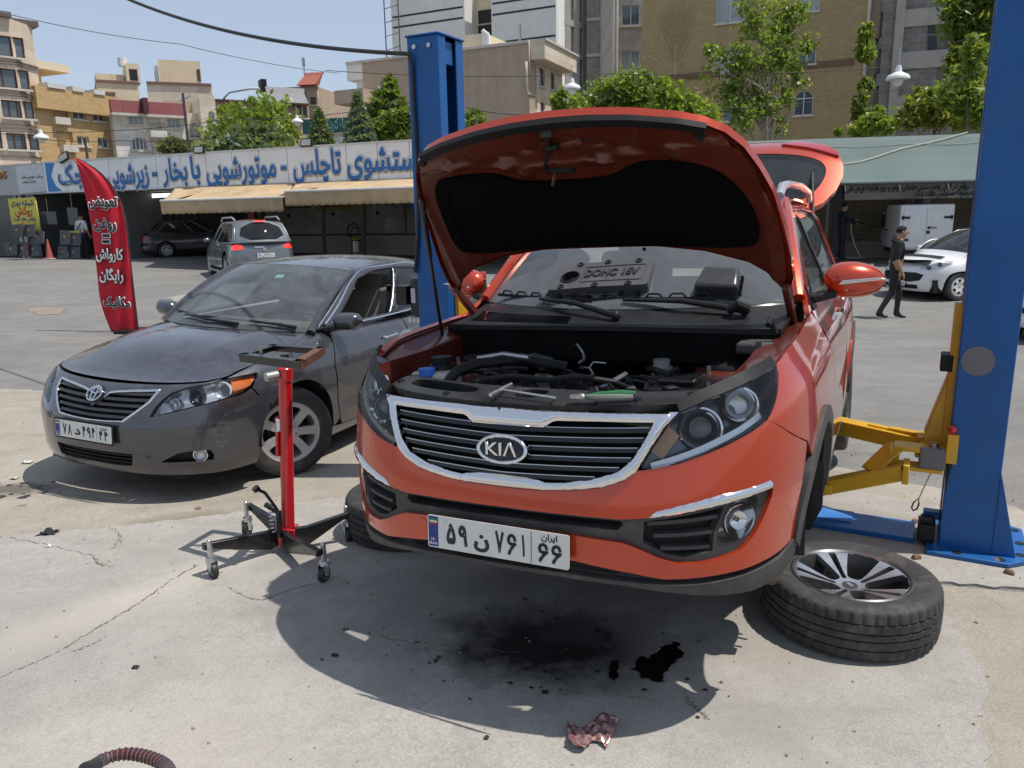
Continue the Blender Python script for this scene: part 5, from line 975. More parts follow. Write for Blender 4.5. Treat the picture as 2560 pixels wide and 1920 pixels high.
RG = Coons([(-.57, 2.66, 1.35), (0, 2.80, 1.395), (.57, 2.66, 1.35)], [(-.68, 3.15, 1.02), (0, 3.35, 1.05), (.68, 3.15, 1.02)], (0, .03, .02)); panel('rear_window', RG, SQ, DGLASS, CR, flange=0, step=.08)
BTc = Coons([(-.70, 3.15, 1.01), (0, 3.33, 1.04), (.70, 3.15, 1.01)], [(-.70, 3.60, .93), (0, 3.80, .95), (.70, 3.60, .93)], (0, 0, .03)); panel('boot_lid', BTc, SQ, CPT, CR, step=.08)
plate(CR, frame((-.02, -.945, .492), (1, 0, -.0), (0, .05, 1)), .50, .11, '۷۸', 'د', '۴۹۴', '۴۴', framem=BLKPL)
MB().box((-.40, -.885, .55), (.035, .012, .05)).build('sensor_cover', CPT, CR, bevel=.006)
sc_ = panel('scratch_mark', S, smooth_poly([(.80, .55), (.93, .60), (.98, .54), (.97, .44), (.93, .36), (.86, .40), (.84, .48)], 2), None, CR, off=.0012, flange=0, step=.03)
g = G('scuffed_paint'); nz = g.noise(14, 8, .8, 1.5, co=g.map((1, 1, 4))); tr_ = g.n('BsdfTransparent'); df = g.n('BsdfDiffuse'); df.inputs[0].default_value = (.34, .33, .32, 1); mx = g.n('MixShader'); g.l(g.rng(nz, .52, .66, 0, .6), mx.inputs[0]); g.l(tr_.outputs[0], mx.inputs[1]); g.l(df.outputs[0], mx.inputs[2]); g.l(mx.outputs[0], g.o.inputs[0]); sc_.data.materials.append(g.m)
MB().b2((-.70, .55, .80), (.70, .98, .98)).build('dashboard', mat('dash_beige_grey', (.16, .15, .135), .7), CR, bevel=.05)
MB().tube([(.35+.185*cos(a), .98+.06*sin(a), 1.0+.17*sin(a)) for a in np.linspace(0, 2*pi, 28, endpoint=False)], .014, 8, closed=True).box((.35, .97, 1.0), (.12, .04, .1)).build('steering_wheel', mat('wheel_grey', (.10, .095, .09), .6), CR)
SEAT = mat('grey_beige_seat', (.34, .31, .26), .8, 0, .15, 10)
for x in (-.36, .36): MB().b2((x-.25, 1.2, .42), (x+.25, 1.72, .62)).box((x, 1.80, .86), (.48, .17, .58), (RD(-16), 0, 0)).box((x, 1.90, 1.20), (.28, .11, .19), (RD(-10), 0, 0)).cyl((x-.06, 1.87, 1.08), (x-.06, 1.88, 1.16), .008, n=6).cyl((x+.06, 1.87, 1.08), (x+.06, 1.88, 1.16), .008, n=6).build('seat', SEAT, CR, bevel=.05, bseg=3)
MB().b2((-.62, 2.55, .5), (.62, 2.75, 1.0)).build('rear_seat', SEAT, CR, bevel=.06); MB().box((0, 1.16, 1.30), (.22, .03, .065)).build('interior_mirror', BLKPL, CR, bevel=.012)
MB().b2((-.75, .5, .20), (.75, 3.2, .42)).b2((-.6, -.75, .19), (.6, .5, .3)).build('underbody', DARK, CR)
MB().b2((-.78, .62, .35), (-.75, 2.6, .93)).b2((.75, .62, .35), (.78, 2.6, .93)).build('door_lining', BEIGE, CR)
# ------------------------------------------------------------------ facades: local x along the wall, y up, z towards the viewer
class Fac:
    def __init__(s, pL, dL, pR, dR):
        L, R_ = at(pL, 540, dL), at(pR, 540, dR); L.z = R_.z = 0; s.U = (R_-L).normalized(); s.L = (R_-L).length; s.M = frame(L, s.U, UZ); s.I = s.M.inverted()
    def hit(s, x, y, w=0.):
        o = s.I @ Vector((0, 0, CH)); d = s.I.to_3x3() @ pxray(x, y); p = o+d*((w-o.z)/d.z); return p.x, p.y
    def root(s, name, label, cat, group=None): o = empty(name, label=label, cat=cat, group=group); o.matrix_basis = s.M; return o
def flat(w): return lambda u, v: np.stack([np.atleast_1d(u), np.broadcast_to(v, np.atleast_1d(u).shape), np.full(np.atleast_1d(u).shape, float(w))], 1)
def rect(u0, u1, v0, v1): return [(u0, v0), (u1, v0), (u1, v1), (u0, v1)]
def archp(u0, u1, v0, v1, k=.35):
    n = 8; c = (u0+u1)/2; a = (u1-u0)/2; h = (v1-v0)*k; return [(u0, v0), (u1, v0)]+[(c+a*cos(t), v1-h+h*sin(t)) for t in np.linspace(0, pi, n)]
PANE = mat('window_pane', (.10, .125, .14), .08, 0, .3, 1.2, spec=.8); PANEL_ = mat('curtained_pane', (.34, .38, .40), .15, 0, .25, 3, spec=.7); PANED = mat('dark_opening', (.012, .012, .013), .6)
WFR = mat('white_window_frame', (.68, .68, .66), .5, 0, .08); BFR = mat('brown_window_frame', (.10, .045, .025), .55, 0, .2); SILL = mat('pale_stone_sill', (.58, .54, .47), .7, 0, .12, 3)
def window(par, q, kind='w', arch=False, n=2, rec=.14, sill=True, pm=None):
    u0, u1, v0, v1 = q; fm = BFR if kind == 'b' else WFR; t = .055
    poly = archp(*q) if arch else rect(*q); hole = [(u0+(p[0]-u0), p[1]) for p in poly]
    c = ((u0+u1)/2, (v0+v1)/2); inn = [(c[0]+(p[0]-c[0])*(1-2*t/(u1-u0)), c[1]+(p[1]-c[1])*(1-2*t/(v1-v0))) for p in poly]
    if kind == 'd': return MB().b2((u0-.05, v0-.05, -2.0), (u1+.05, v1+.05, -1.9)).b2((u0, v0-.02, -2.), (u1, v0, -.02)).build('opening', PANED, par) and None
    w = panel('window', flat(-rec+.03), poly, fm, par, holes=[inn], flange=.05, step=1.)
    panel('pane', flat(-rec), poly, pm or (PANE if kind != 'c' else PANEL_), w, flange=0, step=2.)
    m_ = MB()
    for i in range(1, n): m_.box((u0+(u1-u0)*i/n, (v0+v1)/2, -rec+.03), (t*.9, (v1-v0)*.96, .05))
    if arch: m_.box((c[0], v1-(v1-v0)*.33, -rec+.03), ((u1-u0)*.96, t*.9, .05))
    if m_.v: m_.build('mullion', fm, w)
    if sill: MB().b2((u0-.08, v0-.10, -.02), (u1+.08, v0-.003, .09)).build('sill', SILL, w)
def facade(F, name, label, wm, u0, u1, v0, v1, depth, wins=(), cat='building', top=None, side=True, roof=True, root=None, w=0.):
    "wall with window holes; wins: (x0, y0, x1, y1, kind, arch, n) in photograph pixels on the wall plane"
    r = root or F.root(name, label, cat); holes = []; todo = []
    for q in wins:
        x0, y0, x1, y1 = q[:4]; a, b = F.hit(x0, (y0+y1)/2, w)[0], F.hit(x1, (y0+y1)/2, w)[0]; t_, bt = F.hit((x0+x1)/2, y0, w)[1], F.hit((x0+x1)/2, y1, w)[1]
        qq = (a, b, bt, t_); arch = len(q) > 5 and q[5]; holes.append(archp(*qq) if arch else rect(*qq)); todo.append((qq, q[4] if len(q) > 4 else 'w', arch, q[6] if len(q) > 6 else 2))
    out = rect(u0, u1, v0, v1) if top is None else top
    wl = panel('wall', flat(w), out, wm, r, holes=holes, flange=.16, step=1.5)
    if depth: MB().b2((u0+.002, v0, w-depth), (u1-.002, v1-.05, w-.18)).build('wall_block', wm, r)
    sub = empty('windows_holder') if False else r
    for qq, k, arch, n in todo:
        if w: 
            e = r
        window(r, qq, k, arch, n)
    return r
def wallmat(name, c1, c2, kind='plain', sc=(1., .3), mortar=None, bump=.3, dirt=.25):
    if name in MATS: return MATS[name]
    g = G(name); co = g.co(); f = g.noise(1.7, 7, .65, .3); c = g.mix(g.rng(f, .35, .68), c1, c2)
    nm = None
    if kind in ('brick', 'stone'):
        b = g.n('TexBrick'); g.l(co, b.inputs['Vector']); b.inputs['Scale'].default_value = 1.; b.inputs['Brick Width'].default_value = sc[0]; b.inputs['Row Height'].default_value = sc[1]; b.inputs['Mortar Size'].default_value = .014 if kind == 'brick' else .018; b.inputs['Color1'].default_value = (1, 1, 1, 1); b.inputs['Color2'].default_value = (.8, .78, .76, 1); b.inputs['Mortar'].default_value = (.6, .58, .55, 1) if mortar is None else (*mortar, 1)
        c = g.mix(1., c, b.outputs['Color'], 'MULTIPLY'); nm = g.bump(b.outputs['Fac'], -bump, .02)
    st = g.noise(.8, 8, .7, .2, co=g.map((1.2, .18, 1))); c = g.mix(g.rng(st, .5, .75, 0, dirt), c, tuple(x*.45 for x in c1))
    return MATS.setdefault(name, g.fin(c, .85, 0, nm, **{'Specular IOR Level': .2}))
# ------------------------------------------------------------------ car wash on the left
FW = Fac(115, 30.9, 1025, 24.6); LW = FW.L
hz_ = lambda x, y, w=0.: FW.hit(x, y, w)
zt = hz_(570, 380)[1]; zb = hz_(570, 462)[1]
FASC = mat('fascia_white', (.82, .82, .81), .45, 0, .06, 1.2, dirt=((.62, .61, .58), .8, .35)); FGRY = mat('fascia_grey', (.42, .42, .41), .6, 0, .1, 2); SIGNB = mat('sign_blue', (.025, .15, .42), .45, 0, .06)
wash = FW.root('wash_building', 'long low car wash with white fascia and blue Persian lettering', 'building')
UL = -14.; UR = LW+7.5; uS = hz_(111, 440)[0]; D_ = 7.5
seams = [uS+1.15*k for k in range(0, 40) if uS+1.15*k < UR]
for a, b in zip(seams, seams[1:]+[UR]): MB().b2((a+.012, zb, -.14), (b-.012, zt, .0)).build('fascia_panel', FASC, wash, bevel=.008)
MB().b2((uS, zb+.03, -.3), (UR, zt-.03, -.145)).build('fascia_frame', STEEL, wash)
MB().b2((uS, zt, -.3), (UR, zt+.05, .03)).b2((uS, zb-.05, -.3), (UR, zb, .02)).build('fascia_trim', mat('white_trim', (.66, .66, .65), .4), wash)
MB().b2((UL, zb-.05, -D_), (UR, zb+.45, -.32)).build('roof', mat('roof_grey', (.3, .3, .29), .8), wash)
# letters
uTl, uTr = hz_(140, 440)[0], hz_(1040, 400)[0]; zc_ = (zt+zb)/2
def sign_text(body, pxl, pxr, size, y=430, dz=0.):
    a, b = hz_(pxl, y)[0], hz_(pxr, y)[0]; f = Matrix.Translation(((a+b)/2, zc_+dz, .012))
    text('sign_outline', fa(body), size, mat('letter_white', (.8, .8, .8), .4), f, wash, bold=.075, width=b-a, thick=.008); text('sign_lettering', fa(body), size, SIGNB, f @ Matrix.Translation((0, 0, .012)), wash, bold=.03, width=(b-a)*.985, thick=.008)
for body, l, r, s_, dz in (('دستشوی', 868, 1075, 1.05, .02), ('تاچ‌لس', 733, 856, 1.05, .0), ('-', 703, 718, .9, 0), ('موتورشویی', 515, 693, 1.02, -.02), ('با', 478, 502, 1.0, .03), ('بخار', 405, 470, 1.0, 0), ('-', 380, 394, .9, 0), ('زیرشویی', 265, 372, 1.0, -.04), ('جک', 143, 212, .95, .02)): sign_text(body.replace('\u200c', ''), l, r, s_, dz=dz)
panel('blue_corner', flat(.006), [hz_(112, 408), hz_(136, 408), hz_(128, 440), hz_(140, 465), hz_(162, 482), hz_(122, 484)], mat('bright_sign_blue', (.02, .20, .55), .4), wash, flange=.004, step=.3)
# left shop: grey fascia, panel, interior
zg1, zg0 = hz_(50, 415)[1], hz_(50, 487)[1]
MB().b2((UL, zg0, -.3), (uS-.02, zg1+.08, -.02)).build('shop_fascia', FGRY, wash); pl = panel('shop_sign', flat(.0), [hz_(38, 415), hz_(109, 411), hz_(117, 478), hz_(48, 484)], mat('pale_sign', (.58, .60, .62), .5), wash, flange=.02, step=1.)
for body, x0, x1, y, s_ in (('ردیاب خودرو رادار', 54, 107, 443, .16), ('نمایندگی تلوزیان', 57, 90, 455, .11)): a, b = hz_(x0, y), hz_(x1, y-2); text('sign_lettering', fa(body), s_, INK, Matrix.Translation(((a[0]+b[0])/2, a[1], .005)), wash, bold=.02, width=b[0]-a[0], thick=.004)
a = hz_(5, 438); text('sign_lettering', fa('کالا'), .42, mat('gold_letter', (.32, .17, .04), .5), Matrix.Translation((a[0], a[1], .005)), wash, bold=.05, thick=.02)
gz0 = -.4
WTILE = wallmat('wash_tile', (.38, .36, .32), (.44, .42, .38), 'stone', (.9, .42), (.75, .74, .7), .1, .35)
MB().b2((UL, gz0, -D_), (UR, zb+.3, -D_-.2)).build('back_wall', WTILE, wash)
for u in (uS-1.2, hz_(400, 560)[0]-2.6): MB().b2((u-.12, gz0, -D_), (u+.12, zb+.2, -.35)).build('partition', mat('shop_partition', (.13, .13, .13), .6), wash)
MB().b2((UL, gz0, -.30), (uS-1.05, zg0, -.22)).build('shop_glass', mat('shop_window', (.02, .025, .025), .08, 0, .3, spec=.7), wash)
for x in (33, 45): u = hz_(x, 520)[0]; MB().b2((u-.06, gz0, -.24), (u+.06, zg0, -.12)).build('shop_post', FGRY, wash)
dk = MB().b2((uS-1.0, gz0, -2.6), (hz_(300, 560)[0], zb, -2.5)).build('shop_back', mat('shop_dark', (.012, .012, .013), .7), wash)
for k in range(26):
    u = rng.uniform(uS-.7, hz_(205, 560)[0]); z = rng.uniform(.3, 2.3); s_ = rng.uniform(.12, .35); MB().box((u, z, -2.3), (s_, s_*rng.uniform(.5, 1.3), .12)).build('shelf_goods', [mat('goods_grey', (.08, .08, .08), .4), mat('goods_dark', (.02, .02, .022), .4), mat('goods_pale', (.3, .29, .27), .5), mat('goods_red', (.2, .02, .02), .5)][rng.choice([0, 1, 1, 1, 2, 3])], wash)
MB().b2((hz_(245, 480)[0]-.3, zb-.28, -2.2), (hz_(330, 480)[0]+.6, zb-.12, -2.1)).build('ceiling_lamp', mat('lamp_tube', (.9, .9, .9), .4, emit=((1, 1, .95), 1.2)), wash)
# low kerb wall and equipment inside the bays
uA, uB = hz_(700, 600, -D_)[0], hz_(1100, 600, -D_)[0]; MB().b2((uA, gz0, -D_), (UR, hz_(900, 585, -D_+.3)[1], -D_+.3)).build('low_wall', mat('pale_tile', (.36, .34, .30), .6, 0, .12, 2), wash)
MB().tube([(uA, hz_(800, 587, -D_+.3)[1], -D_+.34), (UR, hz_(800, 587, -D_+.3)[1], -D_+.34)], .03, 6).build('wall_pipe', BLKPL, wash)
def wallbox(x0, y0, x1, y1, m_, nm, t=.1, w=-D_):
    a, b = hz_(x0, y1, w), hz_(x1, y0, w); return MB().b2((a[0], a[1], w), (b[0], b[1], w+t)).build(nm, m_, wash, bevel=.01)
wallbox(966, 545, 1003, 575, mat('pale_box', (.40, .39, .36), .5), 'meter_box'); wallbox(722, 500, 776, 521, mat('picture_dark', (.04, .04, .04), .4), 'wall_frame', .06); wallbox(727, 503, 771, 518, WTILE, 'frame_inset', .08); wallbox(1000, 500, 1040, 590, mat('wall_column', (.30, .29, .26), .7), 'pilaster', .25)
wallbox(1025, 503, 1036, 523, mat('blue_notice', (.05, .15, .3), .5), 'notice', .26); wallbox(893, 498, 910, 512, mat('pale_vent', (.36, .35, .32), .6), 'vent_grille', .03); wallbox(1040, 530, 1055, 590, mat('red_brown_panel', (.10, .05, .035), .6), 'poster', .05)
for x, y in ((723, 539), (833, 535), (945, 532), (1000, 530)): a = hz_(x, y, -D_); MB().cyl((*a, -D_), (*a, -D_+.08), .07, n=10).build('hose_tap', BLKPL, wash)
yb = wallbox(790, 496, 888, 527, mat('yellow_notice', (.36, .27, .06), .6, 0, .1), 'yellow_banner', .03)
for y, bd in ((503, 'لوازم به شما سپرده نمی‌شود'), (515, 'حفظ فرمایید ممنون')): a, b = hz_(800, y, -D_+.05), hz_(878, y, -D_+.05); text('banner_lettering', fa(bd.replace('\u200c', ' ')), .18, mat('dark_red_ink', (.18, .03, .02), .6), Matrix.Translation(((a[0]+b[0])/2, a[1], -D_+.035)), wash, bold=.03, width=b[0]-a[0], thick=.004)
pr = hz_(630, 500, -4.); MB().b2((pr[0]-.14, gz0, -4.1), (pr[0]+.14, zb, -3.85)).build('red_pillar', mat('red_pillar_paint', (.35, .02, .02), .5), wash)
for x in (1110,): p = hz_(x, 500, -.25); MB().b2((p[0]-.09, gz0, -.4), (p[0]+.09, zb, -.2)).build('steel_post', mat('dark_post', (.05, .05, .05), .6), wash)
# awnings
AWN = mat('awning_canvas', (.50, .36, .21), .85, 0, .18, 1.2, .15, 30, dirt=((.25, .16, .08), 2.2, .5))
for i, (x0, y0, x1, y1, xt0, xt1) in enumerate(((402, 508, 706, 487, 440, 735), (712, 484, 1062, 462, 742, 1062))):
    W_ = 2.0; a, b = hz_(x0, y0, W_), hz_(x1, y1, W_); zf = (a[1]+b[1])/2; t0, t1 = hz_(xt0, 468)[0], hz_(xt1, 455)[0]; ztop = zb-.02
    ar = FW.root('awning', ('left' if i == 0 else 'right')+' sun faded canvas awning under the blue lettered fascia', 'awning', 'canvas awnings of the car wash')
    P = []
    for j in range(13):
        t = j/12; P.append([(a[0]*(1-u)*t+t0*(1-u)*(1-t)+b[0]*u*t+t1*u*(1-t), ztop+(zf-ztop)*t-.10*sin(pi*t)*(.6+.4*sin(u*14)), .03+(W_-.03)*t) for u in np.linspace(0, 1, 40)])
    cv = MB().grid(np.array(P)).build('canvas', AWN, ar); cv.modifiers.new('thick', 'SOLIDIFY').thickness = .012
    V = []
    for j in range(5):
        V.append([(a[0]+(b[0]-a[0])*u, zf-(.40+.03*abs(sin(u*60)))*j/4, W_+.015+.03*sin(u*50)*j/4) for u in np.linspace(0, 1, 121)])
    vl = MB().grid(np.array(V)).build('valance', AWN, ar); vl.modifiers.new('thick', 'SOLIDIFY').thickness = .008
    MB().tube([(a[0], zf, W_), (b[0], zf, W_)], .045, 8).build('front_rail', mat('rail_cream', (.6, .58, .52), .5), ar)
    for u in (.08, .92): MB().bar((a[0]+(b[0]-a[0])*u, zb-.15, 0), (a[0]+(b[0]-a[0])*u, zf-.02, W_-.05), .05, .05).build('awning_arm', BLKPL, ar)
# floodlights on the fascia
for x0, y0, x1, y1, tl, lab in ((153, 382, 174, 405, .35, 'tilted floodlight on the fascia above the red flag'), (490, 364, 513, 385, 0, 'small square floodlight above the middle of the fascia'), (756, 345, 783, 368, 0, 'square floodlight on the fascia near the conifers')):
    a, b = hz_(x0, y1), hz_(x1, y0); r_ = FW.root('floodlight', lab, 'floodlight', 'floodlights along the fascia'); c = Vector(((a[0]+b[0])/2, (a[1]+b[1])/2, .06)); w_, h_ = b[0]-a[0], b[1]-a[1]; e = (-.2, 0, tl)
    MB().box(c, (w_, h_, .08), e).build('housing', BLKPL, r_, bevel=.01); MB().box(c+Vector((0, 0, .045)), (w_*.78, h_*.74, .02), e).build('lamp_glass', mat('floodlight_glass', (.45, .46, .42), .15), r_); MB().bar(c-Vector((0, h_*.4, .03)), (c.x, zt+.05, -.05), .05, .05).build('bracket', STEEL, r_)
# ------------------------------------------------------------------ shaded wash bays on the right
FR = Fac(1950, 26.5, 2560, 24.5); hr = lambda x, y, w=0.: FR.hit(x, y, w)
rb = FR.root('wash_bay', 'shaded brick wash bays under the green netting with banner notice', 'building'); RBR = wallmat('bay_brick', (.18, .145, .105), (.22, .18, .135), 'brick', (.42, .13), (.7, .66, .6), .25, .4)
u0, u1 = hr(1500, 600)[0], hr(2900, 600)[0]; MB().b2((u0, -1, -.25), (u1, hr(2300, 452)[1]+.3, 0)).build('back_wall', RBR, rb)
zt_, zb_ = hr(2300, 458)[1], hr(2300, 497)[1]
BAN = mat('banner_grey', (.78, .79, .78), .7, 0, .12, 1.5); a = hr(2112, 480, .4); b = hr(2432, 478, .4)
P = [[(a[0]+(b[0]-a[0])*u, hr(2300, 455, .4)[1]+(hr(2300, 497, .4)[1]-hr(2300, 455, .4)[1])*t, .4+.04*sin(u*9)*t) for u in np.linspace(0, 1, 24)] for t in np.linspace(0, 1, 5)]
bn = MB().grid(np.array(P)).build('banner', BAN, rb); bn.modifiers.new('thick', 'SOLIDIFY').thickness = .01
for y, bd, x0, x1 in ((467, 'کارواش در قبال روشن نشدن احتمالی موتور و بروز هرگونه نقص فنی', 2116, 2432), (482, 'هیچگونه مسئولیتی بعهده ندارد.', 2285, 2432)): p, q = hr(x0, y+1, .47), hr(x1, y-2, .47); text('banner_lettering', fa(bd), .30, mat('navy_ink', (.03, .04, .12), .6), Matrix.Translation(((p[0]+q[0])/2, (p[1]+q[1])/2, .48)), rb, bold=.014, width=q[0]-p[0], thick=.006)
p = hr(2298, 504, .02); text('bay_number', '4', .55, mat('bay_blue', (.06, .09, .2), .6), Matrix.Translation((p[0], p[1], .02)), rb, bold=.04, thick=.006); MB().cyl((p[0], p[1], .0), (p[0], p[1], .012), .34, n=28).build('bay_disc', mat('faded_disc', (.30, .29, .26), .7), rb)
for x, nm in ((2090, 'bay_post'), (2440, 'bay_post')): p = hr(x, 560, 1.2); MB().b2((p[0]-.1, -1, 1.1), (p[0]+.1, hr(x, 455, 1.2)[1], 1.3)).build(nm, mat('dark_post', (.05, .05, .05), .6), rb)
for x, c in ((2096, (.30, .03, .03)), (2103, (.03, .10, .3))): p, q = hr(x-4, 497, .3), hr(x+4, 460, .3); MB().b2((p[0], p[1], .3), (q[0], q[1], .34)).build('colour_panel', mat('panel_%s' % x, c, .5), rb)
p0, p1 = hr(2545, 478, .5), hr(2620, 450, .5); MB().b2((p0[0], p0[1]-.2, .4), (p1[0], p1[1]+.2, .45)).build('blue_sign', mat('blue_sign_paint', (.03, .15, .32), .5), rb)
MB().b2((u0, zt_+.2, -2), (u1, zt_+.45, -.26)).build('roof_slab', mat('slab_grey', (.3, .29, .27), .8), rb)
MB().b2((hr(2110, 600)[0], -1, .02), (hr(2420, 600)[0], hr(2300, 600)[1], .35)).build('bay_kerb', mat('wet_tile', (.20, .17, .13), .5), rb)
for k in range(5): p = hr(2228+k*16, 502, .02); MB().tube([(p[0], p[1], .05), (p[0], p[1]-.25, .06)], .035, 6).build('water_pipe', mat('rust_pipe', (.12, .07, .05), .6), rb)
# green netting
nt_ = FR.root('shade_netting', 'grey green shade netting stretched over the wash bays', 'netting'); g = G('green_netting'); c = g.mix(g.rng(g.noise(.9, 7, .6, .2, co=g.map((.3, 3, 1))), .35, .7), (.105, .145, .135), (.135, .175, .163)); wv = g.noise(60, 2, .5, co=g.map((1, 8, 1))); c = g.mix(1., c, g.rng(wv, .3, .7, .85, 1.1), 'MULTIPLY'); NET = g.fin(c, .9, 0)
W1 = 3.4; tl_, tr2 = hr(1900, 352, -1.), hr(2560, 330, -1.); bl_, br_ = hr(1900, 462, W1), hr(2560, 448, W1)
P = [[(tl_[0]*(1-u)*(1-t)+tr2[0]*u*(1-t)+bl_[0]*(1-u)*t+br_[0]*u*t, (tl_[1]*(1-u)+tr2[1]*u)*(1-t)+(bl_[1]*(1-u)+br_[1]*u)*t-.22*sin(pi*t)*(1+.25*sin(u*19)), -1+(W1+1)*t) for u in np.linspace(-.35, 1.5, 60)] for t in np.linspace(0, 1, 16)]
no = MB().grid(np.array(P)).build('net_sheet', NET, nt_); no.modifiers.new('thick', 'SOLIDIFY').thickness = .01
def netpt(u, t, dz=.03): return Vector((tl_[0]*(1-u)*(1-t)+tr2[0]*u*(1-t)+bl_[0]*(1-u)*t+br_[0]*u*t, (tl_[1]*(1-u)+tr2[1]*u)*(1-t)+(bl_[1]*(1-u)+br_[1]*u)*t-.22*sin(pi*t)*(1+.25*sin(u*19))+dz, -1+(W1+1)*t))
ROPE = mat('pale_rope', (.55, .54, .46), .8); MB().tube([netpt(.20+.60*k/12, .62-.62*k/12+.0, .05) for k in range(13)], .022, 5).build('rope', ROPE, nt_); MB().tube([netpt(.10+.9*k/14, .16, .03) for k in range(15)], .014, 5).build('seam_cord', ROPE, nt_)
for u in (.34, .55, .73): MB().tube([netpt(u, 1.0, -.05), netpt(u, 1.0, -.05)+Vector((.03, -.18, .02))], .012, 5).build('tie_string', ROPE, nt_)
MB().tube([netpt(u, 1., -.03) for u in np.linspace(-.3, 1.5, 20)], .04, 6).build('front_hem', mat('net_hem', (.05, .06, .06), .8), nt_)
for u in (-.3, .28, 1.1): p = netpt(u, 1.); MB().cyl((p.x, -1, p.z), (p.x, p.y, p.z), .05, n=8).build('net_post', mat('dark_post', (.05, .05, .05), .6), nt_)
# ------------------------------------------------------------------ buildings behind
TRAV = wallmat('travertine', (0.676, 0.546, 0.429), (0.780, 0.650, 0.533), 'stone', (1.6, .42), (.8, .76, .72), .12, .22); TANB = wallmat('tan_brick', (0.552, 0.384, 0.192), (0.624, 0.444, 0.240), 'brick', (.30, .09), (.82, .78, .7), .2, .22); GREYB = wallmat('pale_grey_brick', (0.700, 0.658, 0.602), (0.812, 0.770, 0.700), 'stone', (.8, .28), (.78, .76, .74), .15, .2)
CREAM = wallmat('cream_render', (0.688, 0.575, 0.400), (0.750, 0.637, 0.463), dirt=.2); PSTONE = wallmat('pale_stone', (0.715, 0.611, 0.481), (0.806, 0.715, 0.585), 'stone', (1.2, .4), (.8, .78, .75), .12, .2); BEIGER = wallmat('beige_render', (0.444, 0.342, 0.252), (0.504, 0.396, 0.300), dirt=.3); WREND = wallmat('white_grey_render', (0.762, 0.750, 0.694), (0.829, 0.818, 0.762), dirt=.2)
CONC = wallmat('raw_concrete', (.36, .335, .30), (.42, .39, .35), dirt=.5); GBLK = wallmat('grey_block', (.20, .19, .178), (.27, .255, .235), 'brick', (.55, .26), (1.25, 1.2, 1.1), .3, .35); OCHB = wallmat('ochre_brick', (.42, .315, .175), (.47, .355, .205), 'brick', (.30, .085), (.80, .77, .7), .25, .2); BURG = mat('burgundy_cladding', (.20, .045, .05), .7, 0, .15, 2, .3, 20); SLATE = mat('grey_roof_sheet', (.16, .165, .175), .5, .2, .15, 3); RTILE = mat('red_roof_tile', (.34, .10, .065), .75, 0, .2, 4)
def auto(pL, dL, pR, yL, yR):
    "facade whose level line runs from pixel (pL, yL) to (pR, yR)"
    h = lambda x: 528.6-(x-1280)*.0192
    return Fac(pL, dL, pR, dL*(h(pL)-yL)/(h(pR)-yR))
def U(F, x, y=330): return F.hit(x, y)[0]
def Vv(F, x, y): return F.hit(x, y)[1]
# 1 travertine tower at the far left
F = auto(-60, 40, 62, 38, 56); h1 = Vv(F, 20, 45); r = facade(F, 'apartment_building', 'tall travertine clad block with brown ribbon windows at the left edge', TRAV, U(F, -400), U(F, 62), -2, h1, 9, [(-70, 87, 60, 138, 'b', 0, 4), (-60, 170, 73, 218, 'b', 0, 4), (5, 252, 85, 295, 'b', 0, 4), (18, 334, 98, 374, 'b', 0, 4), (-60, 318, 5, 370, 'b', 0, 2)])
uE = U(F, 62)
F1b = F; ch = [(uE, 0), (uE+1.4, -1.1), (uE+1.5, -8), (uE, -8)]
MB().prism([(a, -b) for a, b in ch], h1+2, Matrix(((1, 0, 0, 0), (0, 0, 1, -2), (0, -1, 0, 0), (0, 0, 0, 1)))).build('corner_bay', TRAV, r)
MB().b2((U(F, -400), h1, -9), (uE+.1, h1+.25, .25)).b2((uE, h1-.02, -8), (uE+1.7, h1+.24, -.9)).build('cornice', mat('dark_cornice', (.12, .09, .08), .7), r); MB().b2((U(F, -200), h1+.25, -6), (U(F, 30), Vv(F, 10, 14), -1)).build('roof_house', TRAV, r)
for y in (155, 163, 232, 240, 312, 322, 392): v = Vv(F, 40, y); MB().b2((U(F, -400), v, 0), (uE+.05, v+.07, .07)).bar((uE, v+.035, .03), (uE+1.42, v+.035, -1.07), .08, .07, (0, 1, 0)).build('string_course', mat('dark_joint', (.20, .16, .13), .8), r)
# 2 tan brick house
F = auto(168, 44, 285, 262, 277); h2 = Vv(F, 220, 245); r = facade(F, 'brick_house', 'three storey tan brick house with deep loggias beside the travertine tower', TANB, U(F, 92), U(F, 292), -2, h2, 8, [(131, 262, 170, 300, 'd'), (142, 328, 183, 370, 'd'), (183, 272, 214, 298, 'w', 0, 2), (233, 279, 263, 303, 'w', 0, 2), (194, 341, 223, 365, 'w', 0, 2), (245, 345, 273, 369, 'w', 0, 2), (274, 279, 284, 312, 'd'), (282, 338, 293, 378, 'd')])
MB().b2((U(F, 92), h2-.9, -8), (U(F, 296), h2+.2, .35)).build('parapet', TANB, r); MB().b2((U(F, 120), h2+.2, -5), (U(F, 170), h2+1.3, -1.5)).b2((U(F, 100), h2+1.3, -6), (U(F, 215), h2+1.7, -.6)).build('roof_house', CREAM, r)
for a, b in ((122, 166), (183, 210), (235, 262)): MB().b2((U(F, a), h2+.2, -.4), (U(F, b), h2+.45, .42)).build('roof_flashing', mat('white_flashing', (.6, .6, .58), .5), r)
for x0, x1, y in ((134, 171, 298), (145, 182, 367)): MB().b2((U(F, x0), Vv(F, x0, y)-.25, -.1), (U(F, x1), Vv(F, x0, y)+.12, .3)).build('balcony_front', SILL, r)
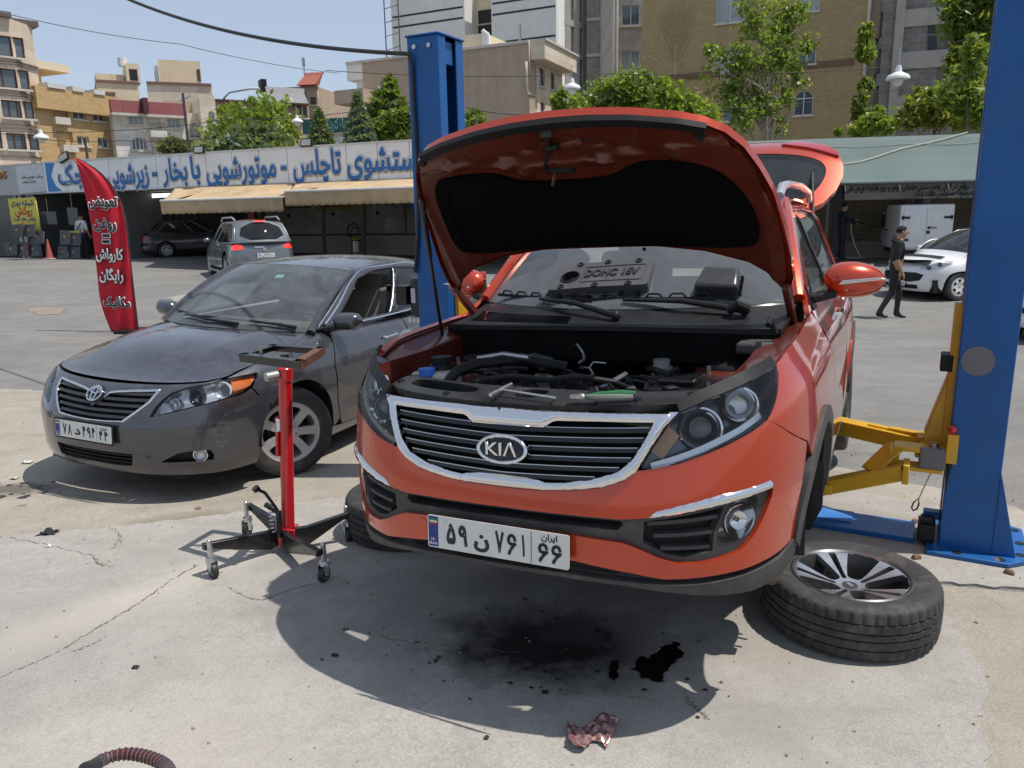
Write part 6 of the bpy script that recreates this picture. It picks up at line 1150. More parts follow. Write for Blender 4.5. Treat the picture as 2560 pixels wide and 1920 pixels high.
# 3 grey white brick house with burgundy roof band
F = auto(292, 46, 465, 283, 292); h3 = Vv(F, 400, 290); r = facade(F, 'brick_house', 'pale grey brick house with burgundy roof band and arched windows', GREYB, U(F, 286), U(F, 468), -2, h3, 9, [(321, 281, 358, 312, 'c', 1, 3), (418, 288, 449, 320, 'c', 1, 3), (330, 343, 369, 375, 'w', 1, 4), (366, 282, 402, 328, 'd'), (378, 347, 410, 392, 'd')])
for a, b, w_ in ((282, 312, .3), (312, 357, .5), (370, 468, .6)): MB().prism([(0, 0), (0, .75), (.35, .7), (.55, 0)], U(F, b)-U(F, a)-.02, Matrix(((0, 0, 1, U(F, a)), (0, 1, 0, h3+.03), (1, 0, 0, -.1), (0, 0, 0, 1)))).build('roof_band', BURG, r)
MB().b2((U(F, 357)+.01, h3+.03, -.1), (U(F, 370)-.01, h3+.85, .95)).build('roof_band_box', mat('dark_burgundy', (.10, .022, .03), .7), r); MB().b2((U(F, 282), h3-.12, -8.5), (U(F, 468), h3+.02, .5)).build('eaves', SILL, r)
for y0, y1 in ((312, 330), (372, 392)):
    a, b, v0, v1 = U(F, 368), U(F, 408), Vv(F, 388, y1), Vv(F, 388, y0); MB().b2((a, v0-.35, 0), (b, v0, .9)).build('balcony_slab', GREYB, r); rl = MB()
    for k in range(13): u = a+(b-a)*k/12; rl.bar((u, v0, .85), (u+.08*(-1)**k, v1, .85), .03, .03)
    rl.bar((a, v1, .85), (b, v1, .85), .05, .05).build('balcony_railing', mat('iron_railing', (.14, .14, .14), .5), r)
MB().b2((U(F, 316), -2, .02), (U(F, 330)+1.4, Vv(F, 330, 312), .75)).build('front_bay', GREYB, r) if False else None
# 4 cream roofs behind
for i, (x0, x1, y0, y1, dd, m_, lab, kk) in enumerate(((258, 360, 196, 290, 60, CREAM, 'cream flat roofed house rising behind the tan brick house', 0), (380, 540, 192, 300, 62, PSTONE, 'tall cream stone house behind the burgundy roof', 1), (205, 300, 222, 300, 58, BEIGER, 'beige wall house between the tan and burgundy houses', 2))):
    F = auto(x0, dd, x1, y0, y0+6); r = facade(F, 'apartment_building', lab, m_, U(F, x0), U(F, x1), -2, Vv(F, (x0+x1)/2, y0+4+(16 if kk == 1 else 8)), 9, [])
    v = Vv(F, (x0+x1)/2, y0+4+(16 if kk == 1 else 8)); MB().b2((U(F, x0), v, -8.9), (U(F, x1), v+.15, .12)).build('cornice', mat('brown_cornice', (.22, .13, .1), .7), r)
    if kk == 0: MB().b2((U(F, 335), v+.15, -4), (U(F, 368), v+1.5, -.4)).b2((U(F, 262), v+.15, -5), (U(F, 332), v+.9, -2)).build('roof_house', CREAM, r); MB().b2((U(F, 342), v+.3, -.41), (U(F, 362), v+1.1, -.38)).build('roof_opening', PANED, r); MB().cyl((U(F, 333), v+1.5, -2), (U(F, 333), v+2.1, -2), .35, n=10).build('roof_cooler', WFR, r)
    if kk == 1: MB().b2((U(F, 410), v+.15, -6), (U(F, 517), v+2.1, -2)).build('roof_house', CREAM, r); MB().b2((U(F, 507), v+.6, -1.99), (U(F, 515), v+1.5, -1.96)).build('roof_door', BFR, r); MB().b2((U(F, 398), v+.2, -3), (U(F, 407), v+1.7, -2.2)).build('roof_cooler', WFR, r)
# 5 stone tower with arched windows
F = auto(465, 50, 548, 284, 287); r = facade(F, 'stone_house', 'pale stone house with stair tower and arched windows beside the dark pole', PSTONE, U(F, 462), U(F, 520), -2, Vv(F, 490, 283), 8, [(473, 307, 501, 345, 'w', 1, 2)])
MB().b2((U(F, 430), Vv(F, 500, 283)-.3, -8), (U(F, 505), Vv(F, 500, 242), -2.2)).build('roof_block', BEIGER, r)
F5 = auto(506, 49.5, 545, 240, 242); facade(F5, '', '', PSTONE, U(F5, 506), U(F5, 545), -2, Vv(F5, 525, 238), 5, [(521, 278, 537, 305, 'w', 1, 2), (531, 335, 545, 360, 'w', 1, 2)], root=(r5 := F5.root('stair_tower', 'square pale stone stair tower with small arched windows', 'building')))
a = U(F, 473); b = U(F, 502); v = Vv(F, 488, 340); rl = MB()
for k in range(9): rl.bar((a+(b-a)*k/8, v, .12), (a+(b-a)*k/8, v+.7, .12), .03, .03)
rl.bar((a, v+.7, .12), (b, v+.7, .12), .05, .05).build('window_railing', WFR, r)
# 6 house with slate and red roofs
F = auto(560, 56, 765, 252, 262); h6 = Vv(F, 700, 262); r = facade(F, 'roofed_house', 'beige house with grey sheet roof edge near the green sign', BEIGER, U(F, 540), U(F, 777), -2, h6, 9, [(722, 262, 738, 300, 'd'), (742, 265, 753, 293, 'b', 0, 1), (758, 267, 768, 295, 'b', 0, 1)])
MB().prism([(0, 0), (-.5, 1.15), (-.75, 1.15), (.45, 0)], U(F, 772)-U(F, 676), Matrix(((0, 0, 1, U(F, 676)), (0, 1, 0, h6+.1), (1, 0, 0, .1), (0, 0, 0, 1)))).build('roof_edge', SLATE, r); MB().b2((U(F, 540), h6, -9), (U(F, 772), h6+.11, .6)).build('eaves', BFR, r)
MB().b2((U(F, 679), h6+1.2, -3), (U(F, 693), h6+2.0, -2)).build('roof_unit', BLKPL, r)
F = auto(690, 62, 800, 220, 214); h6b = Vv(F, 760, 216); r = facade(F, 'roofed_house', 'beige tower house with small red tiled roof', BEIGER, U(F, 692), U(F, 800), -2, h6b, 7, [(776, 243, 790, 262, 'b', 0, 1)]); MB().prism([(0, 0), (-.9, 1.1), (-1.1, 1.1), (.7, 0)], U(F, 806)-U(F, 760), Matrix(((0, 0, 1, U(F, 760)), (0, 1, 0, h6b), (1, 0, 0, 0), (0, 0, 0, 1)))).build('roof_edge', RTILE, r); MB().cyl((U(F, 757), h6b, -1), (U(F, 757), h6b+2, -1), .05, n=6).b2((U(F, 754), h6b+1.6, -1.1), (U(F, 759), h6b+2.2, -.9)).build('chimney_pipe', STEEL, r)
# 7 big beige side wall with cream front
F = auto(875, 52, 1325, 160, 106); h7 = Vv(F, 1000, 146); r = facade(F, 'apartment_building', 'wide beige rendered block with cream stone front behind the left lift post', BEIGER, U(F, 915), U(F, 1325), -2, h7, .8, [(953, 214, 962, 231, 'd'), (993, 222, 999, 234, 'd')])
MB().b2((U(F, 876), Vv(F, 890, 200), -9), (U(F, 915)-.01, h7, 0)).b2((U(F, 892), -2, -9), (U(F, 915)-.01, Vv(F, 890, 200), -.3)).build('grey_end', WREND, r); MB().b2((U(F, 876), h7, -1), (U(F, 1325), h7+.14, .1)).build('coping', SILL, r)
MB().b2((U(F, 1140), h7-3, -5), (U(F, 1195), h7+1.1, -1.2)).build('roof_house', CREAM, r); MB().b2((U(F, 890), Vv(F, 890, 270), .02), (U(F, 960), Vv(F, 890, 237), 2.)).build('low_annexe', BEIGER, r)
for k in range(3): MB().tube([(U(F, 1197+5*k), h7+.1, -1), (U(F, 1197+5*k), h7+1.1-.1*k, -1), (U(F, 1194+5*k), h7+1.2-.1*k, -1)], .13, 8).build('vent_pipe', WFR, r)
MB().cyl((U(F, 1293), h7, -.6), (U(F, 1293), h7+1.2, -.6), .07, n=6).build('roof_pipe', STEEL, r)
d1325 = F.L; F7 = auto(1326, (F.M @ Vector((U(F, 1325), 0, 0))).y, 1406, 150, 185); h7b = Vv(F7, 1360, 165)
r7 = facade(F7, '', '', PSTONE, U(F7, 1326), U(F7, 1406), -2, h7b, 0, [(1320, 158, 1341, 235, 'w', 0, 2), (1349, 170, 1362, 216, 'b', 0, 1), (1377, 182, 1388, 225, 'b', 0, 1), (1323, 246, 1343, 282, 'w', 0, 2), (1351, 256, 1363, 282, 'b', 0, 1), (1378, 266, 1390, 285, 'b', 0, 1)], root=F7.root('apartment_building', 'cream stone apartment front with overhanging top storey', 'building'))
MB().b2((U(F7, 1327), h7b, -3), (U(F7, 1408), Vv(F7, 1327, 106), .9)).build('overhang', PSTONE, r7); MB().b2((U(F7, 1327), Vv(F7, 1327, 106), -3), (U(F7, 1410), Vv(F7, 1327, 106)+.12, 1.)).build('coping', SILL, r7)
# 8 white grey tower
F = auto(985, 80, 1400, 52, -10); h8 = Vv(F, 1200, -160); SR = (U(F, 1170), U(F, 1235)); r = facade(F, 'tower_block', 'large white grey rendered tower with dark floor lines', WREND, U(F, 992), SR[0], -2, h8, 14, [])
MB().b2((SR[0], -2, -14), (SR[1], h8, -2.2)).build('recess_wall', CREAM, r); panel('wall', flat(0), rect(SR[1], U(F, 1392), -2, h8), WREND, r, flange=.2, step=4.); MB().b2((SR[1], -2, -14), (U(F, 1392), h8, -.25)).build('wall_block', WREND, r)
for y in (60, 98, -6): a, b = F.hit(1197, y, -2.19), F.hit(1234, y-38, -2.19); MB().b2((a[0], a[1], -2.19), (b[0], b[1], -2.1)).build('window_opening', PANED, r)
for x0, x1, ys in ((995, 1166, (38, 64, 140)), (1238, 1390, (5, 33, 104, 128))):
    for y in ys: v = Vv(F, x0, y+6); MB().b2((U(F, x0), v, .0), (U(F, x1), v+.16, .02)).build('floor_line', mat('dark_line', (.03, .03, .04), .7), r)
# lattice mast
mp = at(984, 145, 78); mr = empty('scaffold_mast', label='thin dark lattice mast beside the white grey tower', cat='mast'); mr.location = (mp.x, mp.y, 0); m_ = MB(); Hm = 24
for sx in (-.65, .65): m_.cyl((sx, 0, 0), (sx, 0, Hm), .06, n=6)
for k in range(20): m_.bar((-.65, 0, k*1.2), (.65, 0, k*1.2+.35), .05, .05)
m_.build('mast_lattice', mat('mast_steel', (.10, .08, .09), .6), mr)
# 9 unfinished concrete frame
F = auto(1392, 73, 1475, 45, 62); r = F.root('unfinished_building', 'unfinished concrete frame building with open storeys and grey blockwork', 'building'); top9 = Vv(F, 1400, -150); floors = [Vv(F, 1420, y) for y in (285, 212, 128, 48, -30, -110)]
for v in floors: MB().b2((U(F, 1392), v-.55, -9), (U(F, 1466), v, 0)).build('floor_slab', CONC, r, bevel=.03)
for x in (1395, 1421, 1443, 1463): MB().b2((U(F, x)-.35, -2, -.75), (U(F, x)+.35, top9, -.02)).build('concrete_column', CONC, r)
MB().b2((U(F, 1392), -2, -9), (U(F, 1466), top9, -6)).build('inner_wall', wallmat('inner_shell', (.20, .18, .16), (.26, .24, .21), dirt=.4), r)
for i in range(5):
    v0, v1 = floors[i], floors[i+1]-.55
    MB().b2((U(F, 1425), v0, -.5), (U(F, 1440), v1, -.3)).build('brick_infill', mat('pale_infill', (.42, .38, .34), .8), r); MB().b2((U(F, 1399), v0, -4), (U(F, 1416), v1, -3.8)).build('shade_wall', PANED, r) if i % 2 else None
F9 = auto(1466, 74.5, 1532, 62, 58); facade(F9, '', '', GBLK, U(F9, 1466), U(F9, 1503), -2, top9, 8, [], root=r9) if (r9 := F9.root('blockwork_tower', 'grey blockwork stair tower with concrete edge column', 'building')) else None
MB().b2((U(F9, 1500), -2, -8), (U(F9, 1517), top9, .15)).build('edge_column', CONC, r9); MB().b2((U(F9, 1517), -2, -8), (U(F9, 1530), top9, -.8)).build('side_wall', CONC, r9)
for y in (25, 80, 155): v = Vv(F9, 1522, y); MB().b2((U(F9, 1522), v-1.2, -.82), (U(F9, 1527), v+1.2, -.78)).build('slot_opening', PANED, r9)
for y in (45, 135): v = Vv(F9, 1480, y); MB().b2((U(F9, 1466), v-.25, .0), (U(F9, 1500), v, .12)).build('ring_beam', CONC, r9)
# 10 pale stone apartment beside the ochre block
F = auto(1530, 58, 1602, 66, 64); r = facade(F, 'apartment_building', 'pale stone apartment strip with white windows beside the ochre brick block', wallmat('grey_travertine', (.42, .385, .33), (.48, .44, .385), 'stone', (1.3, .45), (.8, .78, .75), .1, .25), U(F, 1528), U(F, 1604), -2, Vv(F, 1560, -120), 8, [(1555, 13, 1600, 63, 'w', 0, 2), (1555, 128, 1600, 177, 'c', 0, 2), (1555, -90, 1600, -40, 'w', 0, 2)])
for x in (1532, 1539): MB().tube([(U(F, x), -2, .12), (U(F, x), Vv(F, 1560, -120), .12)], .11, 8).build('down_pipe', SILL, r)
for y in (70, 182): v = Vv(F, 1570, y); MB().b2((U(F, 1546), v, 0), (U(F, 1604), v+.1, .1)).build('string_course', BEIGER, r)
# 11 ochre brick block
F = auto(1600, 50, 2190, 60, -10); h11 = Vv(F, 1900, -150); r = facade(F, 'brick_block', 'large ochre brick block with arched white windows and brick tree relief', OCHB, U(F, 1601), U(F, 2150), -2, h11, 8, [(1790, -25, 1862, 56, 'c', 0, 2), (1790, 128, 1855, 182, 'c', 0, 2), (1808, 250, 1858, 302, 'w', 1, 2), (1995, 96, 2041, 160, 'w', 1, 2), (1985, 225, 2033, 288, 'w', 1, 2), (2000, -30, 2048, 28, 'c', 0, 2)])
for x0, x1, y in ((1660, 1790, 191), (1975, 2142, 161)):
    n = int((U(F, x1, y)-U(F, x0, y))/.17); sb = MB(); v = Vv(F, (x0+x1)/2, y)
    for k in range(n): u = U(F, x0, y)+.17*k; sb.b2((u, v-.18, 0), (u+.12, v+.18, .05))
    sb.build('soldier_course', mat('dark_brick', (.20, .12, .07), .85, 0, .2, 3), r, kind='stuff')
tu, tv = F.hit(1690, 110); RELF = mat('relief_brick', (.50, .365, .20), .85, 0, .15, 4); tb_ = MB().b2((tu-.06, tv-2.6, 0), (tu+.04, tv, .02))
for k in range(16):
    a = k*.17-.6; 
    for s_ in (1, -1): z0 = tv-1.0+k*.17; L_ = .25+1.15*math.sin(pi*min(1, (k+1.5)/17))**.8; tb_.tube([(tu, z0, .03), (tu+s_*L_*.5, z0+.35, .04), (tu+s_*L_*.75, z0+.95, .01)], .028, 4)
tb_.build('tree_relief', RELF, r)
MB().b2((U(F, 2150), -2, -7), (U(F, 2186), h11, -.25)).build('end_render', BEIGER, r); MB().tube([(U(F, 2150), -2, .06), (U(F, 2150), h11, .06)], .10, 8).build('down_pipe', SILL, r)
for y0, y1 in ((84, 162), (213, 292)): pass
# 12 grey blockwork building
F = auto(2188, 44, 2480, 45, 18); top12 = Vv(F, 2300, -120); r = facade(F, 'unfinished_building', 'unfinished grey blockwork building with concrete beams behind the acacias', GBLK, U(F, 2180), U(F, 2500), -2, top12, 8, [(2192, 30, 2206, 95, 'd'), (2190, 122, 2202, 185, 'd'), (2183, 214, 2196, 280, 'd'), (2349, 50, 2372, 125, 'd'), (2340, 160, 2362, 230, 'd'), (2336, 250, 2358, 300, 'd')])
MB().b2((U(F, 2215), -2, -.1), (U(F, 2237), top12, .18)).build('concrete_column', CONC, r)
for y in (44, 150, 258): v = Vv(F, 2300, y); MB().b2((U(F, 2237), v-.42, 0), (U(F, 2500), v+.42, .12)).build('ring_beam', CONC, r)
for x, y in ((2332, 73), (2330, 99), (2331, 118)): a = F.hit(x, y); MB().b2((a[0]-.22, a[1]-.2, .0), (a[0]+.22, a[1]+.2, .04)).build('stencil_mark', mat('stencil_dark', (.05, .05, .05), .8), r)
# teal shop sign behind the conifers
F = auto(745, 42, 880, 300, 292); r = F.root('shop_sign', 'dark teal shop sign with Persian lettering behind the conifers', 'sign'); MB().b2((U(F, 757), Vv(F, 800, 333), -.3), (U(F, 885), Vv(F, 800, 297), 0)).build('sign_board', mat('teal_sign', (.02, .10, .09), .5, 0, .1), r); MB().b2((U(F, 757), -1, -.5), (U(F, 885), Vv(F, 800, 334), -.32)).build('sign_wall', WREND, r)
a, b = F.hit(812, 312), F.hit(862, 306); text('sign_lettering', fa('باغ کترینگ'), .7, mat('pale_teal_letter', (.25, .45, .4), .5), Matrix.Translation(((a[0]+b[0])/2, a[1], .01)), r, bold=.03, width=b[0]-a[0], thick=.01)
# ------------------------------------------------------------------ trees
def leafmat(name, c1, c2, c3):
    g = G(name); g.t.nodes.remove(g.b); ri = g.voro(5.5, out='Color'); s = g.sep(ri)[0]; c = g.mix(s, c1, c2); c = g.mix(g.rng(g.noise(.9, 3), .45, .65, 0, .8), c, c3)
    d = g.n('BsdfDiffuse'); g.l(c, d.inputs[0]); t = g.n('BsdfTranslucent'); g.l(g.mix(.6, c, (.42, .50, .05)), t.inputs[0]); gl = g.n('BsdfGlossy'); gl.inputs['Roughness'].default_value = .4; gl.inputs[0].default_value = (.5, .5, .5, 1)
    m1 = g.n('MixShader'); m1.inputs[0].default_value = .5; g.l(d.outputs[0], m1.inputs[1]); g.l(t.outputs[0], m1.inputs[2]); m2 = g.n('MixShader'); m2.inputs[0].default_value = .06; g.l(m1.outputs[0], m2.inputs[1]); g.l(gl.outputs[0], m2.inputs[2]); g.l(m2.outputs[0], g.o.inputs[0]); return g.m
LF1 = leafmat('leaf_mid_green', (.124, .206, .034), (.225, .319, .056), (.090, .160, .027)); LF2 = leafmat('leaf_bright', (.197, .292, .041), (.304, .406, .065), (.143, .227, .032)); LF3 = leafmat('leaf_conifer', (.086, .134, .082), (.141, .198, .134), (.057, .100, .054)); LF4 = leafmat('leaf_dark', (.070, .118, .022), (.120, .182, .036), (.040, .082, .018)); LF5 = leafmat('leaf_dry', (.10, .12, .06), (.15, .16, .09), (.06, .08, .04))
BARK = mat('bark', (.16, .13, .10), .9, 0, .3, 6, .5, 20); BARKP = mat('pale_bark', (.38, .34, .28), .85, 0, .3, 6, .4, 20)
def leaves(C, Rr, n, size, rs, dens=1., shell=.35, asp=1.7):
    "n leaf quads clumped inside ellipsoids; C centres, Rr radii"
    C = np.array(C); Rr = np.array(Rr); vol = np.prod(Rr, axis=1); k = rs.choice(len(C), 40+n//26, p=vol/vol.sum()); d = rs.normal(size=(len(k), 3)); d /= np.linalg.norm(d, axis=1)[:, None]; rad = (shell+(1-shell)*rs.random(len(k)))**.7
    cl = C[k]+d*Rr[k]*rad[:, None]; cs = Rr[k].mean(1)*.20*rs.uniform(.5, 1.5, len(k)); j = rs.integers(0, len(cl), n); p = cl[j]+rs.normal(size=(n, 3))*cs[j][:, None]*[1, 1, .75]
    a = rs.normal(size=(n, 3)); a /= np.linalg.norm(a, axis=1)[:, None]; b = np.cross(a, rs.normal(size=(n, 3))); b /= np.linalg.norm(b, axis=1)[:, None]; s = size*rs.uniform(.55, 1.35, n)[:, None]
    a = a*s*asp/2; b = b*s/2; V = np.stack([p-a, p+b*.9, p+a, p-b*.9], 1).reshape(-1, 3); return V
def tree(name, label, d, crowns, n, size, lm, base, trunk=.14, bark=None, group='trees behind the yard', limbs=6, shell=.35, sway=0., top=None, asp=1.7, cone=False, seed=0):
    "crowns: (px, py, rx, ry) ellipses in photograph pixels at distance d; base: pixel of the trunk foot"
    rs = np.random.default_rng(100+seed); b = at(base[0], base[1], d); r = empty(name, (b.x, b.y, 0), label=label, cat='tree', group=group)
    C, Rr = [], []
    for x, y, rx, ry in crowns: p = at(x, y, d+rs.uniform(-.04, .04)*d*.5); C.append((p.x-b.x, p.y-b.y, p.z)); k = d/1930; Rr.append((rx*k, rx*k*.85, ry*k))
    if cone:
        V = []; c, R0 = np.array(C[0]), np.array(Rr[0]); t = rs.random(n)**.75; a = rs.random(n)*2*pi; wob = .75+.35*np.sin(t*38+a*2); rr = (t*R0[0]*wob)*(.35+.65*rs.random(n)**.5); p = np.stack([c[0]+rr*np.cos(a), c[1]+rr*np.sin(a), c[2]+R0[2]-2*R0[2]*t-.15*rr], 1)
        q = rs.normal(size=(n, 3)); q /= np.linalg.norm(q, axis=1)[:, None]; w = np.cross(q, rs.normal(size=(n, 3))); w /= np.linalg.norm(w, axis=1)[:, None]; s = size*rs.uniform(.5, 1.3, n)[:, None]; V = np.stack([p-q*s, p+w*s*.35, p+q*s, p-w*s*.35], 1).reshape(-1, 3)
    else: V = leaves(C, Rr, n, size, rs, shell=shell, asp=asp)
    me = bpy.data.meshes.new('crown'); me.from_pydata(V.tolist(), [], [(4*i, 4*i+1, 4*i+2, 4*i+3) for i in range(len(V)//4)]); link('crown', me, lm, r, kind='stuff' if False else None)
    tz = top if top is not None else max(c[2] for c in C); tb = MB(); tp = Vector((np.mean([c[0] for c in C])*.6+sway, 0, tz)); z0 = -.6
    path = [Vector((0, 0, z0)).lerp(tp, t)+Vector((.12*sin(t*5+seed), .1*cos(t*4), 0))*(t > 0) for t in np.linspace(0, 1, 9)]; tb.tube(path, [trunk*(1-.85*t) for t in np.linspace(0, 1, 9)], 8)
    for k in range(limbs):
        c = Vector(C[k % len(C)])+Vector(rs.normal(size=3)*np.array(Rr[k % len(C)])*.5); s = path[min(8, 3+k % 5)]; md = s.lerp(c, .5)+Vector(rs.normal(size=3)*.15); tb.tube([s, md, c], [trunk*.35, trunk*.22, trunk*.06], 5)
    tb.build('trunk', bark or BARK, r); return r
tree('leafy_tree', 'light green leafy tree in front of the pale stone houses', 36, [(600, 300, 55, 45), (680, 290, 60, 50), (560, 330, 50, 40), (720, 340, 45, 35), (640, 345, 90, 35), (640, 265, 30, 28), (700, 255, 25, 25)], 3300, .17, LF2, (640, 400), .12, seed=1, shell=.2)
tree('conifer_tree', 'dark dense juniper clump below the light green tree', 34, [(590, 350, 45, 28), (650, 345, 55, 32), (540, 355, 35, 22), (600, 375, 95, 20)], 5200, .16, LF3, (620, 400), .1, seed=2, shell=.1, asp=2.6)
tree('small_tree', 'small dry grey green tree behind the fascia by the dark pole', 36, [(430, 362, 25, 16), (455, 370, 30, 16), (415, 375, 18, 14)], 2200, .12, LF5, (440, 400), .07, seed=3)
tree('conifer_tree', 'blue green conifer left of the fat silvery spruce, below the teal sign', 33, [(800, 325, 38, 45)], 3800, .20, LF3, (800, 380), .1, cone=True, seed=4)
tree('conifer_tree', 'fat silvery spruce right of the teal sign', 32, [(897, 305, 48, 62)], 5200, .21, leafmat('leaf_silver', (.119, .175, .140), (.168, .231, .189), (.084, .126, .098)), (897, 380), .12, cone=True, seed=5)
tree('pine_tree', 'dark upright pine in front of the beige block', 35, [(978, 225, 18, 32), (950, 265, 22, 32), (985, 270, 24, 38), (945, 305, 28, 28), (975, 200, 10, 14)], 3600, .17, LF4, (968, 380), .11, seed=6, shell=.1, asp=3.)
tree('leafy_tree', 'round bright green tree just left of the left lift post', 33, [(980, 310, 42, 34), (1020, 320, 40, 38), (1030, 295, 35, 28), (950, 335, 40, 25), (1085, 320, 40, 30)], 5000, .15, LF1, (1000, 390), .12, seed=7)
tree('leafy_tree', 'small thin tree just right of the left lift post', 30, [(1185, 295, 20, 20), (1195, 315, 26, 18)], 900, .14, LF1, (1190, 370), .07, seed=8)
tree('leafy_tree', 'pale green tree under the white street lamp behind the bonnet', 34, [(1405, 250, 22, 28), (1440, 275, 30, 30), (1410, 290, 30, 25)], 2600, .16, LF2, (1420, 380), .09, seed=9, shell=.2)
tree('leafy_tree', 'broad bright green tree behind the middle of the bonnet', 35, [(1530, 230, 50, 45), (1580, 220, 55, 50), (1500, 270, 55, 40), (1600, 270, 60, 50), (1620, 195, 16, 30), (1550, 300, 90, 40), (1650, 300, 60, 35)], 7000, .15, LF1, (1560, 400), .16, seed=10, shell=.25)
tree('leafy_tree', 'yellowish green tree right of the broad tree behind the bonnet', 33, [(1690, 270, 50, 45), (1660, 235, 35, 35), (1740, 300, 60, 40), (1700, 215, 14, 25)], 5200, .15, LF2, (1690, 400), .12, seed=11, shell=.2)
tree('tall_tree', 'tall sparse tree with pale bare branches before the ochre brick block', 38, [(1880, 40, 55, 70), (1960, 60, 60, 60), (1990, 20, 45, 40), (1800, 140, 50, 40), (1860, 160, 60, 45), (1950, 150, 50, 60), (1990, 190, 35, 35), (1830, 240, 60, 50), (1900, 260, 60, 50), (1960, 240, 40, 40), (1860, 300, 55, 40), (1780, 190, 35, 25), (1930, 300, 40, 40), (2010, 110, 30, 40)], 5600, .15, LF1, (1935, 345), .24, bark=BARKP, seed=12, shell=.0, limbs=26, sway=-.6)
tree('acacia_tree', 'yellow green feathery acacia before the grey blockwork building', 30, [(2310, 250, 35, 30), (2340, 285, 45, 28), (2290, 290, 40, 22), (2380, 240, 35, 40), (2410, 290, 40, 35)], 6000, .13, leafmat('leaf_yellow', (.211, .251, .033), (.290, .330, .053), (.132, .172, .026)), (2340, 370), .1, seed=13, shell=.1, asp=2.4)
tree('acacia_tree', 'taller green acacia against the right lift post', 28, [(2420, 190, 35, 40), (2440, 130, 22, 45), (2400, 230, 45, 40), (2440, 270, 45, 45)], 5200, .13, LF2, (2430, 370), .12, seed=14, shell=.15, asp=2.2)
tree('willow_tree', 'dark hanging willow at the top beside the right lift post', 32, [(2420, 40, 50, 60), (2450, 100, 40, 60), (2400, 120, 28, 50), (2460, -20, 70, 50), (2385, 150, 18, 40)], 9000, .13, leafmat('leaf_olive', (.105, .146, .022), (.172, .218, .036), (.067, .100, .014)), (2480, 370), .16, seed=15, shell=.1, asp=3.2)
tree('small_tree', 'low leafy shrub tree over the netting before the ochre wall end', 30, [(2180, 310, 35, 22), (2160, 325, 30, 14), (2215, 318, 28, 16), (2195, 285, 16, 18)], 3000, .13, LF2, (2190, 370), .06, seed=16, shell=.2)
tree('small_tree', 'tiny shrub showing over the netting left of the wall end', 30, [(2096, 330, 10, 8)], 250, .12, LF2, (2096, 370), .04, seed=17)
tree('climbing_ivy', 'upper clump of ivy on the corner of the ochre block', 41, [(2165, 85, 16, 24), (2158, 125, 15, 32), (2172, 140, 12, 22)], 2400, .14, LF2, (2160, 400), .04, seed=18, shell=.2, top=9., limbs=0)
tree('climbing_ivy', 'lower clump of ivy on the corner of the ochre block', 40.5, [(2162, 215, 16, 20), (2150, 260, 14, 32), (2140, 290, 10, 16)], 2400, .14, LF1, (2148, 400), .04, seed=19, shell=.2, top=6., limbs=0)
# ------------------------------------------------------------------ poles, lamps and wires
def wire(name, label, pts, r, sag=0., m_=None, n=24):
    P = [at(*p) for p in pts]; o = []
    for i in range(len(P)-1):
        for k in range(n): t = k/n; q = P[i].lerp(P[i+1], t); q.z -= sag*4*t*(1-t); o.append(q)
    o.append(P[-1]); ob = MB().tube(o, r, 6).build(name, m_ or mat('black_cable', (.02, .02, .02), .6), None, label=label, cat='cable'); return ob
topL = lm @ Vector((.03, -.02, CHT-.10))
P_ = []; a_, b_ = at(200, -60, 9.0), topL
for k in range(31): t = k/30; q = a_.lerp(b_, t); q.z -= .16*4*t*(1-t); P_.append(q)
MB().tube(P_, .014, 8).build('power_cable', mat('black_cable', (.02, .02, .02), .6), None, label='thick black cable running to the top of the left lift post', cat='cable')
MB().tube([topL+Vector((0, -.02, 0)), lm @ Vector((.045, -.015, CHT-.16)), lm @ Vector((.05, -.012, 2.0)), lm @ Vector((.03, -.012, 1.6)), lm @ Vector((.0, -.02, 1.35))], .011, 8).build('power_cable', mat('black_cable', (.02, .02, .02), .6), None, label='black cable clipped down the left lift post', cat='cable')
wire('overhead_wire', 'thin grey overhead wire crossing the open sky', [(-40, 20, 22), (450, 110, 25), (850, 183, 30)], .012, .1, mat('grey_wire', (.2, .2, .22), .6)); wire('overhead_wire', 'thin wire passing before the beige block and the ochre block', [(815, 176, 30), (1500, 184, 31), (2250, 165, 29), (2450, 155, 28)], .012, .15)
wire('overhead_wire', 'upper thin wire across the left houses', [(-20, 328, 31), (560, 300, 31), (1080, 245, 30)], .012, .2); wire('overhead_wire', 'lower thin wire across the left houses', [(-20, 330, 30), (300, 352, 30), (700, 325, 30)], .012, .15); wire('overhead_wire', 'slanting wire before the ochre block ending at the right post', [(1820, 270, 28), (2150, 235, 28), (2460, 178, 27)], .012, .1); wire('overhead_wire', 'dark wire from the left lift post across the beige block', [(1165, 268, 28), (1350, 285, 29), (1500, 290, 30)], .02, .1)
def lamp(x, y, d, lab, s=1.):
    "white enamel pendant street lamp; x, y pixel of the shade centre"
    p = at(x, y, d); r = empty('street_lamp', p, label=lab, cat='street lamp', group='white pendant street lamps'); k = s*d/1930
    MB().lathe([(0, 24*k), (5*k, 24*k), (8*k, 10*k), (22*k, 3*k), (25*k, -2*k), (25*k, -6*k), (24*k, -6*k), (20*k, 0), (0, 2*k)], n=24).build('lamp_shade', WHITEP, r); MB().lathe([(11*k, -4*k), (11*k, -14*k), (8*k, -20*k), (0, -22*k)], n=16).build('lamp_glass', mat('frosted_globe', (.62, .61, .56), .3), r); MB().cyl((0, 0, 24*k), (0, 0, 60*k), 1.2*k, n=6).build('lamp_rod', STEEL, r)
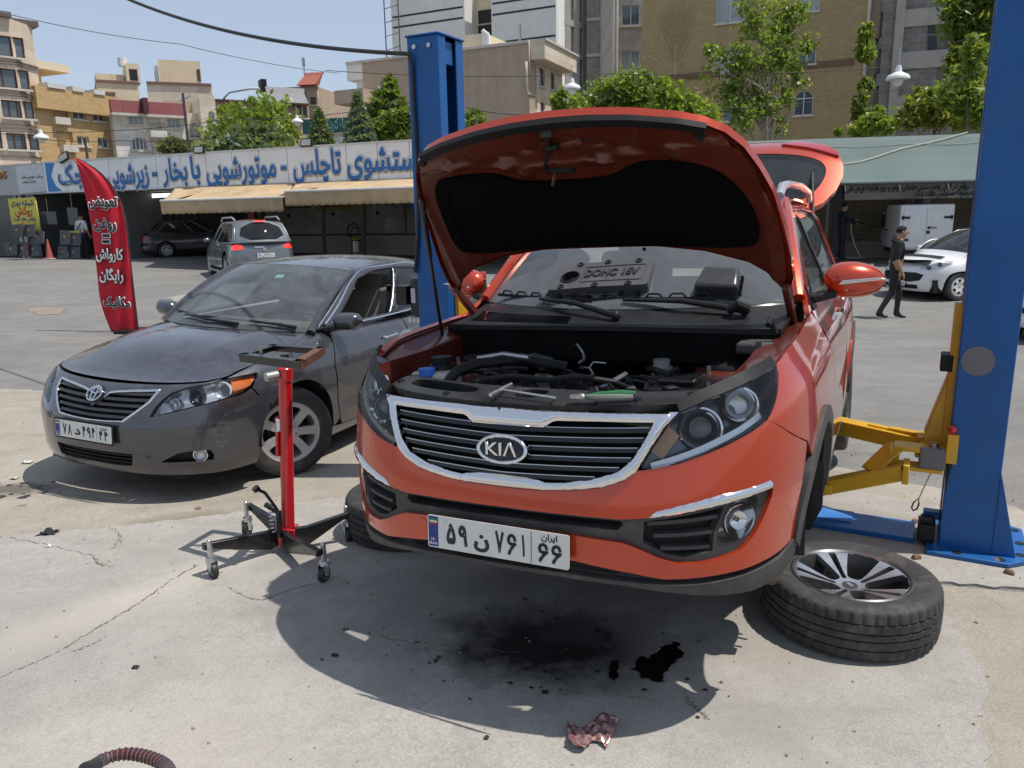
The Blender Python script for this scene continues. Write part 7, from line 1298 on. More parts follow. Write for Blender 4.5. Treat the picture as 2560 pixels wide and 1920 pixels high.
lamp(103, 342, 30, 'white pendant lamp before the travertine tower', .68); lamp(743, 302, 29, 'white pendant lamp beside the teal sign', .54); lamp(1430, 217, 29, 'white pendant lamp above the pale green tree', .8); lamp(2245, 192, 27, 'white pendant lamp before the grey blockwork building', 1.05)
for x, yb, yt, d, lab, w_ in ((457, 392, 233, 33, 'dark thin utility pole before the burgundy roofed house', .055), (560, 395, 245, 40, 'grey lamp post before the pale stone house', .06), (212, 400, 345, 31, 'short grey pole behind the fascia near the red flag', .05)):
    p, q = at(x, yt, d), at(x+7, yb, d); r = empty('utility_pole', (p.x, p.y, 0), label=lab, cat='pole'); MB().cyl((0, 0, -.5), (0, 0, p.z), w_*1.2, w_, 8).build('pole', mat('pole_dark', (.07, .05, .05), .6), r)
    if d == 40: MB().tube([(0, 0, p.z), (.3, 0, p.z+.25), (1.4, 0, p.z+.4)], .04, 6).build('arm', STEEL, r); MB().box((1.5, 0, p.z+.4), (.55, .2, .1)).build('lamp_head', WFR, r, bevel=.03)
    if d == 33: MB().bar((-.15, 0, p.z-.3), (.3, 0, p.z-.1), .05, .05).build('cross_arm', STEEL, r)
# ------------------------------------------------------------------ other cars
def gcar(name, label, pose, pm, L=4.3, Wd=1.75, H=1.45, wb=2.6, fo=.85, belt=.92, hood=.86, a0=.45, a1=1.15, c1=2.5, c0=3.0, kind='sedan', Rw=.31, gl=None, cap=WHITEP, cat='car', wheelstyle='cap', dusty=False, group=None, clad=None):
    c = Car(name, pose, label, cat, group); r = c.r; w = Wd/2; ro = L-wb-fo; yr = wb+ro; gl = gl or DGLASS
    S_ = SkirtH([(0, -fo), (w*.28, -fo+.015), (w*.52, -fo+.06), (w*.72, -fo+.15), (w*.86, -fo+.29), (w*.94, -fo+.47), (w*.98, -fo+.68), (w, .05), (w, wb*.35), (w, wb*.65), (w*.99, wb-.05), (w*.97, yr-.55), (w*.93, yr-.3), (w*.80, yr-.1), (w*.5, yr-.02), (0, yr)], [(.15, .12), (.25, .04), (.4, 0), (.55, .01), (.7, .05), (.82, .11), (.92, .2), (1., .32)], [(.15, .09), (.25, .03), (.45, .005), (.6, 0), (.75, .012), (.85, .035), (.93, .08), (1., .16)], [(.15, .12), (.28, .0), (.5, 0), (.7, .015), (.85, .05), (.93, .09), (1., .16)], [(-1, (hood-.13-.55)/.4), (-.3, (hood-.04-.55)/.42), (.2, (hood+.02-.55)/.40), (a0, (belt-.55)/.38), (1.5, (belt-.55)/.38), (yr-.8, (belt+.02-.55)/.38), (yr, (belt+(.02 if kind != 'sedan' else .0)-.55)/.40)])
    sf = float(np.interp(0, S_.c(np.linspace(0, S_.smax, 400))[:, 1][:250], np.linspace(0, S_.smax, 400)[:250])); yy = S_.c(np.linspace(0, S_.smax, 800))[:, 1]; sg_ = np.linspace(0, S_.smax, 800); s_of = lambda y: float(np.interp(y, yy[:780], sg_[:780])); s0, s1 = s_of(0), s_of(wb); sm_ = S_.smax
    arc = lambda s: [(s+(Rw+.07)*cos(t), Rw+(Rw+.065)*sin(t)) for t in np.linspace(pi, 0, 14)]
    half = [(0, .2)]+[(s0-Rw-.08, .2)]+arc(s0)+arc(s1)+[(s1+Rw+.08, .22), (sm_, .25), (sm_, .985), (s1, .985), (s0+.4, .985), (0, .94)]
    for sgn in (1, -1): panel('body_side', S_, half if sgn > 0 else mir(half), pm, r, step=.07, flange=.02)
    e0 = s_of(a0-.02); ed = [S_([s], [.985 if s > .9 else .95])[0] for s in np.linspace(.02, e0, 9)]
    def hd(a, t): a = np.atleast_1d(a); t = np.broadcast_to(t, a.shape); s = .75+(e0-.75)*t; E_ = S_(s, .955+.03*t); k = 1-np.abs(a)**2.3; return np.stack([E_[:, 0]*a, E_[:, 1]+(-(E_[0, 1]*0+.30)*(1-t)-.22*t)*k, E_[:, 2]+(.03+.05*np.sin(pi*t*.8))*k-.02*(1-t)*k], 1)
    panel('bonnet', hd, [(-1, 0), (1, 0), (1, 1), (-1, 1)], pm, r, off=.003, step=.1, flange=.02)
    rx, bx = w*.67, w*.86; ztp = H-.05
    BW = [(-bx, a0, belt+.02), (-bx*.55, a0-.16, belt+.035), (0, a0-.24, belt+.04), (bx*.55, a0-.16, belt+.035), (bx, a0, belt+.02)]; TW = [(-rx, a1, ztp), (-rx*.5, a1-.08, H-.02), (0, a1-.12, H), (rx*.5, a1-.08, H-.02), (rx, a1, ztp)]
    panel('windscreen', Coons(BW, TW, (0, -.02, .03)), SQ, gl, r, flange=0, step=.1)
    TR = [(-rx, c1, ztp-.02), (-rx*.5, c1+.07, H-.03), (0, c1+.10, H-.015), (rx*.5, c1+.07, H-.03), (rx, c1, ztp-.02)]; panel('roof', Coons(TW, TR, (0, 0, .04)), SQ, pm, r, step=.1, flange=.02)
    zb_ = belt+(.03 if kind == 'sedan' else .06); BR = [(-bx*.93, c0, zb_), (-bx*.5, c0+.10, zb_+.01), (0, c0+.14, zb_+.015), (bx*.5, c0+.10, zb_+.01), (bx*.93, c0, zb_)]
    RGc = Coons(BR[::-1], TR[::-1], (0, .03, .02)); panel('rear_frame', RGc, SQ, pm, r, holes=[smooth_poly([(.07, .08), (.93, .08), (.88, .93), (.12, .93)], 1)], step=.12, flange=.02); panel('rear_window', RGc, [(.03, .03), (.97, .03), (.97, .97), (.03, .97)], gl, r, off=-.012, flange=0, step=.12)
    yq = yr-(.06 if kind == 'sedan' else .03); zq = .55+(.985-.55)*(belt-.55)/.40
    BT = [(-bx*.95, yq-.22, zq+.01), (-bx*.5, yq-.11, zq+.02), (0, yq-.085, zq+.02), (bx*.5, yq-.11, zq+.02), (bx*.95, yq-.22, zq+.01)]; panel('tail_deck', Coons(BT, BR, (0, 0, .03 if kind == 'sedan' else .01)), [(0, 0), (0, 1), (1, 1), (1, 0)], pm, r, step=.12, flange=.02)
    for sgn in (1, -1):
        A_ = [(sgn*bx, a0, belt+.015), (sgn*w*.93, a0+.5, belt+.012), (sgn*w*.94, wb*.55, belt+.015), (sgn*w*.92, c0-.4, belt+.02), (sgn*bx*.93, c0, zb_)]; B_ = [(sgn*rx, a1, ztp), (sgn*rx*1.02, a1+(c1-a1)*.25, ztp+.02), (sgn*rx*1.02, (a1+c1)/2, ztp+.025), (sgn*rx*1.01, c1-(c1-a1)*.25, ztp+.01), (sgn*rx, c1, ztp-.02)]
        GHc = Coons(A_, B_, (sgn*.02, 0, 0)); f = panel('window_frame', GHc, SQ, pm, r, holes=[[(.10, .06), (.47, .05), (.47, .90), (.22, .88)], [(.50, .05), (.86, .08), (.80, .88), (.50, .90)]], flange=0, step=.12); f.modifiers.new('thick', 'SOLIDIFY').thickness = .02
        panel('side_glass', GHc, [(.07, .03), (.9, .03), (.85, .94), (.15, .94)], gl, r, off=-.008*sgn, flange=0, step=.12)
        for y_, s_ in ((0, s0), (wb, s1)):
            we = empty('wheel'); we.parent = r; we.matrix_basis = Matrix.Translation((sgn*(w-.11), y_, Rw)) @ Matrix.Rotation(sgn*pi/2, 4, 'Y'); wheel(we, Rw, .19, Rw*.66, wheelstyle, 40, False, facem=cap, discm=False)
            MB().grid(np.array([[(sgn*x, y_+(Rw+.06)*cos(a), Rw+(Rw+.06)*sin(a)) for a in np.linspace(0, pi, 16)] for x in (w*.80, w*.66)])).b2((sgn*(w-.30), y_-Rw, .2), (sgn*(w-.26), y_+Rw, .8)).build('wheel_housing', DARK, r)
        MB().ball((sgn*(w+.06), a0+.22, belt+.08), (.09, .06, .065), 12, 8).build('door_mirror', pm, r)
        for y_ in (wb*.5, wb*.5+.85): MB().box((sgn*(w+.004), y_, belt-.13), (.03, .15, .025)).build('door_handle', pm if kind != 'suv' else CHROME, r, bevel=.008)
        for y_ in (a0+.12, wb*.5+.05): 
            strip_on(S_, [(sgn*s_of(y_), v) for v in np.linspace(.3, .97, 8)], .012, .002, .0).build('door_gap', DARK, r)
    MB().b2((-w+.1, -fo+.25, .18), (w-.1, yr-.2, .45)).b2((-w+.15, a0+.2, .45), (w-.15, c0-.3, belt-.1)).build('underbody', DARK, r)
    for x in (-.35, .35): MB().box((x, a1+.55, belt+.12), (.45, .15, .5), (-.2, 0, 0)).box((x, a1+.62, belt+.40), (.24, .1, .16)).build('seat', FABRIC, r, bevel=.04)
    return c, S_, sm_, s_of, s0, s1
def rear_panel(nm, S_, sm_, P, m_, par, off=.006, **k):
    "P in (metres from the rear centre line, v)"
    for sgn in (1, -1): Q = [(sgn*(sm_-a), v) for a, v in P]; Q = Q if sgn > 0 else Q[::1]; q = panel(nm, S_, Q, m_, par, off=off, flange=.02, step=.06, **k)
LITR = mat('lit_brake_lamp', (.55, .01, .01), .15, 0, .2, 60, coat=1., emit=((1, .05, .03), 1.1)); LITD = mat('tail_lamp_red', (.30, .01, .012), .12, 0, .15, 50, coat=1.)
def gpose(px, py, yaw): p = gp(px, py); return p
SILV = paint('silver_blue_paint', (.15, .168, .18), .6, .3, dust=.12); DKC = paint('grey_saloon_paint', (.045, .046, .05), .5, .3, dust=.2); WHT = paint('white_car_paint', (.72, .72, .71), .0, .4, dust=.08)
# silver SUV seen from behind
yw = 210; p = gp(650, 700); ps = Matrix.Rotation(RD(yw), 3, 'Z') @ Vector((0, 2.66, 0)); cx, cy = p.x-ps.x, p.y-ps.y
c, S_, sm_, s_of, s0, s1 = gcar('suv', 'silver grey SUV with lit brake lamps parked before the awning', (cx, cy, gz(p.x, p.y), yw, 0, 0), SILV, 4.4, 1.79, 1.62, 2.61, .85, 1.0, .98, .35, 1.05, 3.05, 3.42, 'suv', .36, cap=SILVW)
r = c.r; rear_panel('tail_lamp', S_, sm_, [(.52, .84), (.92, .81), (.96, .90), (.76, .94), (.55, .91)], LITR, r); rear_panel('rear_reflector', S_, sm_, [(.5, .40), (.78, .40), (.78, .46), (.5, .46)], LITD, r); panel('tailgate_chrome', S_, [(sm_-.25, .86), (sm_-.002, .86), (sm_-.002, .885), (sm_-.25, .885)], CHROME, r, off=.01, flange=.01, step=.1)
rear_panel('rear_bumper', S_, sm_, [(0.002, .30), (.95, .30), (1.05, .52), (.6, .55), (0.002, .53)], SILV, r, off=.03); rear_panel('bumper_insert', S_, sm_, [(0.002, .22), (.9, .24), (.9, .32), (0.002, .31)], BLKPL, r, off=.02)
yrr = 2.61+.94; plate(r, frame((0, yrr+.03, .72), (-1, 0, 0), (0, .0, 1)), .50, .11, '۶۸', 'ل', '۲۲۷', '۱۰', True); MB().lathe([(.05, 0), (.045, .012), (.035, .012), (.03, .004), (0, .004)], (0, yrr+.0, .88), (0, 1, 0), 20).build('emblem', CHROME, r)
for x in (-1, 1): MB().tube([(x*.60, 1.15, 1.62), (x*.60, 1.35, 1.70), (x*.60, 2.7, 1.71), (x*.58, 3.0, 1.63)], .025, 8).build('roof_rail', mat('silver_rail', (.6, .6, .61), .25, .7), r); MB().b2((x*.90, .5, .24), (x*.99, 2.2, .29)).build('running_board', STEEL, r, bevel=.01)
MB().box((0, 3.20, 1.615), (.30, .05, .03)).build('high_brake_lamp', LITR, r); MB().bar((-.05, 3.52, 1.10), (.30, 3.48, 1.17), .02, .02).build('rear_wiper', BLKPL, r)
# dark saloon in the shade of the bay
yw = 128; p = gp(440, 640); ps = Matrix.Rotation(RD(yw), 3, 'Z') @ Vector((0, 1.9, 0)); c, S_, sm_, s_of, s0, s1 = gcar('saloon_car', 'dark grey saloon parked in the shade under the left awning', (p.x-ps.x, p.y-ps.y, gz(p.x, p.y)-.02, yw, 0, 0), DKC, 4.19, 1.65, 1.46, 2.44, .80, .92, .86, .4, 1.1, 2.35, 2.85, 'sedan', .30, cap=SILVW, gl=SGLASS)
r = c.r; rear_panel('tail_lamp', S_, sm_, [(.45, .72), (.90, .70), (.95, .85), (.62, .90), (.46, .86)], LITD, r); rear_panel('bumper_strip', S_, sm_, [(0.002, .50), (.9, .50), (.9, .58), (.002, .58)], BLKPL, r, off=.02); yrr = 2.44+.95; plate(r, frame((0, yrr+.01, .72), (-1, 0, 0), (0, 0, 1)), .50, .11, '۳۳', 'ب', '۵۴۳', '۶۶', True)
# white hatchback, nose towards the left
yw = -77; p = gp(2388, 752); ps = Matrix.Rotation(RD(yw), 3, 'Z') @ Vector((.78, 0, 0)); c, S_, sm_, s_of, s0, s1 = gcar('hatchback', 'white hatchback with black nose cover behind the right lift post', (p.x-ps.x, p.y-ps.y, p.z, yw, 0, 0), WHT, 4.03, 1.75, 1.47, 2.54, .82, .95, .90, .25, 1.15, 2.7, 3.1, 'hatch', .30, cap=WHITEP, gl=SGLASS)
r = c.r
for sgn in (1, -1):
    P = [(.50, .72), (.62, .80), (.90, .90), (1.25, .955), (1.20, .90), (1.0, .80), (.75, .70)]; P = P if sgn > 0 else mir(P); h = panel('headlight', S_, P, REFL, r, off=.002, flange=.02, step=.06); panel('lens', S_, P, CLEAR, h, off=.014, flange=.01, step=.08)
    for u, v in ((.70, .76), (.92, .84)): q = S_([sgn*u], [v])[0]; n_ = nrm(S_, np.array([sgn*u]), np.array([v]))[0]; MB().lathe([(.05, .0), (.045, .012), (.02, .004), (0, .003)], q+n_*.003, n_, 14).build('reflector', mat('lamp_inner_dark', (.12, .12, .13), .12, .7), h)
    q = S_([sgn*.80], [.42])[0]; n_ = nrm(S_, np.array([sgn*.8]), np.array([.42]))[0]; MB().lathe([(.05, .0), (.05, .01), (.035, .01), (.03, .0), (0, .0)], q, n_, 16).build('fog_lamp', REFL, r)
panel('grille', S_, sym([(0, .62), (.45, .62), (.62, .56), (.55, .44), (.35, .40), (0, .40)]), BLKPL, r, off=.006, flange=.02, step=.06); panel('lower_intake', S_, sym([(0, .34), (.5, .34), (.5, .26), (0, .26)]), DARK, r, off=.006, flange=.01, step=.08)
plate(r, frame((0, -.845, .36), (1, 0, 0), (0, 0, 1)), .50, .11, '۸۸', 'س', '۲۷۳', '۷۸', True)
nf = lambda a, t: np.stack([.62*np.atleast_1d(a)*(1-.0*t), -.80+.10*np.atleast_1d(a)**2+.55*t*np.ones_like(np.atleast_1d(a)), .745+.17*np.broadcast_to(t, np.atleast_1d(a).shape)**.7-.03*np.atleast_1d(a)**2+.035], 1); panel('bonnet_cover', nf, [(-1, 0), (1, 0), (.9, 1), (-.9, 1)], mat('black_vinyl', (.012, .012, .013), .35), r, flange=.02, step=.1)
MB().tube([(.3, .15, .98), (-.3, .12, 1.0)], .012, 6).build('wiper_blade', BLKPL, r)
# pale saloon at the right edge, seen from behind
yw = 148; p = gp(2545, 858); ps = Matrix.Rotation(RD(yw), 3, 'Z') @ Vector((.72, 3.45, 0)); c, S_, sm_, s_of, s0, s1 = gcar('saloon_car', 'white saloon at the right edge showing red tail lamp and exhaust', (p.x-ps.x, p.y-ps.y, p.z, yw, 0, 0), WHT, 4.45, 1.72, 1.46, 2.67, .85, .95, .88, .4, 1.15, 2.5, 3.0, 'sedan', .31, cap=SILVW, gl=SGLASS)
r = c.r; rear_panel('tail_lamp', S_, sm_, [(.42, .70), (.85, .70), (.92, .86), (.45, .88)], LITD, r); rear_panel('bumper_strip', S_, sm_, [(0.002, .44), (.95, .44), (.95, .52), (.002, .52)], BLKPL, r, off=.02); yrr = 2.67+.93; MB().lathe([(.038, 0), (.038, .12), (.032, .12), (.032, .02), (0, .02)], (.42, yrr-.08, .24), (0, 1, 0), 16).build('exhaust_pipe', STEEL, r); rear_panel('chrome_strip', S_, sm_, [(0.002, .58), (.5, .58), (.5, .605), (.002, .605)], CHROME, r)
# ------------------------------------------------------------------ white box pickup
pk = gp(2305, 662); FP = Fac(2245, pk.y+.15, 2382, pk.y-.25); r = FP.root('box_pickup', 'white pickup with a tall closed cargo box and rear doors', 'pickup'); hp_ = lambda x, y, w=0.: FP.hit(x, y, w)
bx0, bx1 = hp_(2248, 570)[0], hp_(2383, 570)[0]; bz0, bz1 = hp_(2310, 624)[1], hp_(2310, 511)[1]; gq = pk.z; WBX = mat('white_box_grp', (.70, .70, .70), .35, 0, .06, 2, dirt=((.5, .48, .45), 1.5, .25)); BD = 2.3
MB().b2((bx0, bz0, -BD), (bx1, bz1, 0)).build('cargo_box', WBX, r, bevel=.05, bseg=3); xm = (bx0+bx1)/2
for a, b in ((bx0+.10, xm-.008), (xm+.008, bx1-.10)):
    d = MB().b2((a, bz0+.06, .002), (b, bz1-.14, .02)).build('rear_door', WBX, r, bevel=.006); MB().b2((a+.12, bz0+.25, .02), (b-.12, bz1-.30, .03)).build('door_panel', WBX, d, bevel=.01)
    for z in (bz0+.28, bz1-.36): hx = a if a < xm-.1 and b < xm+.01 else b; sgn = 1 if hx == a else -1; MB().b2((hx-.06*sgn, z-.03, .02), (hx+.16*sgn, z+.03, .05)).b2((hx-.06*sgn, z-.05, .02), (hx-.01*sgn, z+.05, .06)).build('hinge', BLKPL, d)
hx, hz = hp_(2322, 569, .03); MB().b2((hx-.03, hz-.03, .02), (hx+.03, hz+.03, .05)).bar((hx, hz, .05), (hx+.2, hz+.0, .06), .02, .03).cyl((hx-.01, hz-.13, .02), (hx-.01, hz-.13, .045), .045, n=14).build('door_lock', BLKPL, r)
for s_ in (bx0-.02, bx1+.02): MB().b2((s_-.09, bz0+.05, -.12), (s_+.07, bz0+.40, .05)).build('tail_lamp', LITD, r, bevel=.02)
MB().b2((bx0-.05, bz0-.20, -.1), (bx1+.05, bz0-.03, .08)).build('rear_bumper', BLKPL, r, bevel=.02); plate(r, frame((xm-.15, bz0-.30, .03), (1, 0, 0), (0, 1, 0)), .45, .10, '۸۳', 'ه', '۹۸۴', '۷۷', True)
MB().prism([(0, 0), (0, .55), (.15, 1.05), (1.0, 1.08), (1.35, .62), (2.2, .55), (2.35, .1), (2.3, 0)], bx1-bx0-.04, Matrix(((0, 0, 1, bx0+.02), (0, 1, 0, gq+.42), (-1, 0, 0, -BD-.02), (0, 0, 0, 1)))).build('cab', WBX, r, bevel=.05, bseg=3); MB().prism([(0, 0), (0, .42), (.85, .42), (1.1, 0)], .02, Matrix(((0, 0, 1, bx0-.0), (0, 1, 0, gq+1.0), (-1, 0, 0, -BD-.2), (0, 0, 0, 1)))).build('cab_window', DGLASS, r); MB().box((bx0-.16, gq+1.08, -BD-1.0), (.20, .16, .12)).build('door_mirror', BLKPL, r, bevel=.03)
MB().b2((bx0+.02, gq+.42, -BD), (bx1-.02, bz0+.02, -.02)).build('load_bed', WBX, r, bevel=.02); MB().b2((bx0+.1, gq+.3, -BD-2.2), (bx1-.1, gq+.5, -.1)).build('chassis', DARK, r)
for x in (bx0+.08, bx1-.08):
    for w_ in (-.75, -BD-1.5): we = empty('wheel'); we.parent = r; we.matrix_basis = Matrix.Translation((x, gq+.30, w_)) @ Matrix.Rotation((-1 if x < xm else 1)*pi/2, 4, 'Y'); wheel(we, .30, .18, .19, 'cap', 36, False, facem=SILVW, discm=False)
# ------------------------------------------------------------------ people
def person(name, label, loc, yaw, H, J, cols, hair, held=None, boots=False):
    """J: joint positions for a 1.75 m figure facing -y; cols: materials (skin, top, legs, shoes)"""
    k = H/1.75; root = empty(name, loc, (0, 0, yaw), label, 'person'); root.scale = (k, k, k)
    V, E, Rr, lab = [], [], [], []
    def v(p, r): V.append(tuple(p)); Rr.append(r); return len(V)-1
    def e(a, b, m_): E.append((a, b)); lab.append(m_)
    def chain(a, pts, m_):
        for p, r in pts: b = v(p, r); e(a, b, m_ if not callable(m_) else m_(p)); a = b
        return a
    Jv = {q: Vector(p) for q, p in J.items()}
    pel = v(Jv['pelvis'], (.155, .115)); ab = v(Jv['pelvis'].lerp(Jv['chest'], .45), (.14, .105)); ch = v(Jv['chest'], (.165, .115)); e(pel, ab, 1); e(ab, ch, 1)
    nk = v(Jv['neck'], (.062, .062)); e(ch, nk, 1); hb = v(Jv['head']+Vector((0, .01, -.075)), (.072, .082)); e(nk, hb, 0); hm = v(Jv['head'], (.078, .098)); e(hb, hm, 0); ht = v(Jv['head']+Vector((0, .01, .085)), (.062, .075)); e(hm, ht, 0)
    for s in 'LR':
        sh = v(Jv['sh'+s], (.075, .07)); e(ch, sh, 1); el = v(Jv['el'+s], (.050, .050)); e(sh, el, 1); wr = v(Jv['wr'+s], (.033, .030)); e(el, wr, cols.get('sleeve', 0)); d = (Jv['wr'+s]-Jv['el'+s]).normalized(); pm_ = v(Jv['wr'+s]+d*.07, (.040, .022)); e(wr, pm_, 0)
        sd = Vector((1, 0, 0)) if abs(d.x) < .7 else Vector((0, 1, 0)); sd = (sd-d*sd.dot(d)).normalized(); nn_ = d.cross(sd); sg = 1 if s == 'L' else -1; b0 = Jv['wr'+s]+d*.075
        for i, (o_, L_) in enumerate(((-.028, .058), (-.010, .072), (.009, .070), (.027, .055))): chain(pm_, [(b0+sd*o_, .011), (b0+sd*o_+d*L_*.55+nn_*.008*sg, .0095), (b0+sd*o_*.9+d*L_*.85+nn_*.03*sg, .008)], 0)
        chain(wr, [(Jv['wr'+s]+d*.035-sd*.034, .012), (Jv['wr'+s]+d*.075-sd*.05+nn_*.012*sg, .010)], 0)
        hp2 = v(Jv['hip'+s], (.095, .09)); e(pel, hp2, 2); kn = v(Jv['kn'+s], (.062, .062)); e(hp2, kn, 2); cf = v(Jv['kn'+s].lerp(Jv['an'+s], .35), (.060, .062)); e(kn, cf, 2 if not boots else 3); an = v(Jv['an'+s], (.045, .048)); e(cf, an, 2 if not boots else 3); f = Vector((0, -1, 0)); hl = v(Jv['an'+s]+Vector((0, .035, -.035)), (.035, .035)); e(an, hl, 3); b1 = v(Jv['an'+s]+f*.10+Vector((0, 0, -.045)), (.042, .032)); e(an, b1, 3); b2 = v(Jv['an'+s]+f*.18+Vector((0, 0, -.05)), (.034, .024)); e(b1, b2, 3)
    me = bpy.data.meshes.new(name); me.from_pydata(V, E, []); o = bpy.data.objects.new('body', me); COL.objects.link(o); sk_ = o.modifiers.new('skin', 'SKIN')
    for i, q in enumerate(me.skin_vertices[0].data): r = Rr[i]; q.radius = r if hasattr(r, '__len__') else (r, r); q.use_root = i == 0
    sub = o.modifiers.new('sub', 'SUBSURF'); sub.levels = 2; sub.render_levels = 2
    dg = bpy.context.evaluated_depsgraph_get(); m2 = bpy.data.meshes.new_from_object(o.evaluated_get(dg)); bpy.data.objects.remove(o)
    for c in cols['m']: m2.materials.append(c)
    ev = np.array(V); A = ev[[a for a, b in E]]; B = ev[[b for a, b in E]]; AB = B-A; n2 = (AB**2).sum(1); idx = []
    for f in m2.polygons: p = np.array(f.center); t = np.clip(((p-A)*AB).sum(1)/n2, 0, 1); dd = ((A+AB*t[:, None]-p)**2).sum(1); idx.append(lab[int(np.argmin(dd))])
    m2.polygons.foreach_set('material_index', idx); m2.polygons.foreach_set('use_smooth', [True]*len(m2.polygons)); link('body', m2, None, root)
    hd = Jv['head']
    hr_ = MB(); rows = []
    for i in range(8):
        t = i/7*pi*.62; rows.append([hd+Vector((.083*sin(t)*cos(a), .014+.098*sin(t)*sin(a), .022+.098*cos(t)-.035*max(0, -sin(a))*0)) if sin(a) > -.35 or i < 5 else hd+Vector((.080*sin(t)*cos(a), .014+.075*sin(t)*sin(a), .050+.06*cos(t))) for a in np.linspace(0, 2*pi, 21)])
    hr_.grid(np.array([[tuple(p) for p in q] for q in rows])).build('hair', hair, root, smooth=80)
    MB().ball(hd+Vector((0, -.098, -.01)), (.014, .020, .022), 8, 6).build('nose', cols['m'][0], root)
    for s in (1, -1): MB().ball(hd+Vector((s*.080, .01, -.005)), (.010, .022, .030), 8, 6).build('ear', cols['m'][0], root)
    for s in (1, -1): MB().ball(hd+Vector((s*.030, -.088, .012)), (.012, .008, .006), 8, 5).build('eye', mat('dark_brown', (.05, .02, .015), .5), root)
    MB().ball(hd+Vector((0, -.092, -.050)), (.022, .006, .005), 8, 5).build('mouth', mat('lip_brown', (.22, .09, .07), .5), root)
    return root
SKIN = mat('skin', (.40, .22, .14), .55, 0, .08, 20); HAIRB = mat('dark_hair', (.010, .008, .006), .8, 0, .3, 60); BLKC_ = mat('black_cloth', (.014, .014, .015), .9, 0, .3, 14, .4, 30); BOOT = mat('rubber_boot', (.012, .012, .012), .35, 0, .2); NAVY = mat('navy_cloth', (.016, .018, .028), .9, 0, .25, 14, .3, 30); WSH = mat('white_cotton', (.62, .62, .62), .9, 0, .08, 8, .3, 30); JEAN = mat('dark_trousers', (.02, .021, .026), .9, 0, .2, 14)
walk = dict(pelvis=(0, 0, .93), chest=(0, -.02, 1.28), neck=(0, -.03, 1.46), head=(0, -.065, 1.60), shL=(.17, -.01, 1.38), shR=(-.17, -.01, 1.38), elL=(.23, .03, 1.10), elR=(-.22, .06, 1.11), wrL=(.22, -.08, .88), wrR=(-.21, -.06, .88), hipL=(.09, 0, .88), hipR=(-.09, 0, .88), knL=(.09, -.12, .50), knR=(-.09, .06, .49), anL=(.09, -.10, .075), anR=(-.09, .26, .10))
pm = gp(2228, 796); man = person('person', 'young man in black hoodie and rubber boots walking past the white hatchback', (pm.x, pm.y, pm.z), RD(78), 1.70, walk, dict(m=[SKIN, BLKC_, BLKC_, BOOT], sleeve=0), HAIRB, boots=True)
MB().tube([Vector((.08*cos(a), .02+.07*sin(a)*1.0, 1.42+.02*sin(a))) for a in np.linspace(0, 2*pi, 16, endpoint=False)], .035, 8, closed=True).build('hood', BLKC_, man)
stand = dict(pelvis=(0, 0, .93), chest=(0, -.01, 1.28), neck=(0, -.02, 1.46), head=(0, -.04, 1.61), shL=(.18, 0, 1.39), shR=(-.18, 0, 1.39), elL=(.25, .02, 1.11), elR=(-.25, .02, 1.11), wrL=(.24, -.10, .89), wrR=(-.24, -.10, .89), hipL=(.09, 0, .88), hipR=(-.09, 0, .88), knL=(.10, -.02, .49), knR=(-.10, -.01, .49), anL=(.11, .02, .08), anR=(-.11, .02, .08))
pm = gp(214, 646); cust = person('person', 'man in white printed shirt standing with his back turned by the shop mats', (pm.x, pm.y, pm.z), RD(165), 1.74, stand, dict(m=[SKIN, WSH, JEAN, BLKC_], sleeve=0), HAIRB)
MB().tube([(-.10, .122, 1.36), (-.02, .135, 1.25), (.06, .135, 1.20), (.0, .135, 1.15), (-.08, .13, 1.12)], .018, 5).build('shirt_print', mat('shirt_print_dark', (.04, .05, .06), .8), cust)
aim = dict(stand); aim.update(elL=(.22, -.22, 1.22), wrL=(.10, -.42, 1.20), elR=(-.20, -.14, 1.15), wrR=(-.04, -.36, 1.10)); pw = at(2100, 650, 24.3); zw = at(2095, 648, 24.3).z; wm = person('person', 'man in dark clothes washing the pickup with a pressure lance', (pw.x, pw.y, zw), RD(88), 1.74, aim, dict(m=[SKIN, NAVY, NAVY, BOOT], sleeve=1), HAIRB)
lw = empty('pressure_lance', (pw.x, pw.y, zw), (0, 0, RD(88)), 'pressure washing lance with pale hose held by the washing man', 'lance'); MB().tube([(.06, -.30, 1.16), (.03, -.75, 1.05), (.0, -1.55, .82)], .014, 6).tube([(.06, -.25, 1.14), (.06, -.36, 1.20)], .022, 6).build('lance', BLKPL, lw); MB().tube([(.06, -.28, 1.12), (.10, -.32, .8), (.06, -.45, .4), (.0, -.6, .1), (.1, -.75, .02), (.3, -.5, .02), (.2, .3, .02)], .022, 6).build('hose', mat('pale_hose', (.42, .42, .38), .5), lw)
# ------------------------------------------------------------------ red feather flag
q0, q1 = at(232, 828, 12.2), at(345, 826, 12.2); FG = Fac(232, 12.2, 345, 12.1); hf = FG.hit; fg = FG.root('feather_flag', 'tall red feather flag with Persian lettering beside the grey saloon', 'flag'); FLR = mat('red_flag_cloth', (.52, .008, .025), .75, 0, .10, 3, .1, 20)
Lp = [hf(*p) for p in ((188, 397), (205, 455), (220, 520), (232, 600), (243, 690), (256, 770), (278, 828))]; Rp = [hf(*p) for p in ((191, 396), (250, 432), (293, 488), (315, 560), (325, 650), (336, 750), (345, 828))]
Ls, Rs = ucurve(Lp, 60), ucurve(Rp, 60); P = []
for i in range(60):
    row = []
    for j in range(25):
        u = j/24; p = Ls[i]*(1-u)+Rs[i]*u; t = i/59; row.append((p[0], p[1], .03*sin(u*pi)*1.4+.022*sin(u*16+t*9)*(.25+.75*u**2)+.02*sin(t*26+u*5)*(u*(1-u)*2+.15*t)))
    P.append(row)
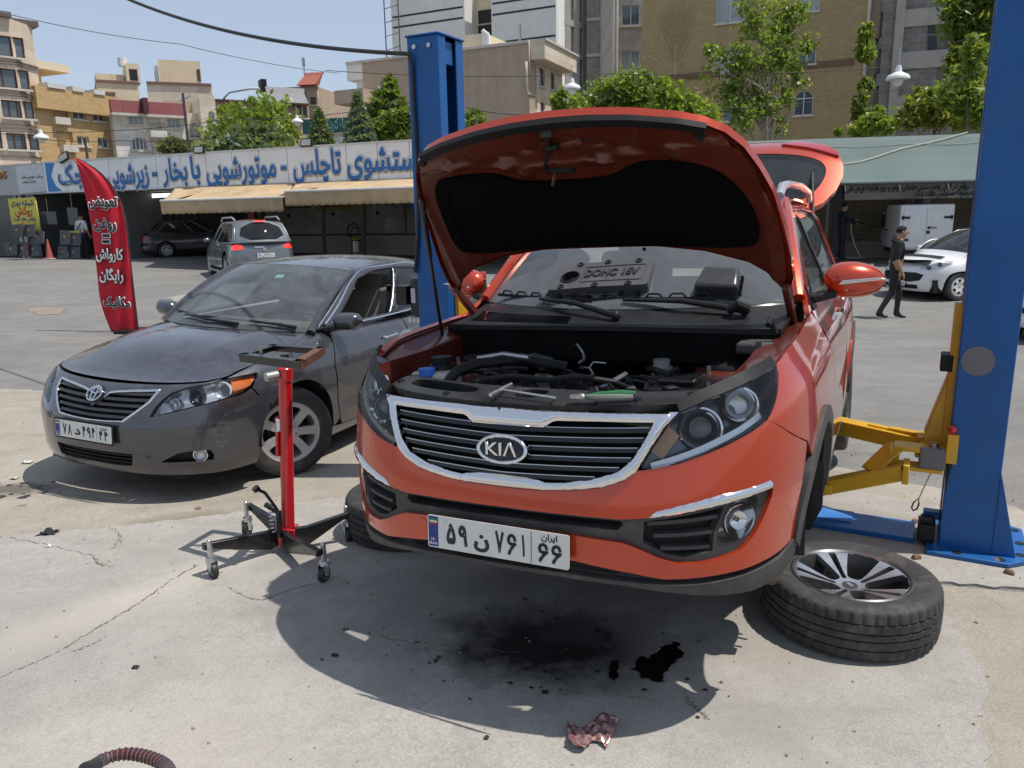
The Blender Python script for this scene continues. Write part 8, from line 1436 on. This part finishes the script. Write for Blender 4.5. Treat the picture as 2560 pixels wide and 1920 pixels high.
fo_ = MB().grid(np.array(P)).build('flag_cloth', FLR, fg, smooth=80); fo_.modifiers.new('thick', 'SOLIDIFY').thickness = .003
MB().tube([(float(a), float(b), -.01) for a, b in Rs[::3]]+[(float(Rs[-1][0]), gz(*at(345, 828, 12.1).xy), -.01)], .012, 6).build('flag_pole', mat('flag_pole_dark', (.04, .04, .04), .5), fg); MB().b2((float(Rs[-1][0])-.25, gz(q1.x, q1.y), -.25), (float(Rs[-1][0])+.25, gz(q1.x, q1.y)+.05, .25)).build('flag_base', BLKPL, fg)
for body, x0, x1, y, s_, main, out in (('تعویض', 222, 295, 505, .22, INK, WHITEP), ('روغن', 235, 292, 560, .22, INK, WHITEP), ('کارواش', 240, 310, 638, .22, WHITEP, INK), ('رایگان', 249, 310, 690, .22, WHITEP, INK), ('مکانیک', 260, 327, 757, .20, INK, WHITEP)):
    a, b = hf(x0, y, .06), hf(x1, y-2, .06); M4 = Matrix.Translation(((a[0]+b[0])/2, (a[1]+b[1])/2, .075)) @ Matrix.Rotation(-.06, 4, 'Z'); text('flag_outline', fa(body), s_, out, M4, fg, bold=.075, width=(b[0]-a[0])*1.04, thick=.002); text('flag_lettering', fa(body), s_, main, M4 @ Matrix.Translation((0, 0, .004)), fg, bold=.03, width=(b[0]-a[0])*.97, thick=.002)
for y in (589, 604): a, b = hf(258, y+4, .06), hf(275, y-4, .06); MB().b2((a[0]-.012, a[1]-.012, .070), (b[0]+.012, b[1]+.012, .074)).build('flag_outline', WHITEP, fg); MB().b2((a[0], a[1], .0745), (b[0], b[1], .077)).build('equals_bar', INK, fg)
# ------------------------------------------------------------------ goods in front of the shop
def shopat(x, y, dz=0.): p = gp(x, y); return p
DS = 29.9; sA = lambda x, y, d=0.: at(x, y, DS+d)
pb = Fac(20, DS+.6, 100, DS+.3); r = pb.root('notice_board', 'yellow board with blue and red lettering leaning by the mats', 'sign'); Q = [pb.hit(*p) for p in ((19, 497), (87, 493), (102, 577), (33, 580))]
panel('board', flat(0), [Q[3], Q[2], Q[1], Q[0]], mat('yellow_board', (.60, .55, .10), .6, 0, .06), r, flange=.04, step=1.)
for bd, x0, x1, y, s_, m_ in (('شیشه دودی', 27, 83, 507, .30, mat('blue_ink', (.04, .05, .2), .6)), ('روکش', 37, 80, 527, .42, REDP), ('رنوس ،هد لایت', 33, 90, 546, .22, mat('blue_ink', (.04, .05, .2), .6)), ('تعمیرات', 40, 90, 562, .28, REDP)): a, b = pb.hit(x0, y+1), pb.hit(x1, y-1); text('board_lettering', fa(bd), s_, m_, Matrix.Translation(((a[0]+b[0])/2, a[1], .005)), r, bold=.03, width=b[0]-a[0], thick=.003)
PLS = glass('clear_wrap', (.75, .77, .78), 1.5, dust=.12, opac=.05); MATD = mat('mat_dark', (.05, .053, .06), .7, 0, .2, 20); MATB = mat('mat_blue_grey', (.10, .12, .15), .6, 0, .15, 20); MATR = mat('mat_red', (.35, .03, .035), .6); MATY = mat('mat_yellow', (.45, .38, .05), .6)
def matpack(x0, y0, x1, y1, m_, lab, tilt=.18, d=0., trim=None):
    a, b = sA(x0, y1, d), sA(x1, y0, d); w_, h_ = abs(b.x-a.x), b.z-a.z; r = empty('floor_mat_pack', ((a.x+b.x)/2, a.y, a.z), (RD(-12), 0, RD(-14)), lab, 'floor mat', 'packs of car floor mats by the shop')
    MB().b2((-w_/2, -.03, 0), (w_/2, .05, h_)).build('mat', m_, r, bevel=.04, bseg=3); MB().b2((-w_/2-.01, -.045, 0), (w_/2+.01, -.040, h_+.02)).build('wrapping', PLS, r); MB().b2((-w_*.1, -.048, h_*.5), (w_*.02, -.046, h_*.66)).build('paper_label', mat('orange_label', (.55, .25, .10), .6), r)
    if trim: MB().b2((-w_/2+.02, -.052, h_*.88), (w_/2-.02, -.035, h_)).build('trim', trim, r)
for q in ((12, 608, 42, 639, MATD, 'grey mat pack at the left end of the lower row'), (42, 606, 68, 640, MATR, 'red and black mat pack between two grey ones in the lower row'), (68, 608, 97, 641, MATB, 'blue grey mat pack at the right end of the lower left row'), (28, 562, 55, 593, MATD, 'dark mat pack propped under the yellow board'), (58, 562, 86, 592, mat('mat_brown', (.10, .07, .05), .7), 'brownish mat pack propped under the yellow board'), (75, 578, 108, 609, MATB, 'clear wrapped mat pack standing on the right of the lower left row'), (145, 616, 168, 645, MATB, 'slim blue grey mat pack at the left of the right stack'), (168, 618, 200, 645, MATD, 'dark glossy mat pack at the foot of the right stack'), (150, 577, 172, 612, MATD, 'upright dark mat pack on the right stack'), (170, 577, 200, 614, mat('mat_grey', (.13, .135, .14), .6), 'grey mat pack with yellow trim on the right stack')): matpack(*q[:4], q[4], q[5], trim=MATY if 'yellow trim' in q[5] else (MATR if False else None))
for q in ((104, 529, 139, 562, 'hanging clear wrapped mat in the shop doorway'), (173, 519, 192, 563, 'narrow hanging mat at the right of the shop doorway')): a, b = sA(q[0], q[3], .6), sA(q[2], q[1], .6); r = empty('hanging_mat', ((a.x+b.x)/2, a.y, a.z), label=q[4], cat='floor mat', group='mats hung in the shop doorway'); w_, h_ = abs(b.x-a.x), b.z-a.z; MB().b2((-w_/2, 0, 0), (w_/2, .03, h_)).build('mat', mat('mat_grey_brown', (.16, .15, .14), .6), r, bevel=.02); MB().b2((-w_/2, -.012, 0), (w_/2, -.008, h_)).build('wrapping', PLS, r); MB().cyl((0, .01, h_), (0, .01, h_+.5), .008, n=5).build('hook_wire', STEEL, r)
pc = gp(125, 648); r = empty('traffic_cone', pc, label='faded red traffic cone before the shop', cat='cone'); hc = (at(119, 598, pc.y).z-pc.z); MB().lathe([(hc*.17, .03), (hc*.04, hc*.97), (hc*.03, hc), (0, hc)], n=20).build('cone', mat('faded_red', (.45, .10, .08), .6, 0, .15), r); MB().box((0, 0, .02), (hc*.46, hc*.46, .035)).build('cone_base', mat('pale_base', (.5, .47, .42), .7), r, bevel=.01)
# ------------------------------------------------------------------ vacuum machine in the bay
pv = FW.M @ Vector((*hz_(890, 600, -D_+1.2), -D_+1.2)); zg = at(890, 640, pv.y).z; r = empty('vacuum_cleaner', (pv.x, pv.y, zg), label='yellow topped steel vacuum cleaner on a trolley in the wash bay', cat='vacuum cleaner')
MB().cyl((0, 0, .18), (0, 0, .62), .20, n=20).build('steel_drum', STEEL, r); MB().lathe([(.21, .62), (.22, .70), (.18, .78), (.08, .80), (0, .80)], n=20).build('motor_head', mat('vacuum_yellow', (.55, .36, .03), .5), r); MB().lathe([(.222, .62), (.222, .66)], n=20).build('head_band', BLKPL, r)
tr_ = MB()
for sx in (-1, 1): tr_.tube([(sx*.25, .2, .1), (sx*.25, .25, .9), (sx*.18, .28, 1.15)], .016, 6).tube([(sx*.25, .2, .1), (sx*.25, -.25, .08)], .016, 6)
tr_.tube([(-.18, .28, 1.15), (.18, .28, 1.15)], .016, 6).build('trolley_frame', BLKPL, r)
for x, y in ((-.25, -.22), (.25, -.22), (-.25, .2), (.25, .2)): MB().cyl((x-.02, y, .07), (x+.02, y, .07), .07, n=12).build('trolley_wheel', BLKPL, r)
MB().tube([(-.15, .1, .75), (-.35, 0, .9), (-.3, .1, 1.25), (-.05, .2, 1.35), (.1, .25, 1.1), (.0, .28, .7)], .03, 8).build('suction_hose', BLKPL, r)
# ------------------------------------------------------------------ ground details
def gpz(x, y): p = gp(x, y); return p.x, p.y
def ground_level(x, y):
    on_pad = inpoly(np.array([(x, y)]), PADO)[0]; return gz(x, y)+(.012 if on_pad else .006)
def crack(pts, w, name='crack'):
    P = np.array([gpz(*p) for p in pts]); Q = ucurve(P, max(20, len(P)*14)); rs = np.random.default_rng(int(abs(P[0, 0])*1000)); Q = Q+rs.normal(0, .0035, Q.shape)+.006*np.sin(np.arange(len(Q))*.9)[:, None]*rs.normal(0, 1, (1, 2)); d = np.gradient(Q, axis=0); n_ = np.stack([-d[:, 1], d[:, 0]], 1); n_ /= np.linalg.norm(n_, axis=1)[:, None]; ww = .75*w*np.abs(rs.normal(.7, .45, len(Q)))*np.sin(np.linspace(.15, pi-.15, len(Q)))**.3
    A, B = Q+n_*ww[:, None]/2, Q-n_*ww[:, None]/2; G_ = [[(a[0], a[1], ground_level(*a)+.0025), (b[0], b[1], ground_level(*b)+.0025)] for a, b in zip(A, B)]; o = MB().grid(np.array(G_)).build(name, CRK, bpy.data.objects['concrete_pad']); return o
CRK = mat('crack_dirt', (.19, .162, .13), .95, 0, .5, 30); PADO = PADOUT
for pts, w in (([(0, 1700), (120, 1650), (241, 1578), (340, 1520), (434, 1453), (496, 1419)], .009), ([(570, 1475), (600, 1490), (660, 1505), (700, 1490), (790, 1465)], .008), ([(235, 1395), (250, 1415), (285, 1422)], .012), ([(165, 1640), (215, 1625), (265, 1600)], .005), ([(1715, 1740), (1730, 1770), (1755, 1790), (1770, 1810)], .008), ([(880, 1570), (960, 1600), (1100, 1620), (1300, 1640)], .006), ([(270, 1320), (300, 1345), (280, 1380)], .007), ([(0, 1345), (130, 1370), (235, 1395)], .007), ([(1480, 1720), (1560, 1745), (1640, 1760)], .004), ([(150, 1235), (330, 1255), (520, 1240), (640, 1225)], .006)): crack(pts, w)
# oil
def puddle(name, label, pts, m_, lift=.004, seed=3, jit=.012, rough=3):
    P = np.array([gpz(*p) for p in pts]); q = dens([tuple(p) for p in P], .02); rs = np.random.default_rng(seed); q = q+rs.normal(0, jit, q.shape); q = np.array(smooth_poly([tuple(p) for p in q], 1)); return panel(name, lambda u, v: np.stack([u, v, np.array([ground_level(a, b) for a, b in zip(u, v)])+lift], 1), [tuple(p) for p in q], m_, None, flange=0, step=.05, label=label, cat='oil spill') if label else None
g = G('wet_oil'); OILM = g.fin((.006, .005, .004), g.rng(g.noise(9, 5), .3, .7, .06, .35), 0, None)
puddle('oil_spill', 'black glossy oil spill on the concrete under the orange SUV', [(1575, 1670), (1620, 1655), (1655, 1625), (1690, 1612), (1715, 1635), (1700, 1655), (1665, 1680), (1668, 1715), (1625, 1708), (1590, 1695)], OILM, jit=.010); puddle('oil_spill', 'small oil drip patch left of the larger spill', [(1528, 1660), (1545, 1660), (1545, 1700), (1532, 1715), (1525, 1690)], OILM, jit=.006, seed=5)
rs = np.random.default_rng(11); DR = mat('oil_drop', (.03, .026, .022), .5)
def blob(x, y, r, m_, nm='oil_drop'):
    a = np.linspace(0, 2*pi, 12, endpoint=False); k = 1+.3*rs.normal(size=12); P = [(x+r*q*cos(t), y+r*q*sin(t)*.9, 0) for q, t in zip(k, a)]; z = ground_level(x, y)+.003; return MB().add([(p[0], p[1], z) for p in P], [tuple(range(12))])
sp = MB()
for k in range(90): x, y = rs.normal(.1, .33), rs.normal(2.85, .20); sp.add(*(lambda b: (b.v, b.f))(blob(x, y, abs(rs.normal(.004, .004))+.002, DR)))
for k in range(14): x, y = rs.normal(-3.35, .16), rs.normal(5.0, .10); sp.add(*(lambda b: (b.v, b.f))(blob(x, y, abs(rs.normal(.018, .012))+.006, DR)))
sp.build('oil_drops', DR, None, kind='stuff', label='scattered oil drops on the concrete', cat='oil drops')
# pebbles, chips and litter flecks
gr = MB(); 
for k in range(900):
    x, y = rs.uniform(-4.5, 3.2), 1.4+rs.random()**1.3*7; s = abs(rs.normal(.0022, .0014))+.0012; z = ground_level(x, y); gr.box((x, y, z+s*.3), (s*2, s*1.6, s), (rs.random(), rs.random(), rs.random()*3))
gr.build('grit', mat('grit_stone', (.30, .27, .22), .9, 0, .5, 40), None, kind='stuff', label='loose grit scattered over the yard', cat='grit')
def litter(name, label, x, y, s, m_, cat='litter', n=5):
    p = gp(x, y); z = ground_level(p.x, p.y); b = MB(); rs_ = np.random.default_rng(int(x)); G_ = [[(p.x+s*(i/n-.5)+rs_.normal(0, s*.06), p.y+s*.7*(j/n-.5)+rs_.normal(0, s*.06), z+.003+abs(rs_.normal(0, s*.14))) for i in range(n+1)] for j in range(n+1)]; o = b.grid(np.array(G_)).build(name, m_, None, smooth=25, label=label, cat=cat); o.modifiers.new('thick', 'SOLIDIFY').thickness = .002; return o
g = G('wrapper_foil'); c = g.mix(g.rng(g.voro(38), .1, .5), (.40, .25, .235), (.27, .12, .115)); c = g.mix(g.rng(g.noise(60, 3), .5, .6, 0, .6), c, (.5, .42, .40)); WRP = g.fin(c, .25, .35, None)
pw_ = gp(1475, 1850); zz = ground_level(pw_.x, pw_.y); rs_ = np.random.default_rng(4); n = 14; G_ = []
for j in range(n+1):
    row = []
    for i in range(n+1):
        u, v_ = i/n-.5, j/n-.5; x = .15*u*(1+.35*v_)+.03*v_; y = .12*v_+.025*sin(u*7); row.append((pw_.x+x+rs_.normal(0, .0015), pw_.y+y+rs_.normal(0, .0015), zz+.008+.014*abs(sin(u*11+v_*5))*abs(cos(v_*8-u*3))+.02*max(0, u*v_*4)+abs(rs_.normal(0, .002))))
    G_.append(row)
wo = MB().grid(np.array(G_)).build('foil_wrapper', WRP, None, smooth=20, label='crumpled pinkish brown foil wrapper on the concrete', cat='wrapper'); wo.modifiers.new('thick', 'SOLIDIFY').thickness = .001
litter('paper_scrap', 'small white paper scrap left of the grey saloon', 70, 1160, .07, mat('scrap_white', (.6, .6, .58), .8)); litter('paper_scrap', 'tiny pale scrap below the saloon number plate', 35, 1200, .05, mat('scrap_white', (.6, .6, .58), .8)); litter('dark_scrap', 'curled black rubber scrap on the concrete left of the jack', 125, 1338, .09, mat('scrap_black', (.02, .02, .02), .6)); litter('paper_scrap', 'pale chip near the left crack', 125, 1371, .035, mat('scrap_white', (.6, .6, .58), .8)); litter('paper_scrap', 'small brown leaf scrap behind the jack', 495, 1275, .035, mat('scrap_brown', (.25, .12, .07), .8)); litter('dark_scrap', 'dark stone chip in the middle of the foreground', 340, 1677, .025, mat('scrap_black', (.02, .02, .02), .6)); litter('dark_scrap', 'dark chip inside the shadow edge', 838, 1648, .025, mat('scrap_black', (.02, .02, .02), .6))
for x, y, s, lab in ((2290, 1402, .05, 'rusty stone between the loose wheel and the base plate'), (2522, 1440, .05, 'dark nut and dirt by the corner of the base plate'), (2285, 1312, .05, 'anchor stub in the concrete left of the lift post'), (2490, 1415, .06, 'pale stone chip at the edge of the base plate')):
    p = gp(x, y); z = ground_level(p.x, p.y); rs_ = np.random.default_rng(int(x)); b = MB(); b.box((p.x, p.y, z+s*.22), (s, s*.6, s*.45), (0, 0, rs_.random()*3), .7).build('stone_chip', mat('rusty_stone', (.20, .12, .07), .9, 0, .4, 30), None, bevel=.006, label=lab, cat='stone')
# corrugated hose at the bottom edge
HC = [at(212, 1925, 1.98), at(240, 1912, 2.05), at(262, 1897, 2.10), at(300, 1886, 2.12), at(340, 1886, 2.12), at(380, 1896, 2.10), at(415, 1915, 2.06), at(425, 1945, 1.98)]; C_ = ucurve(np.array([tuple(p) for p in HC]), 140); dz = min(C_[:, 2]); C_[:, 2] += max(0, .0)
hr2 = empty('suction_hose', label='dark red ribbed hose arching at the bottom left edge', cat='hose'); MB().tube([tuple(p) for p in C_[20:130]], .017, 10).build('hose_tube', mat('dark_red_hose', (.09, .012, .014), .4), hr2)
b = MB(); 
for i in range(22, 130, 5): b.tube([tuple(C_[i]), tuple(C_[i+1])], .0205, 12)
b.build('hose_ribs', mat('hose_rib_grey', (.12, .12, .13), .5), hr2); MB().tube([tuple(p) for p in C_[:24]], .022, 12).build('hose_cuff', mat('cuff_dark', (.03, .03, .035), .5), hr2)
MB().tube([tuple(C_[0]), (C_[0][0]-.03, C_[0][1]-.15, .06), (C_[0][0]-.05, C_[0][1]-.5, .05)], .02, 8).build('hose_tail', mat('dark_red_hose', (.09, .012, .014), .4), hr2); MB().tube([tuple(C_[-1]), (C_[-1][0]+.03, C_[-1][1]-.1, .05), (C_[-1][0]+.1, C_[-1][1]-.5, .05)], .02, 8).build('hose_tail', mat('dark_red_hose', (.09, .012, .014), .4), hr2)
# patches on the asphalt
PT = mat('asphalt_patch', (.27, .22, .16), .9, 0, .2, 4, .2, 60); sheet('asphalt_patch', [gpz(*p) for p in ((65, 775), (100, 768), (162, 772), (150, 785), (100, 788))], .006, PT, .3, .02, kind='structure')
sheet('asphalt_patch', [gpz(*p) for p in ((420, 745), (480, 733), (500, 745), (440, 756))], .006, mat('pale_patch', (.30, .28, .25), .9, 0, .2, 4), .3, .02, kind='structure')
